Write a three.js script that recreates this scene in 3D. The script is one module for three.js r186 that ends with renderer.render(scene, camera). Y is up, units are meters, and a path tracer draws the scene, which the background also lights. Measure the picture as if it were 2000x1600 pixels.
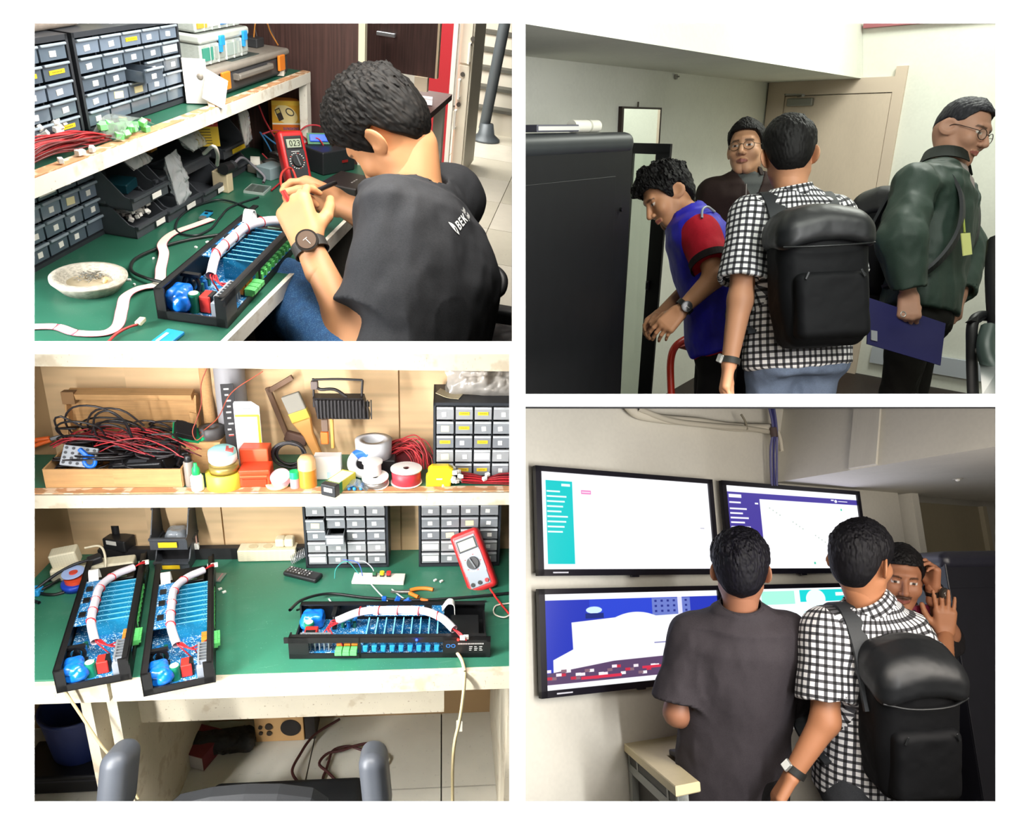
import * as THREE from 'three';
import { RoundedBoxGeometry } from 'three/addons/geometries/RoundedBoxGeometry.js';
import { mergeGeometries } from 'three/addons/utils/BufferGeometryUtils.js';
import { RectAreaLightUniformsLib } from 'three/addons/lights/RectAreaLightUniformsLib.js';

// ---------------------------------------------------------------- camera, lights, exposure
const F = 1400;                                   // focal length in pixels of the 2000 x 1600 frame
const scene = new THREE.Scene();
scene.background = new THREE.Color(0x000000);
const camera = new THREE.PerspectiveCamera(2 * Math.atan(800 / F) * 180 / Math.PI, 1.25, 0.05, 60);
camera.position.set(0, 0, 0); camera.lookAt(0, 0, -1);
const renderer = new THREE.WebGLRenderer({ antialias: true });
renderer.toneMapping = THREE.LinearToneMapping;
renderer.toneMappingExposure = 1.0;
renderer.shadowMap.enabled = true;
RectAreaLightUniformsLib.init();
function areaLight(color, intensity, w, h, pos, target) {
  const l = new THREE.RectAreaLight(color, intensity, w, h);
  l.position.set(...pos); l.lookAt(...target); scene.add(l); return l;
}
const LIGHTS = [
  // lamps at both sides of the display wall
  [0xffffff, 210, 0.1, 1.9, [-1.15, 0, -0.80], [0, 0, -0.9]], [0xffffff, 210, 0.1, 1.9, [1.15, 0, -0.80], [0, 0, -0.9]],
  // repair bench: daylight from above the bench front, and over the hall
  [0xfffaf2, 15, 0.5, 0.6, [-0.2, 0.8, -1.12], [-0.8, 0.3, -1.6]], [0xfffaf2, 5, 1.2, 0.6, [-0.7, 1.15, -1.05], [-0.5, 0.3, -1.6]], [0xfffaf2, 16, 1.0, 1.0, [-0.6, 2.3, -2.3], [-0.3, 1.0, -4.4]], [0xfffaf2, 14, 1.6, 1.0, [-0.7, 3.0, -3.8], [-0.3, 1.6, -4.8]],
  // office: ceiling lamp right of the bulkhead, and a weaker one nearer the viewer
  [0xfbfff4, 20, 0.9, 0.9, [2.2, 2.5, -2.9], [2.0, 0.5, -3.9]], [0xfbfff4, 11, 1.2, 0.6, [1.1, 1.35, -1.15], [1.5, 0.7, -3.0]],
  // bench front: lamp under the partition
  [0xfffaf4, 34, 0.8, 0.25, [-0.48, 0.068, -1.08], [-0.48, -0.7, -1.35]],
  // monitor room: lamp under the partition, and one at the right of the viewer
  [0xfff6ea, 9, 1.3, 1.2, [0.8, -0.002, -1.65], [0.8, -1, -1.9]], [0xfff6ea, 11, 0.6, 0.8, [1.7, -0.3, -1.4], [1.5, -0.7, -3.2]],
];
for (const a of LIGHTS) areaLight(...a);

// ---------------------------------------------------------------- rooms: four sets behind one white display wall
const V = (x, y, z) => new THREE.Vector3(x, y, z);
const DW = 0.9;                                   // distance of the display wall
class Room {
  constructor(r, o, s, planes) {
    this.m = new THREE.Matrix4().set(r[0], r[1], r[2], o[0] * s, r[3], r[4], r[5], o[1] * s, r[6], r[7], r[8], o[2] * s, 0, 0, 0, 1);
    this.inv = this.m.clone().invert(); this.q = new THREE.Quaternion().setFromRotationMatrix(this.m);
    this.X = V(r[0], r[3], r[6]); this.Y = V(r[1], r[4], r[7]); this.Z = V(r[2], r[5], r[8]); this.s = s; this.planes = planes;
  }
  w(x, y, z) { return V(x, y, z).applyMatrix4(this.m); }
  l(v) { return v.clone().applyMatrix4(this.inv); }
  hit(px, py, ax, val) {                          // where the sight line of a picture point meets a plane of the room
    const o = V(0, 0, 0).applyMatrix4(this.inv), d = V((px - 1000) / F, (800 - py) / F, -1).transformDirection(this.inv);
    const t = (val - o[ax]) / d[ax]; return V(o.x + d.x * t, o.y + d.y * t, o.z + d.z * t);
  }
  px(x, y, z) { const p = this.w(x, y, z); return [1000 + F * p.x / -p.z, 800 - F * p.y / -p.z, -p.z]; }
}
const ray = (px, py, d) => V((px - 1000) / F * d, (800 - py) / F * d, -d);
const KS = 121 / 1400, HS = 0.0078;
const PL = (x, y, z, c) => new THREE.Plane(V(x, y, z).normalize(), c);
const NEAR = PL(0, 0, -1, -0.93);
const R1 = new Room([0.11798, 0.12597, 0.98499, 0.53173, 0.82972, -0.16980, -0.83865, 0.54379, 0.03090], [-0.43607, 0.31286, -1.5], 1, [NEAR, PL(-1, 0, 0, -0.001), PL(0, 1, KS, -HS)]);
const R2 = new Room([0.63143, -0.00943, 0.77538, 0.28734, 0.93159, -0.22267, -0.72023, 0.36340, 0.59094], [1.64943, 2.09629, -4.6], 1.08, [NEAR, PL(1, 0, 0, -0.0178), PL(0, 1, 0, -0.0202)]);
const R3 = new Room([0.99516, 0.03823, 0.09049, -0.00535, 0.94088, -0.33870, -0.09809, 0.33658, 0.93653], [-0.43643, -0.47729, -1.3], 1.2308, [NEAR, PL(-1, 0, 0, -0.001), PL(0, -1, -KS, -HS)]);
const R4 = new Room([0.86366, -0.01845, 0.50374, -0.10648, 0.97010, 0.21809, -0.49271, -0.24199, 0.83587], [1.70486, -0.41657, -3.6], 1.05, [NEAR, PL(1, 0, 0, -0.0178), PL(0, -1, 0, 0.0036)]);

// ---------------------------------------------------------------- small tools
let seed = 7; const rnd = () => { seed = (seed * 1664525 + 1013904223) >>> 0; return seed / 4294967296; };
const rr = (a, b) => a + (b - a) * rnd();
const clamp = (v, a, b) => Math.min(b, Math.max(a, v)), mix = (a, b, t) => a + (b - a) * t;
const sstep = (a, b, v) => { const t = clamp((v - a) / (b - a), 0, 1); return t * t * (3 - 2 * t); };
function hash(i, j, k) { let h = (i * 374761393 + j * 668265263 + k * 2147483647) | 0; h = Math.imul(h ^ (h >>> 13), 1274126177); h ^= h >>> 16; return (h >>> 0) / 4294967296; }
function vn3(x, y, z) {
  const i = Math.floor(x), j = Math.floor(y), k = Math.floor(z), u = x - i, v = y - j, w = z - k;
  const a = u * u * (3 - 2 * u), b = v * v * (3 - 2 * v), c = w * w * (3 - 2 * w), L = (p, q, t) => p + (q - p) * t;
  return L(L(L(hash(i, j, k), hash(i + 1, j, k), a), L(hash(i, j + 1, k), hash(i + 1, j + 1, k), a), b),
    L(L(hash(i, j, k + 1), hash(i + 1, j, k + 1), a), L(hash(i, j + 1, k + 1), hash(i + 1, j + 1, k + 1), a), b), c);
}
const fb3 = (x, y, z) => vn3(x, y, z) * 0.57 + vn3(x * 2.1 + 5, y * 2.1, z * 2.1) * 0.29 + vn3(x * 4.3, y * 4.3 + 9, z * 4.3) * 0.14;
function pn(x, y, p, s = 0) {                     // value noise that repeats after p cells
  const i = Math.floor(x), j = Math.floor(y), u = x - i, v = y - j, a = u * u * (3 - 2 * u), b = v * v * (3 - 2 * v), M = (n) => ((n % p) + p) % p;
  return mix(mix(hash(M(i), M(j), s), hash(M(i + 1), M(j), s), a), mix(hash(M(i), M(j + 1), s), hash(M(i + 1), M(j + 1), s), a), b);
}
function dtex(n, fn, metres, srgb = true, h = n) {   // fn(u, v) -> [r, g, b] in 0..1
  const d = new Uint8Array(n * h * 4);
  for (let j = 0; j < h; j++) for (let i = 0; i < n; i++) { const c = fn(i / n, j / h), k = (j * n + i) * 4; for (let q = 0; q < 3; q++) d[k + q] = clamp(c[q], 0, 1) * 255; d[k + 3] = 255; }
  const t = new THREE.DataTexture(d, n, h); t.wrapS = t.wrapT = THREE.RepeatWrapping; t.magFilter = THREE.LinearFilter; t.minFilter = THREE.LinearMipmapLinearFilter; t.generateMipmaps = true;
  if (srgb) t.colorSpace = THREE.SRGBColorSpace; if (metres) t.repeat.set(1 / metres, 1 / metres); t.needsUpdate = true; return t;
}
function ctex(w, h, draw) {
  const c = document.createElement('canvas'); c.width = w; c.height = h; const g = c.getContext('2d'); draw(g, w, h);
  const t = new THREE.CanvasTexture(c); t.colorSpace = THREE.SRGBColorSpace; t.magFilter = THREE.LinearFilter; return t;
}
const hexa = (h) => [((h >> 16) & 255) / 255, ((h >> 8) & 255) / 255, (h & 255) / 255];
const mcache = new Map();
function M(color, rough = 0.7, o = {}) {
  const key = color + '|' + rough + '|' + Object.entries(o).map(([k, v]) => k + ':' + (v && v.uuid ? v.uuid : v)).join(',');
  if (!mcache.has(key)) mcache.set(key, new THREE.MeshPhysicalMaterial({ color, roughness: rough, ...o }));
  return mcache.get(key);
}
// geometry makers
const box = (w, h, d, r = 0) => r > 0 ? new RoundedBoxGeometry(w, h, d, 2, Math.min(r, w / 2.01, h / 2.01, d / 2.01)) : new THREE.BoxGeometry(w, h, d);
const cyl = (r, h, s = 20, r2 = r) => new THREE.CylinderGeometry(r2, r, h, s);
const lathe = (pts, s = 28) => new THREE.LatheGeometry(pts.map((p) => new THREE.Vector2(p[0], p[1])), s);
const curve = (pts) => new THREE.CatmullRomCurve3(pts.map((p) => p.isVector3 ? p : V(...p)), false, 'centripetal');
const tube = (pts, r, seg = 0, rs = 7) => new THREE.TubeGeometry(curve(pts), seg || Math.max(6, pts.length * 5), r, rs);
function ext(pts, depth, bevel = 0) {             // outline in x,y, thickness along z (centred)
  const s = new THREE.Shape(pts.map((p) => new THREE.Vector2(p[0], p[1])));
  const g = new THREE.ExtrudeGeometry(s, { depth: depth - 2 * bevel, bevelEnabled: bevel > 0, bevelSize: bevel, bevelThickness: bevel, bevelSegments: 1, bevelOffset: -bevel, curveSegments: 8 });
  g.translate(0, 0, -(depth - 2 * bevel) / 2); return g;
}
function strip(pts, side, w, t) {                 // a flat band along a curve; side: its width direction (one vector or one for each point)
  const c = curve(pts), n = Math.max(12, pts.length * 7), pos = [], uv = [], idx = []; const sides = Array.isArray(side) ? side : [side];
  const len = c.getLength();
  for (let i = 0; i <= n; i++) {
    const f = i / n, p = c.getPoint(f), tg = c.getTangent(f).normalize(), k = f * (sides.length - 1), a = Math.floor(k);
    const sd = sides[a].clone().lerp(sides[Math.min(a + 1, sides.length - 1)], k - a); sd.addScaledVector(tg, -sd.dot(tg)).normalize();
    const nm = V().crossVectors(tg, sd).normalize();
    for (const [x, y] of [[-1, -1], [1, -1], [1, 1], [-1, 1]]) { const q = p.clone().addScaledVector(sd, x * w / 2).addScaledVector(nm, y * t / 2); pos.push(q.x, q.y, q.z); uv.push(x * w / 2, f * len); }
  }
  for (let i = 0; i < n; i++) for (let k = 0; k < 4; k++) { const a = i * 4 + k, b = i * 4 + (k + 1) % 4, e = a + 4, d = b + 4; idx.push(a, e, b, b, e, d); }
  const e = n * 4; idx.push(0, 1, 2, 0, 2, 3, e, e + 2, e + 1, e, e + 3, e + 2);
  const g = new THREE.BufferGeometry(); g.setAttribute('position', new THREE.Float32BufferAttribute(pos, 3)); g.setAttribute('uv', new THREE.Float32BufferAttribute(uv, 2)); g.setIndex(idx);
  const ni = g.toNonIndexed(); ni.computeVertexNormals(); return ni;
}
function muv(g0) {                                // uv in metres, laid on from the side that each face points to
  const g = g0.index ? g0.toNonIndexed() : g0, p = g.attributes.position, n = g.attributes.normal, uv = new Float32Array(p.count * 2);
  for (let t = 0; t < p.count; t += 3) {
    let x = 0, y = 0, z = 0; for (let k = 0; k < 3; k++) { x += Math.abs(n.getX(t + k)); y += Math.abs(n.getY(t + k)); z += Math.abs(n.getZ(t + k)); }
    for (let k = 0; k < 3; k++) { const i = t + k; const a = x >= y && x >= z ? [p.getZ(i), p.getY(i)] : y >= z ? [p.getX(i), p.getZ(i)] : [p.getX(i), p.getY(i)]; uv[i * 2] = a[0]; uv[i * 2 + 1] = a[1]; }
  }
  g.setAttribute('uv', new THREE.BufferAttribute(uv, 2)); return g;
}
const at = (g, x = 0, y = 0, z = 0, rx = 0, ry = 0, rz = 0) => { g.applyMatrix4(new THREE.Matrix4().compose(V(x, y, z), new THREE.Quaternion().setFromEuler(new THREE.Euler(rx, ry, rz)), V(1, 1, 1))); return g; };
function merge(list) {
  return mergeGeometries(list.map((g) => { const q = g.index ? g.toNonIndexed() : g.clone(); for (const k of Object.keys(q.attributes)) if (!['position', 'normal', 'uv'].includes(k)) q.deleteAttribute(k); if (!q.attributes.uv) q.setAttribute('uv', new THREE.Float32BufferAttribute(new Float32Array(q.attributes.position.count * 2), 2)); return q; }));
}
// things
const taken = new Map(), all = [];
function numbered(n) { const k = taken.get(n) ?? 0; taken.set(n, k + 1); return k ? n + '_' + String(k).padStart(3, '0') : n; }
function tag(o, room, label, category, group) { o.userData.label = label; o.userData.category = category; if (group) o.userData.group = group; all.push([o, room]); scene.add(o); return o; }
function thing(room, name, label, category, p = [0, 0, 0], yaw = 0, group = null, tilt = null) {
  const o = new THREE.Group(); o.name = numbered(name);
  const lq = tilt ? new THREE.Quaternion().setFromEuler(new THREE.Euler(tilt[0], yaw, tilt[1], 'YXZ')) : new THREE.Quaternion().setFromAxisAngle(V(0, 1, 0), yaw);
  const P = p.isVector3 ? p : V(...p); o.position.copy(P.clone().applyMatrix4(room.m)); o.quaternion.copy(room.q).multiply(lq);
  return tag(o, room, label, category, group);
}
function part(parent, name, g, m, x = 0, y = 0, z = 0, rx = 0, ry = 0, rz = 0) {
  const o = new THREE.Mesh(g, m); o.name = name; o.position.set(x, y, z); o.rotation.set(rx, ry, rz); parent.add(o); return o;
}
function single(room, name, label, category, g, m, p = [0, 0, 0], yaw = 0, group = null, tilt = null) {   // a thing that is one mesh
  const t = thing(room, name, label, category, p, yaw, group, tilt); const o = new THREE.Mesh(g, m); o.name = t.name; o.position.copy(t.position); o.quaternion.copy(t.quaternion); o.userData = t.userData;
  scene.remove(t); all[all.length - 1][0] = o; scene.add(o); return o;
}
function struct(room, name, g, m, p = [0, 0, 0], rx = 0, ry = 0, rz = 0) {
  const o = new THREE.Mesh(g, m); o.name = numbered(name); o.userData.kind = 'structure';
  if (room) { o.position.copy(V(...p).applyMatrix4(room.m)); o.quaternion.copy(room.q).multiply(new THREE.Quaternion().setFromEuler(new THREE.Euler(rx, ry, rz))); } else { o.position.set(...p); o.rotation.set(rx, ry, rz); }
  scene.add(o); all.push([o, room]); return o;
}
function another(room, src, label, p, yaw, tilt) {
  const o = src.clone(); o.name = numbered(src.name.replace(/_\d{3}$/, '')); o.userData = { ...src.userData, label };
  const lq = tilt ? new THREE.Quaternion().setFromEuler(new THREE.Euler(tilt[0], yaw, tilt[1], 'YXZ')) : new THREE.Quaternion().setFromAxisAngle(V(0, 1, 0), yaw);
  o.position.copy((p.isVector3 ? p.clone() : V(...p)).applyMatrix4(room.m)); o.quaternion.copy(room.q).multiply(lq); scene.add(o); all.push([o, room]); return o;
}
// cut a mesh off at the partition between two rooms
function clipMesh(o, planes) {
  o.updateWorldMatrix(true, false); const inv = o.matrixWorld.clone().invert(); let g = o.geometry; g.computeBoundingBox();
  const bb = g.boundingBox.clone();
  for (const pw of planes) {
    const p = pw.clone().applyMatrix4(inv), c = [];
    for (const x of [bb.min.x, bb.max.x]) for (const y of [bb.min.y, bb.max.y]) for (const z of [bb.min.z, bb.max.z]) c.push(p.distanceToPoint(V(x, y, z)));
    if (Math.min(...c) >= 0) continue; if (Math.max(...c) <= 0) return false;
    const s = g.index ? g.toNonIndexed() : g, names = Object.keys(s.attributes), out = {}; for (const n of names) out[n] = [];
    const cnt = s.attributes.position.count, rd = (i) => { const v = {}; for (const n of names) { const a = s.attributes[n]; v[n] = []; for (let k = 0; k < a.itemSize; k++) v[n].push(a.array[i * a.itemSize + k]); } return v; };
    const pos = s.attributes.position.array, nn = p.normal;
    const dist = (i) => pos[i * 3] * nn.x + pos[i * 3 + 1] * nn.y + pos[i * 3 + 2] * nn.z + p.constant;
    for (let t = 0; t < cnt; t += 3) {
      const d = [dist(t), dist(t + 1), dist(t + 2)]; if (d[0] < 0 && d[1] < 0 && d[2] < 0) continue;
      const v = [rd(t), rd(t + 1), rd(t + 2)]; let poly = [];
      if (d[0] >= 0 && d[1] >= 0 && d[2] >= 0) poly = v; else for (let k = 0; k < 3; k++) {
        const a = v[k], b = v[(k + 1) % 3], da = d[k], db = d[(k + 1) % 3]; if (da >= 0) poly.push(a);
        if ((da >= 0) !== (db >= 0)) { const f = da / (da - db), q = {}; for (const n of names) q[n] = a[n].map((x, i) => x + (b[n][i] - x) * f); poly.push(q); }
      }
      for (let k = 1; k + 1 < poly.length; k++) for (const q of [poly[0], poly[k], poly[k + 1]]) for (const n of names) out[n].push(...q[n]);
    }
    if (!out.position.length) return false;
    const ng = new THREE.BufferGeometry(); for (const n of names) ng.setAttribute(n, new THREE.Float32BufferAttribute(out[n], s.attributes[n].itemSize)); g = ng;
  }
  o.geometry = g; return true;
}
function finish() {
  for (const [o, room] of all) {
    if (room) { const drop = []; o.updateMatrixWorld(true); o.traverse((m) => { if (m.isMesh && !m.isInstancedMesh && !clipMesh(m, room.planes)) drop.push(m); }); for (const m of drop) { if (m === o) scene.remove(o); else m.parent.remove(m); } let any = false; o.traverse((m) => { if (m.isMesh) any = true; }); if (!any) scene.remove(o); }
    o.traverse((m) => { if (m.isMesh) { m.castShadow = true; m.receiveShadow = true; } });
  }
}
// ---------------------------------------------------------------- surface textures
const fbm = (u, v, p, s = 0) => pn(u * p, v * p, p, s) * 0.5 + pn(u * p * 2, v * p * 2, p * 2, s + 1) * 0.27 + pn(u * p * 4, v * p * 4, p * 4, s + 2) * 0.15 + pn(u * p * 8, v * p * 8, p * 8, s + 3) * 0.08;
const tint = (h, k) => hexa(h).map((c) => c * k);
const mixc = (a, b, t) => a.map((x, i) => mix(x, b[i], t));
const T = {};
T.green = dtex(1024, (u, v) => {                  // green laminate with scratches, dust specks and smudges
  let c = tint(0x34765e, 0.93 + 0.14 * fbm(u, v, 6, 3)); const sm = fbm(u, v, 5, 40);
  c = mixc(c, hexa(0x6f8f7c), sstep(0.56, 0.8, sm) * 0.4 * (0.4 + pn(u * 90, v * 90, 90, 9)));
  const sc = pn(u * 9 + v * 23, v * 300 + u * 60, 300, 21); if (sc > 0.972) c = mixc(c, hexa(0x9db8a6), 0.5);
  if (pn(u * 330, v * 330, 330, 5) > 0.965) c = mixc(c, hexa(0xc6d2c6), 0.55); return c;
}, 0.6);
T.paint = dtex(512, (u, v) => {                   // off-white paint, chipped and soiled
  let c = tint(0xe9e5d8, 0.95 + 0.06 * fbm(u, v, 7, 1)); const w = fbm(u, v, 9, 14);
  c = mixc(c, hexa(0xa9967c), sstep(0.62, 0.8, w) * 0.35); if (pn(u * 120, v * 40, 40, 3) > 0.94) c = mixc(c, hexa(0x7c6a58), 0.4); return c;
}, 0.35);
T.rawedge = dtex(512, (u, v) => { let c = tint(0xb98a62, 0.85 + 0.3 * fbm(u, v, 8, 2)); return mixc(c, hexa(0xe6d5bd), sstep(0.52, 0.66, fbm(u, v, 12, 8)) * 0.8); }, 0.3);
T.darkwood = dtex(512, (u, v) => tint(0x4a3430, 0.78 + 0.34 * pn(u * 160 + 2 * fbm(u, v, 3, 6), v * 5, 160, 2) + 0.14 * fbm(u, v, 12, 4)), 0.5);
T.ply = dtex(512, (u, v) => tint(0xd9b98e, 0.9 + 0.12 * pn(u * 4 + fbm(u, v, 4, 3) * 1.5, v * 70, 70, 1) + 0.07 * fbm(u, v, 6, 2)), 0.7);
T.card = dtex(256, (u, v) => tint(0xb58c5c, 0.9 + 0.1 * pn(u * 4, v * 90, 90, 1) + 0.1 * fbm(u, v, 9, 2)), 0.25);
T.wall = dtex(512, (u, v) => { const k = 0.95 + 0.06 * fbm(u, v, 5, 3) + 0.02 * pn(u * 120, v * 120, 120, 7); return [k, k, k]; }, 1.2);
T.tile = dtex(256, (u, v) => tint(0xd9d4c6, 0.95 + 0.06 * fbm(u, v, 8, 2) - 0.05 * (pn(u * 60, v * 60, 60, 3) > 0.93 ? 1 : 0)), 0.5);
T.cloth = dtex(256, (u, v) => { const k = 0.82 + 0.2 * pn(u * 64, v * 128, 128, 4) + 0.06 * fbm(u, v, 8, 1); return [k, k, k]; }, 0.08);
T.denim = dtex(256, (u, v) => mixc(tint(0x2a5a8e, 0.75 + 0.35 * fbm(u, v, 6, 3)), hexa(0x9cc0df), 0.35 * sstep(0.5, 0.9, pn((u + v) * 64, (v - u) * 64, 64, 2))), 0.09);
T.weave = dtex(128, (u, v) => { const k = 0.5 + 0.5 * Math.sin(u * 64 * 6.283) * Math.sin(v * 64 * 6.283); return [k, k, k]; }, 0.06, false);
T.plaid = dtex(128, (u, v) => {                   // black and white gingham
  const a = Math.abs(u - 0.5) < 0.2, b = Math.abs(v - 0.5) < 0.2; const n = 0.94 + 0.06 * pn(u * 32, v * 32, 32, 1);
  return a && b ? [0.045, 0.045, 0.05] : a || b ? [0.3 * n, 0.3 * n, 0.32 * n] : [0.9 * n, 0.9 * n, 0.9 * n];
}, 0.0225);
T.pcb = dtex(256, (u, v) => {                     // blue board with white print and pads
  let c = tint(0x1877b4, 0.85 + 0.25 * fbm(u, v, 5, 2)); if (pn(u * 44, v * 44, 44, 5) > 0.74) c = hexa(0xd9e8ee); else if (pn(u * 60, v * 22, 60, 8) > 0.8) c = hexa(0x0d4d7c); if (pn(u * 70, v * 70, 70, 11) > 0.92) c = hexa(0x2c2c30); return c;
}, 0.09);
T.pcbplain = dtex(128, (u, v) => { let c = tint(0x1789b8, 0.85 + 0.25 * fbm(u, v, 5, 2)); if (pn(u * 40, v * 40, 40, 5) > 0.9) c = hexa(0xcfe2ea); return c; }, 0.06);
T.plastic = dtex(128, (u, v) => { const k = 0.9 + 0.14 * fbm(u, v, 6, 3); return [k, k, k]; }, 0.2);
T.marble = dtex(256, (u, v) => tint(0xb9b2a4, 0.7 + 0.5 * fbm(u, v, 6, 3)), 0.1);

// ---------------------------------------------------------------- the display wall with its four openings, and the partitions behind it
const white = M(0xffffff, 0.9), px0 = DW / F;
{
  const s = new THREE.Shape([[-1400, -1150], [1400, -1150], [1400, 1150], [-1400, 1150]].map((p) => new THREE.Vector2(p[0] * px0, p[1] * px0)));
  for (const [x0, y0, x1, y1] of [[65, 44, 1000, 666.5], [1026.5, 44, 1946.5, 769.5], [65, 691.5, 994.5, 1567.5], [1026.5, 794.5, 1946.5, 1567.5]])
    s.holes.push(new THREE.Path([[x0, y0], [x0, y1], [x1, y1], [x1, y0]].map(([x, y]) => new THREE.Vector2((x - 1000) * px0, (800 - y) * px0))));
  struct(null, 'wall_front', new THREE.ExtrudeGeometry(s, { depth: 0.002, bevelEnabled: false }), white, [0, 0, -DW - 0.002]);
}
const partM = M(0x24231f, 0.95);
struct(null, 'wall_partition', box(0.016, 5, 5.6), partM, [0.0085, 0, -DW - 2.81]);
struct(null, 'trim_1', box(4.2, 0.015, 5.6), partM, [2.12, 0.012, -DW - 2.81]);
struct(null, 'trim_2', box(3.6, 0.0148, 2.6), partM, [-1.8, KS * (DW + 1.31), -DW - 1.31], Math.atan(KS) * 1, 0, 0);
const shellM = M(0xb9b4aa, 0.95);
struct(null, 'wall_left', box(0.1, 7.2, 7.8), shellM, [-4.25, 0, -3.4]);
struct(null, 'wall_right', box(0.1, 7.2, 7.8), shellM, [4.25, 0, -3.4]);
struct(null, 'ceiling', box(8.6, 0.1, 7.8), shellM, [0, 3.65, -3.4]);
struct(null, 'floor', box(8.6, 0.1, 7.8), shellM, [0, -3.65, -3.4]);
struct(null, 'wall_back', box(8.6, 7.2, 0.1), shellM, [0, 0, -7.25]);

// ---------------------------------------------------------------- upper left: the repair bench and the hall behind it
const G1 = M(0xcfcfcf, 0.38, { map: T.green }), PAINT = M(0xffffff, 0.6, { map: T.paint }), RAW = M(0xffffff, 0.8, { map: T.rawedge }), DARKWOOD = M(0xffffff, 0.5, { map: T.darkwood });
const FL1 = -0.6;
{
  const b = thing(R1, 'workbench', 'long repair bench with green top, cream edge and a raised green shelf', 'workbench');
  part(b, 'tabletop', muv(at(box(1.55, 0.025, 0.6), -0.02, -0.0125, -0.302)), G1);
  part(b, 'edge_strip', muv(at(box(1.55, 0.03, 0.009), -0.02, -0.0145, 0.0035)), PAINT);
  part(b, 'leg', muv(at(box(0.05, 0.57, 0.04), 0.66, -0.31, -0.03)), PAINT);
  part(b, 'leg', muv(at(box(0.05, 0.57, 0.04), 0.66, -0.31, -0.55)), PAINT);
  part(b, 'side_panel', muv(at(box(0.02, 0.5, 0.5), 0.62, -0.3, -0.3)), M(0xb9b6ac, 0.6, { map: T.wall }));
  part(b, 'back_panel', muv(at(box(1.2, 0.55, 0.02), 0.1, -0.31, -0.57)), M(0xb9b6ac, 0.6, { map: T.wall }));
  const s = part(b, 'shelf_board', muv(at(box(1.2, 0.018, 0.34), 0.094, 0.233, -0.41)), G1);
  part(s, 'shelf_edge', muv(at(box(1.2, 0.026, 0.012), 0.094, 0.229, -0.236)), PAINT);
  part(s, 'worn_rim', muv(at(box(1.2, 0.003, 0.02), 0.094, 0.2425, -0.241)), RAW);
  part(b, 'post', muv(at(box(0.028, 0.243, 0.022), 0.682, 0.12, -0.243)), PAINT);
  part(b, 'post', muv(at(box(0.028, 0.243, 0.022), 0.682, 0.12, -0.56)), PAINT);
}
struct(R1, 'wall_bench', muv(box(1.6, 1.5, 0.03)), M(0x7d6a5a, 0.8, { map: T.wall }), [-0.05, 0.15, -0.62]);
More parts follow.
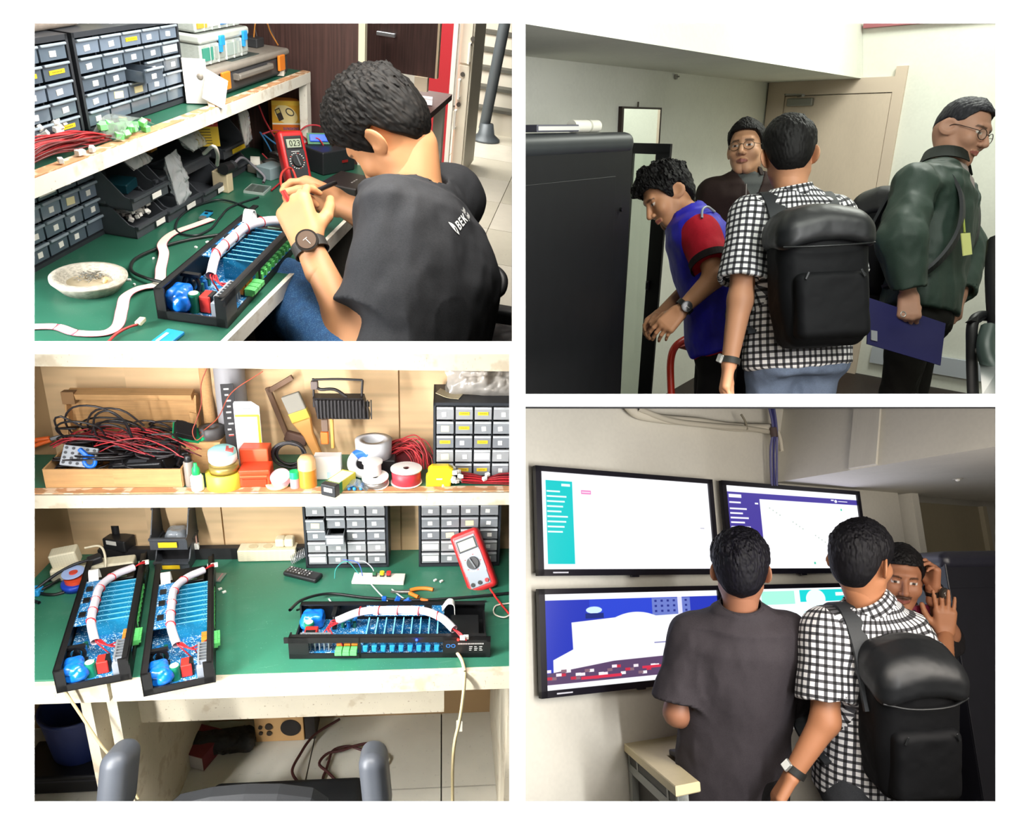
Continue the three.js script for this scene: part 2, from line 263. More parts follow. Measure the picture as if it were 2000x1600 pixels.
{
  const b = thing(R1, 'partition_board', 'tall dark brown wood board with cream edge at the bench end', 'board', [0.75, 0, 0]);
  part(b, 'panel', muv(at(box(0.02, 1.9, 0.52), 0, 0.35, -0.37)), DARKWOOD);
  part(b, 'edge_banding', at(box(0.021, 1.9, 0.018), 0, 0.35, -0.102), M(0xeee6c8, 0.6));
  const hp = (x, y, xx) => { const h = R1.hit(x, y, 'x', xx); return h; };
  // hall cabinet behind
  const xc = 1.55, a = hp(700, 45, xc), c = hp(856, 45, xc), d = hp(838, 152, xc);
  const k = thing(R1, 'wall_cabinet', 'dark brown cabinet door with a silver handle above the seated man', 'cabinet', [xc, 0, 0]);
  part(k, 'door', muv(at(box(0.03, 1.2, c.z - a.z), 0.015, d.y + 0.6, (a.z + c.z) / 2)), M(0xffffff, 0.45, { map: T.darkwood }));
  part(k, 'edge_banding', at(box(0.032, 1.2, 0.008), 0.014, d.y + 0.6, c.z + 0.004), M(0xe8d2b0, 0.6));
  const hd = hp(757, 66, xc);
  part(k, 'handle', at(merge([box(0.018, 0.014, 0.07, 0.003), at(box(0.02, 0.008, 0.008), 0.012, 0, -0.027), at(box(0.02, 0.008, 0.008), 0.012, 0, 0.027)]), -0.02, hd.y, hd.z), M(0xc9d2d8, 0.3, { metalness: 0.7 }));
  part(k, 'corner_block', at(box(0.03, 0.05, 0.05), 0.0, d.y - 0.025, c.z - 0.05), M(0xdccdb2, 0.7));
  // side desk below the cabinet
  const t = hp(850, 190, 1.5), t2 = hp(830, 235, 1.2);
  const dk = thing(R1, 'side_desk', 'dark topped side desk with white legs beside the red panel', 'desk', [1.45, t2.y, t.z]);
  part(dk, 'desk_top', muv(at(box(0.5, 0.022, 0.42), 0.05, -0.012, -0.19)), M(0xffffff, 0.5, { map: T.darkwood }));
  part(dk, 'leg', at(box(0.04, 0.6, 0.04), -0.16, -0.32, -0.02), M(0xf1efe6, 0.6)); part(dk, 'leg', at(box(0.04, 0.6, 0.04), 0.26, -0.32, -0.02), M(0xf1efe6, 0.6));
  part(dk, 'side_panel', at(box(0.4, 0.5, 0.015), 0.05, -0.3, -0.1), M(0xd8d4c8, 0.7));
  single(R1, 'paper_sheet', 'white paper lying on the side desk by the red panel', 'paper', box(0.16, 0.002, 0.11), M(0xf0ecf2, 0.8), [1.52, t2.y + 0.002, t.z - 0.07], 0.2);
  // red panel with white edge, locker
  const xr = 2.75, r0 = hp(838, 45, xr), r1 = hp(888, 45, xr), r2 = hp(897, 45, xr), l1 = hp(929, 45, 2.8);
  const rp = thing(R1, 'partition_screen', 'bright red upright screen with a white edge beside the locker', 'screen', [xr, FL1, 0]);
  part(rp, 'panel', at(box(0.03, 2.6, r1.z - r0.z), 0, 1.3, (r0.z + r1.z) / 2), M(0xc4303a, 0.45));
  part(rp, 'edge_banding', at(box(0.034, 2.6, r2.z - r1.z), 0, 1.3, (r2.z + r1.z) / 2), M(0xf4f2ec, 0.5));
  const lk = thing(R1, 'locker', 'tall cream metal locker with white bow handles next to the stairs', 'locker', [2.8, FL1, 0]);
  const lw = l1.z - r2.z, lz = (l1.z + r2.z) / 2, LM = M(0xe2dccb, 0.5);
  part(lk, 'body', at(box(0.4, 2.0, lw, 0.005), 0.21, 1.03, lz), LM);
  for (const [y0, y1] of [[0.05, 0.62], [0.63, 1.2], [1.21, 1.78], [1.79, 2.02]]) part(lk, 'door', at(box(0.012, y1 - y0, lw - 0.02, 0.003), 0.004, (y0 + y1) / 2, lz), LM);
  for (const [q, r] of [[918, 104], [898, 173], [890, 232]]) {
    const h = hp(q, r, 2.8);
    part(lk, 'handle', merge([at(box(0.01, 0.1, 0.012, 0.003), -0.035, 0, 0), at(box(0.03, 0.012, 0.012), -0.02, 0.045, 0), at(box(0.03, 0.012, 0.012), -0.02, -0.045, 0)]), M(0xf4f2ec, 0.4), 0, h.y - FL1, h.z);
    const z2 = hp(q + 6, r - 28, 2.8); part(lk, 'lock', at(cyl(0.012, 0.012, 10), 0, 0, 0, 0, 0, Math.PI / 2), M(0x55524c, 0.4), -0.005, z2.y - FL1, z2.z);
  }
  const hw = M(0xe9e6da, 0.9, { map: T.wall });
  struct(R1, 'wall_hall', muv(box(0.06, 3.2, 3.4)), hw, [5.5, 0.9, 0.4]);
  // stairs
  const st = thing(R1, 'staircase', 'flight of stairs with dark treads and white risers behind the locker', 'stairs', [4.1, FL1, 0]);
  let yp = FL1; const rows = [214, 172, 134, 97, 62, 30, 0, -30], z0 = hp(908, 180, 4.2).z - 0.02;
  rows.forEach((r, i) => { const x = 4.1 + 0.11 * i, y = R1.hit(950, r, 'x', x).y; if (y > yp) { part(st, 'riser', at(box(0.02, y - yp, 0.9), x - 4.1 + 0.012, (y + yp) / 2 - FL1, z0 + 0.45), M(0xd8d3c4, 0.8)); part(st, 'tread', at(box(0.14, 0.02, 0.92), x - 4.1 + 0.055, y - FL1, z0 + 0.45), M(0x57574f, 0.6)); yp = y; } });
  // railing
  const f0 = R1.hit(948, 276, 'y', FL1), rl = thing(R1, 'stair_railing', 'grey steel stair railing post standing on a round foot', 'railing', f0);
  const RM = M(0x596166, 0.45, { metalness: 0.3 });
  part(rl, 'foot', lathe([[0, 0], [0.1, 0], [0.1, 0.02], [0.06, 0.05], [0.045, 0.12], [0, 0.12]], 20), RM);
  part(rl, 'post', at(cyl(0.038, 1.05, 14), 0.02, 0.6, 0.03, 0.1, 0, 0), RM); part(rl, 'ball', new THREE.SphereGeometry(0.05, 14, 10), RM, 0.02, 1.14, 0.08);
  part(rl, 'rail', tube([[0.02, 1.0, 0.08], [0.5, 1.3, 0.12], [1.0, 1.7, 0.16]], 0.025), RM);
  // floor tiles
  const fl = struct(R1, 'floor_hall', box(5.2, 0.03, 3.2), M(0x8f8a7c, 0.9), [2.3, FL1 - 0.017, 0.3]);
  const tg = muv(box(0.436, 0.012, 0.436)), tm = [M(0xffffff, 0.3, { map: T.tile }), M(0xf4f4f0, 0.3, { map: T.tile })];
  for (let i = 0; i < 11; i++) for (let j = 0; j < 7; j++) part(fl, 'tile', tg, tm[(i * 3 + j * 5) % 2], -2.2 + 0.44 * i, 0.016, -1.25 + 0.44 * j);
}

// ---------------------------------------------------------------- lower left: bench seen from the front
const FL3 = -0.62, SH3 = 0.3095, ZS3 = -0.287, WB3 = -0.52;
{
  const GB = M(0xffffff, 0.36, { map: T.green });
  const wl = struct(R3, 'wall_bench', muv(box(2.4, 1.9, 0.02)), M(0xa98a62, 0.8), [0, 0.1, WB3 - 0.014]);
  for (const [x, w] of [[-0.65, 0.41], [-0.24, 0.5], [0.26, 0.5], [0.76, 0.5]]) part(wl, 'panel', muv(box(w - 0.004, 1.1, 0.008)), M(0xffffff, 0.75, { map: T.ply }), x + w / 2, 0.45, 0.013);
  const b = thing(R3, 'workbench', 'bench with green top under a white edged shelf full of supplies', 'workbench');
  part(b, 'tabletop', muv(at(box(1.5, 0.03, 0.52), 0.05, -0.016, -0.26)), GB);
  const PB = M(0xe2dcd0, 0.65, { map: T.paint });
  part(b, 'edge_strip', muv(at(box(1.2, 0.048, 0.02), 0.265, -0.026, 0.008)), PB);
  part(b, 'edge_strip', muv(at(box(0.3, 0.048, 0.02), -0.495, -0.03, 0.004)), PB);
  const s = part(b, 'shelf_board', muv(at(box(1.5, 0.025, 0.225), 0.05, SH3 - 0.0125, ZS3 - 0.11)), GB);
  part(s, 'shelf_edge', muv(at(box(1.5, 0.034, 0.018), 0.05, SH3 - 0.021, ZS3 + 0.004)), PB);
  part(s, 'worn_rim', muv(at(box(1.5, 0.003, 0.028), 0.05, SH3 + 0.0005, ZS3 - 0.002)), RAW);
  part(b, 'top_beam', muv(at(box(1.5, 0.2, 0.02), 0.05, 0.608 + 0.1, -0.34)), PB);
  const hp = (x, y, z) => R3.hit(x, y, 'z', z);
  const p0 = hp(205, 1400, -0.02), p1 = hp(240, 1500, -0.02);
  part(b, 'pedestal', muv(at(box(0.022, 0.57, 0.54), hp(223, 1450, 0).x, -0.335, -0.29)), PB);
  part(b, 'pedestal', muv(at(box(0.022, 0.57, 0.54), hp(172, 1450, 0).x, -0.335, -0.29)), PB);
  part(b, 'pedestal', muv(at(box(0.022, 0.57, 0.54), hp(990, 1450, 0).x + 0.012, -0.335, -0.29)), PB);
  const ap0 = hp(520, 1356, -0.12), ap1 = hp(520, 1398, -0.12);
  part(b, 'apron', muv(at(box(0.74, ap0.y - ap1.y, 0.018), hp(575, 1375, -0.12).x, (ap0.y + ap1.y) / 2, -0.12)), PB);
  const fl = struct(R3, 'floor_bench', box(2.4, 0.03, 1.5), M(0x4f4a44, 0.9), [0, FL3 - 0.017, 0]);
  const tg = muv(box(0.386, 0.012, 0.386)); for (let i = 0; i < 6; i++) for (let j = 0; j < 4; j++) part(fl, 'tile', tg, M(0xffffff, 0.35, { map: T.tile }), -0.985 + 0.39 * i, 0.016, -0.43 + 0.39 * j);
  const wm = struct(R3, 'wall_under', muv(box(2.4, 0.6, 0.02)), M(0xb2aca2, 0.85, { map: T.wall }), [0, -0.32, -0.575]);
}

// ---------------------------------------------------------------- upper right: office with a sloping bulkhead and a door
const FL2 = -1.94, B2 = 0.607;
{
  const W2 = M(0xe4e5da, 0.9, { map: T.wall }), W2b = W2;
  struct(R2, 'wall_left', muv(box(4.6, 3.4, 0.08)), W2, [-2.28, -0.35, -0.04]);
  const dw = struct(R2, 'wall_door', muv(box(0.08, 4.2, 4.2)), W2b, [0.045, 0.1, 2.0]);
  // bulkhead: sloping face above a level underside
  const tp = R2.hit(1684, 30, 'x', 0);
  const g = ext([[0, 0], [-B2, 0], [-tp.z, tp.y], [-tp.z + 0.55, tp.y + 0.9], [0, tp.y + 0.9]], 4.6); g.rotateY(-Math.PI / 2 + Math.PI);
  struct(R2, 'ceiling_bulkhead', muv(g), W2, [-2.3, 0, 0]);
  const fr = R2.hit(1505, 165, 'x', 0).z, d0 = 0.13, d1 = 0.806, dt = -0.092, fz = 0.87, DM = M(0xd8c6b2, 0.6, { map: T.wall }), FM = M(0xd3c1ae, 0.6);
  const d = struct(R2, 'door_1', box(0.03, -FL2 + dt, d1 - d0 - 0.006, 0.002), DM, [-0.008, (FL2 + dt) / 2, (d0 + d1) / 2]);
  const fm = struct(R2, 'trim_door', merge([at(box(0.035, -FL2 + 0.02, d0 - fr), 0, (FL2 + 0.02) / 2, (d0 + fr) / 2), at(box(0.035, -FL2 + 0.06, fz - d1), 0, (FL2 + 0.06) / 2, (d1 + fz) / 2), at(box(0.034, 0.09, d1 - d0 + 0.02), 0, dt + 0.05, (d0 + d1) / 2)]), FM, [-0.012, 0, 0]);
  const cl = thing(R2, 'door_closer', 'grey metal door closer at the top of the beige door', 'door closer', [-0.04, -0.13, 0.245]);
  part(cl, 'body', box(0.05, 0.05, 0.17, 0.008), M(0x8d8c86, 0.4, { metalness: 0.6 })); part(cl, 'arm', merge([at(box(0.16, 0.012, 0.02), -0.09, 0.035, 0.03, 0, 0.5, 0), at(box(0.14, 0.01, 0.018), -0.08, 0.045, -0.02, 0, -0.6, 0)]), M(0x75746e, 0.4, { metalness: 0.6 }));
  struct(R2, 'floor_office', muv(box(1.6, 0.06, 3.4)), M(0x6b4438, 0.5, { map: T.darkwood }), [-0.8, FL2 - 0.03, 1.4]);
  struct(R2, 'trim_skirting', box(0.02, 0.12, 1.6), M(0xb7bcc4, 0.6), [-0.01, FL2 + 0.16, 1.75]);
  struct(R2, 'trim_crown', box(0.05, 0.035, 1.4), M(0xa8646a, 0.6), [-0.02, R2.hit(1690, 50, 'x', 0).y, R2.hit(1690, 50, 'x', 0).z + 0.7]);
  struct(R2, 'wall_side', muv(box(4.6, 4.2, 0.08)), W2, [-2.3, 0.1, 3.4]);
}

// ---------------------------------------------------------------- lower right: room with the monitor wall
{
  const W4 = M(0xdcd8cc, 0.9, { map: T.wall });
  struct(R4, 'wall_monitors', muv(box(3.4, 3.4, 0.08)), W4, [-1.28, -0.9, -0.045]);
  const e0 = R4.hit(1770, 1000, 'z', 0).x, e1 = R4.hit(1787, 1000, 'z', 0.02).x;
  struct(R4, 'wall_pillar', muv(box(0.06, 3, 0.5)), W4, [e0 + 0.06, -1.2, -0.22]);
  const rz = -0.45, q0 = R4.hit(1780, 1000, 'z', rz).x, q1 = R4.hit(1903, 1000, 'z', rz).x;
  struct(R4, 'wall_recess', muv(box(2.6, 3, 0.06)), W4, [q0 + 1.2, -1.2, rz - 0.03]);
  struct(R4, 'door_2', box(q1 - q0, 2.6, 0.03), M(0xb5ab90, 0.7, { map: T.wall }), [(q0 + q1) / 2, -1.25, rz + 0.015]);
  struct(R4, 'trim_doorframe', box(0.05, 2.6, 0.06), M(0xcfc5aa, 0.7), [q1 + 0.03, -1.25, rz + 0.03]);
  const e4 = R4.hit(1512, 943, 'z', 0.0), xs = e4.x, hs = e4.y;
  const g = ext([[0, 0], [0.42, 1.2], [2.8, 1.2], [2.8, 0]], 3.0);
  struct(R4, 'ceiling_bulkhead', muv(g), W4, [xs, hs, 1.46]);
  const bm = thing(R4, 'ceiling_rib', 'grey plaster rib running up the sloping white bulkhead', 'rib', [xs, hs, 0.5]);
  const a = R4.hit(1685, 905, 'x', xs), k = Math.atan2(-0.42, 1.2);
  part(bm, 'rib', at(box(0.012, 1.3, 0.13), 0.21, 0.62, a.z - 0.5, 0.0, 0, k), W4);
  const dl = thing(R4, 'ceiling_sensor', 'small round white sensor on the grey bulkhead underside', 'sensor', R4.hit(1870, 935, 'y', hs).add(V(0, -0.001, 0)));
  part(dl, 'rim', at(lathe([[0.012, -0.004], [0.022, -0.004], [0.022, 0.0], [0.012, 0]], 20), 0, 0, 0), M(0xc9c6bc, 0.5)); part(dl, 'lens', at(new THREE.SphereGeometry(0.012, 14, 8), 0, -0.002, 0), M(0xf4f0e6, 0.2));
  struct(R4, 'floor_office', box(3.4, 0.06, 3), M(0x6b6258, 0.7), [-1.3, -2.15, 1.4]);
}
// ---------------------------------------------------------------- bodies from distance fields
const smin = (a, b, k) => { const h = Math.max(k - Math.abs(a - b), 0) / k; return Math.min(a, b) - h * h * k * 0.25; };
const smax = (a, b, k) => -smin(-a, -b, k);
const sph = (x, y, z, r) => Math.sqrt(x * x + y * y + z * z) - r;
const ell = (x, y, z, a, b, c) => { const k0 = Math.sqrt(x * x / a / a + y * y / b / b + z * z / c / c), k1 = Math.sqrt(x * x / a ** 4 + y * y / b ** 4 + z * z / c ** 4); return k1 < 1e-9 ? -Math.min(a, b, c) : k0 * (k0 - 1) / k1; };
function cap(x, y, z, ax, ay, az, bx, by, bz, r1, r2) {
  const dx = bx - ax, dy = by - ay, dz = bz - az, px = x - ax, py = y - ay, pz = z - az, h = clamp((px * dx + py * dy + pz * dz) / (dx * dx + dy * dy + dz * dz + 1e-12), 0, 1);
  const qx = px - dx * h, qy = py - dy * h, qz = pz - dz * h; return Math.sqrt(qx * qx + qy * qy + qz * qz) - (r1 + (r2 - r1) * h);
}
const capv = (p, a, b, r1, r2) => cap(p.x, p.y, p.z, a.x, a.y, a.z, b.x, b.y, b.z, r1, r2);
const rbox = (x, y, z, a, b, c, r) => { const qx = Math.abs(x) - a + r, qy = Math.abs(y) - b + r, qz = Math.abs(z) - c + r; return Math.hypot(Math.max(qx, 0), Math.max(qy, 0), Math.max(qz, 0)) + Math.min(Math.max(qx, qy, qz), 0) - r; };
function nets(f, mn, mx, c) {                     // surface of a distance field on a grid of cells of size c
  const n = [0, 1, 2].map((k) => Math.ceil((mx.getComponent(k) - mn.getComponent(k)) / c) + 1), [nx, ny, nz] = n, val = new Float32Array(nx * ny * nz), p = V();
  const I = (i, j, k) => (k * ny + j) * nx + i;
  for (let k = 0; k < nz; k++) for (let j = 0; j < ny; j++) for (let i = 0; i < nx; i++) val[I(i, j, k)] = f(p.set(mn.x + i * c, mn.y + j * c, mn.z + k * c));
  const vid = new Int32Array(nx * ny * nz).fill(-1), pos = [], idx = [], E = [[0, 1], [0, 2], [0, 4], [1, 3], [1, 5], [2, 3], [2, 6], [3, 7], [4, 5], [4, 6], [5, 7], [6, 7]];
  for (let k = 0; k < nz - 1; k++) for (let j = 0; j < ny - 1; j++) for (let i = 0; i < nx - 1; i++) {
    const v = []; let neg = 0; for (let q = 0; q < 8; q++) { const w = val[I(i + (q & 1), j + ((q >> 1) & 1), k + (q >> 2))]; v.push(w); if (w < 0) neg++; }
    if (neg === 0 || neg === 8) continue; let x = 0, y = 0, z = 0, m = 0;
    for (const [a, b] of E) if ((v[a] < 0) !== (v[b] < 0)) { const t = v[a] / (v[a] - v[b]); x += mix(a & 1, b & 1, t); y += mix((a >> 1) & 1, (b >> 1) & 1, t); z += mix(a >> 2, b >> 2, t); m++; }
    vid[I(i, j, k)] = pos.length / 3; pos.push(mn.x + (i + x / m) * c, mn.y + (j + y / m) * c, mn.z + (k + z / m) * c);
  }
  const quad = (a, b, d, e, flip) => { if (a < 0 || b < 0 || d < 0 || e < 0) return; if (flip) idx.push(a, d, b, a, e, d); else idx.push(a, b, d, a, d, e); };
  for (let k = 1; k < nz - 1; k++) for (let j = 1; j < ny - 1; j++) for (let i = 1; i < nx - 1; i++) {
    const a = val[I(i, j, k)] < 0;
    if (a !== val[I(i + 1, j, k)] < 0) quad(vid[I(i, j - 1, k - 1)], vid[I(i, j, k - 1)], vid[I(i, j, k)], vid[I(i, j - 1, k)], !a);
    if (a !== val[I(i, j + 1, k)] < 0) quad(vid[I(i - 1, j, k - 1)], vid[I(i - 1, j, k)], vid[I(i, j, k)], vid[I(i, j, k - 1)], !a);
    if (a !== val[I(i, j, k + 1)] < 0) quad(vid[I(i - 1, j - 1, k)], vid[I(i, j - 1, k)], vid[I(i, j, k)], vid[I(i - 1, j, k)], !a);
  }
  const nor = new Float32Array(pos.length), e = c * 0.4, q = V();
  for (let i = 0; i < pos.length; i += 3) {
    const x = pos[i], y = pos[i + 1], z = pos[i + 2];
    const gx = f(q.set(x + e, y, z)) - f(q.set(x - e, y, z)), gy = f(q.set(x, y + e, z)) - f(q.set(x, y - e, z)), gz = f(q.set(x, y, z + e)) - f(q.set(x, y, z - e)), l = Math.hypot(gx, gy, gz) || 1;
    nor[i] = gx / l; nor[i + 1] = gy / l; nor[i + 2] = gz / l;
  }
  const g = new THREE.BufferGeometry(); g.setAttribute('position', new THREE.Float32BufferAttribute(pos, 3)); g.setAttribute('normal', new THREE.Float32BufferAttribute(nor, 3)); g.setIndex(idx); return g;
}
const bounds = (pts, r) => { const b = new THREE.Box3(); for (const p of pts) b.expandByPoint(p); return b.expandByScalar(r); };
function paint(g, fn) { const p = g.attributes.position, c = new Float32Array(p.count * 3); for (let i = 0; i < p.count; i++) { const q = fn(p.getX(i), p.getY(i), p.getZ(i)); c.set(q, i * 3); } g.setAttribute('color', new THREE.BufferAttribute(c, 3)); return g; }
const lin = (h) => { const c = new THREE.Color(h); return [c.r, c.g, c.b]; };
function frame(o, f, u) { const z = f.clone().normalize(), x = V().crossVectors(u, z).normalize(), y = V().crossVectors(z, x); return new THREE.Matrix4().makeBasis(x, y, z).setPosition(o); }

function headParts(o) {                           // head in its own frame: y up, z to the face, x to the person's left
  const nk = o.neck, sd = o.seed || 1, gaunt = o.gaunt || 0;
  const skull = (x, y, z) => smin(ell(x, y - 0.03, z + 0.012, 0.074, 0.088, 0.094), sph(x, y + 0.012, z + 0.045, 0.062), 0.03);
  const f = (p) => {
    const x = p.x, y = p.y, z = p.z, ax = Math.abs(x); let d = skull(x, y, z);
    d = smin(d, ell(x, y + 0.03, z - 0.026, 0.06 - gaunt, 0.085, 0.065), 0.03);
    d = smin(d, cap(ax, y, z, 0.046 - gaunt, -0.05, 0, 0.016, -0.098, 0.06, 0.024, 0.021), 0.022);
    d = smin(d, cap(ax, y, z, 0, 0.03, 0.084, 0.032, 0.026, 0.075, 0.010, 0.011), 0.018);
    d = smin(d, sph(ax - 0.04, y + 0.028, z - 0.06, 0.024), 0.024);
    d = smax(d, -sph(ax - 0.031, y - 0.003, z - 0.103, 0.019), 0.012); d = smin(d, sph(ax - 0.031, y - 0.002, z - 0.0725, 0.0135), 0.003);
    d = smin(d, cap(x, y, z, 0, 0.012, 0.088, 0, -0.031, 0.11, 0.007, 0.0125), 0.01); d = smin(d, sph(ax - 0.0125, y + 0.036, z - 0.098, 0.0088), 0.006);
    d = smin(d, cap(ax, y, z, 0, -0.061, 0.0945, 0.022, -0.064, 0.083, 0.006, 0.003), 0.006); d = smin(d, cap(ax, y, z, 0, -0.0715, 0.093, 0.018, -0.07, 0.084, 0.0065, 0.003), 0.006);
    const ez = (z + 0.014) * 0.9 + (ax - 0.08) * 0.5, ex = ax - 0.079 + (z + 0.014) * 0.45;
    let e = ell(ex, y + 0.004 - ez * 0.15, ez, 0.0085, 0.033, 0.021); e = smax(e, -ell(ex - 0.009, y + 0.0, ez - 0.004, 0.008, 0.02, 0.012), 0.004); d = smin(d, e, 0.006);
    d = smin(d, cap(x, y, z, 0, -0.055, -0.022, nk.x, nk.y, nk.z, 0.052, 0.056), 0.03); return d;
  };
  const c = o.cell || 0.0042, lo = V(-0.11, Math.min(-0.16, nk.y - 0.07), Math.min(-0.14, nk.z - 0.07)), hi = V(0.11, 0.14, Math.max(0.14, nk.z + 0.07)); lo.x = Math.min(lo.x, nk.x - 0.07); hi.x = Math.max(hi.x, nk.x + 0.07);
  const g = nets(f, lo, hi, c), S = lin(o.skin), lip = lin(o.lip || 0x8f5248), dark = lin(0x17120f), wh = lin(0xd8d0c8);
  paint(g, (x, y, z) => {
    const ax = Math.abs(x); let k = 0.94 + 0.1 * fb3(x * 60, y * 60, z * 60), q = S.map((v) => v * k);
    if (z > 0.078 && ax < 0.024 && Math.abs(y + 0.0665) < 0.0085 - ax * 0.18) q = lip;
    if (z > 0.06 && Math.abs(ax - 0.031) < 0.0135 && Math.abs(y - 0.001) < 0.0042) q = Math.abs(ax - 0.031) < 0.0062 ? dark : wh;
    if (z > 0.055 && ax > 0.013 && ax < 0.048 && Math.abs(y - 0.0215 - (0.03 - Math.abs(ax - 0.03)) * 0.12 + 0.002) < 0.0042) q = mixc(q, dark, 0.75);
    if (o.moustache && z > 0.07 && ax < 0.027 && y < -0.047 && y > -0.0605) q = mixc(q, dark, 0.8); return q;
  });
  let hair = null;
  if (o.hair) {
    const H = o.hair, tab = H.line || [[0, 0.07], [38, 0.064], [56, 0.034], [66, 0.0], [74, -0.018], [82, -0.016], [90, 0.02], [112, 0.022], [124, -0.02], [145, -0.07], [180, -0.082]];
    const hl = (a) => { for (let i = 1; i < tab.length; i++) if (a <= tab[i][0]) return mix(tab[i - 1][1], tab[i][1], (a - tab[i - 1][0]) / (tab[i][0] - tab[i - 1][0])); return tab[tab.length - 1][1]; };
    const hf = (p) => {
      const a = Math.abs(Math.atan2(p.x, p.z + 0.005)) * 57.3, up = sstep(-0.02, 0.085, p.y), t = mix(H.side, H.top, up) + (H.front || 0) * sstep(70, 10, a) * up;
      const nz = (vn3(p.x * 230 + sd, p.y * 70, p.z * 230) - 0.5) * (H.rough ?? 0.004) * (0.4 + up) + (fb3(p.x * 38 + sd, p.y * 38, p.z * 38) - 0.5) * (H.lump ?? 0.007) * (0.3 + up);
      return smax(Math.min(skull(p.x, p.y, p.z), ell(p.x, p.y + 0.03, p.z - 0.026, 0.06, 0.085, 0.065) + 0.003, cap(p.x, p.y, p.z, 0, -0.055, -0.022, nk.x, nk.y, nk.z, 0.052, 0.056) + 0.002) - t - nz, (hl(a) - p.y) * 0.85 + nz * 0.6, 0.006);
    };
    hair = nets(hf, V(-0.115, -0.11, -0.15), V(0.115, 0.16, 0.14), H.cell || 0.004); const hc = lin(H.color || 0x14110f), h2 = lin(H.color2 || 0x2a2421);
    paint(hair, (x, y, z) => mixc(hc, h2, clamp((vn3(x * 260, y * 90, z * 260) - 0.45) * 1.3, 0, 1)));
  }
  return { head: g, hair };
}
function handGeo(W, dir, palm, side, pose, s = 1, cell = 0.0031) {   // W wrist; dir to the fingers; palm: where the palm looks
  const d = dir.clone().normalize(), n = palm.clone().addScaledVector(d, -palm.dot(d)).normalize(), x = V().crossVectors(d, n).multiplyScalar(side);   // x: thumb side
  const P = (a, b, c) => W.clone().addScaledVector(x, a * s).addScaledVector(d, b * s).addScaledVector(n, c * s), caps = [];
  const B = [[0.028, 0.088, 0.071, 0.0088], [0.0085, 0.093, 0.079, 0.009], [-0.011, 0.089, 0.073, 0.0086], [-0.029, 0.08, 0.058, 0.0076]], pts = [W, P(0, -0.05, 0)];
  B.forEach(([bx, by, L, r], i) => {
    const cu = pose.f[i], sp = (pose.spread ?? 0.06) * (1.5 - i) * 1; let ang = 0, p = P(bx, by, 0); caps.push([P(bx * 0.6, 0.02, 0), p, 0.0125 * s, 0.011 * s, 0.012]);
    [0.45, 0.31, 0.24].forEach((fr, k) => { ang += cu[k]; const l = L * fr, cs = Math.cos(ang), q = p.clone().addScaledVector(d, l * s * cs * Math.cos(sp)).addScaledVector(x, l * s * Math.sin(sp) * Math.max(cs, 0.2)).addScaledVector(n, l * s * Math.sin(ang)); caps.push([p, q, (r - k * 0.0008) * s, (r - (k + 1) * 0.0009) * s, k ? 0.003 : 0.007]); p = q; pts.push(q); });
  });
  { const t = pose.t; let p = P(0.018, 0.022, 0.006); const dirs = [t[0], t[1], t[2]], L = [0.044, 0.034, 0.028]; dirs.forEach((v, k) => { const q = p.clone().addScaledVector(x, v[0] * L[k] * s).addScaledVector(d, v[1] * L[k] * s).addScaledVector(n, v[2] * L[k] * s); caps.push([p, q, (0.0145 - k * 0.0022) * s, (0.0122 - k * 0.0018) * s, k ? 0.004 : 0.014]); p = q; pts.push(q); }); }
  const w0 = P(0, -0.055, 0);
  const f = (p) => {
    let r = capv(p, w0, W, 0.0285 * s, 0.0255 * s); const q = p.clone().sub(W), a = q.dot(x) / s, b = q.dot(d) / s, c = q.dot(n) / s;
    r = smin(r, rbox(a, b - 0.046, c, 0.038 - 0.006 * (1 - clamp(b / 0.09, 0, 1)), 0.046, 0.0145, 0.013) * s, 0.018);
    for (const [u, v, r1, r2, k] of caps) r = smin(r, capv(p, u, v, r1, r2), k); return r;
  };
  const b = bounds(pts, 0.035 * s); return nets(f, b.min, b.max, cell);
}
const POSE = {
  relaxed: { f: [[0.3, 0.35, 0.2], [0.38, 0.45, 0.25], [0.42, 0.5, 0.3], [0.45, 0.5, 0.3]], t: [[0.55, 0.75, 0.35], [0.2, 0.95, 0.25], [0.1, 0.95, 0.3]] },
  open: { f: [[0.03, 0.06, 0.04], [0.02, 0.05, 0.04], [0.03, 0.06, 0.04], [0.05, 0.08, 0.05]], spread: 0.1, t: [[0.75, 0.62, 0.15], [0.45, 0.88, 0.05], [0.3, 0.95, 0]] },
  pinch: { f: [[0.75, 0.7, 0.35], [0.95, 0.85, 0.45], [1.15, 1.05, 0.6], [1.25, 1.1, 0.6]], spread: 0.02, t: [[0.5, 0.6, 0.62], [0.05, 0.72, 0.68], [-0.1, 0.75, 0.65]] },
  grip: { f: [[1.0, 0.75, 0.3], [1.0, 0.8, 0.35], [1.0, 0.8, 0.35], [1.0, 0.75, 0.35]], spread: 0.02, t: [[0.4, 0.7, 0.55], [0.1, 0.8, 0.55], [0, 0.85, 0.5]] },
  touch: { f: [[0.7, 0.8, 0.4], [0.8, 0.85, 0.45], [0.85, 0.9, 0.5], [0.9, 0.9, 0.5]], spread: 0.08, t: [[0.6, 0.6, 0.5], [0.3, 0.8, 0.5], [0.2, 0.8, 0.55]] },
  point: { f: [[0.1, 0.08, 0.05], [0.9, 1.0, 0.5], [1.1, 1.1, 0.6], [1.15, 1.1, 0.6]], spread: 0.03, t: [[0.5, 0.7, 0.5], [0.1, 0.85, 0.5], [0, 0.85, 0.5]] },
};
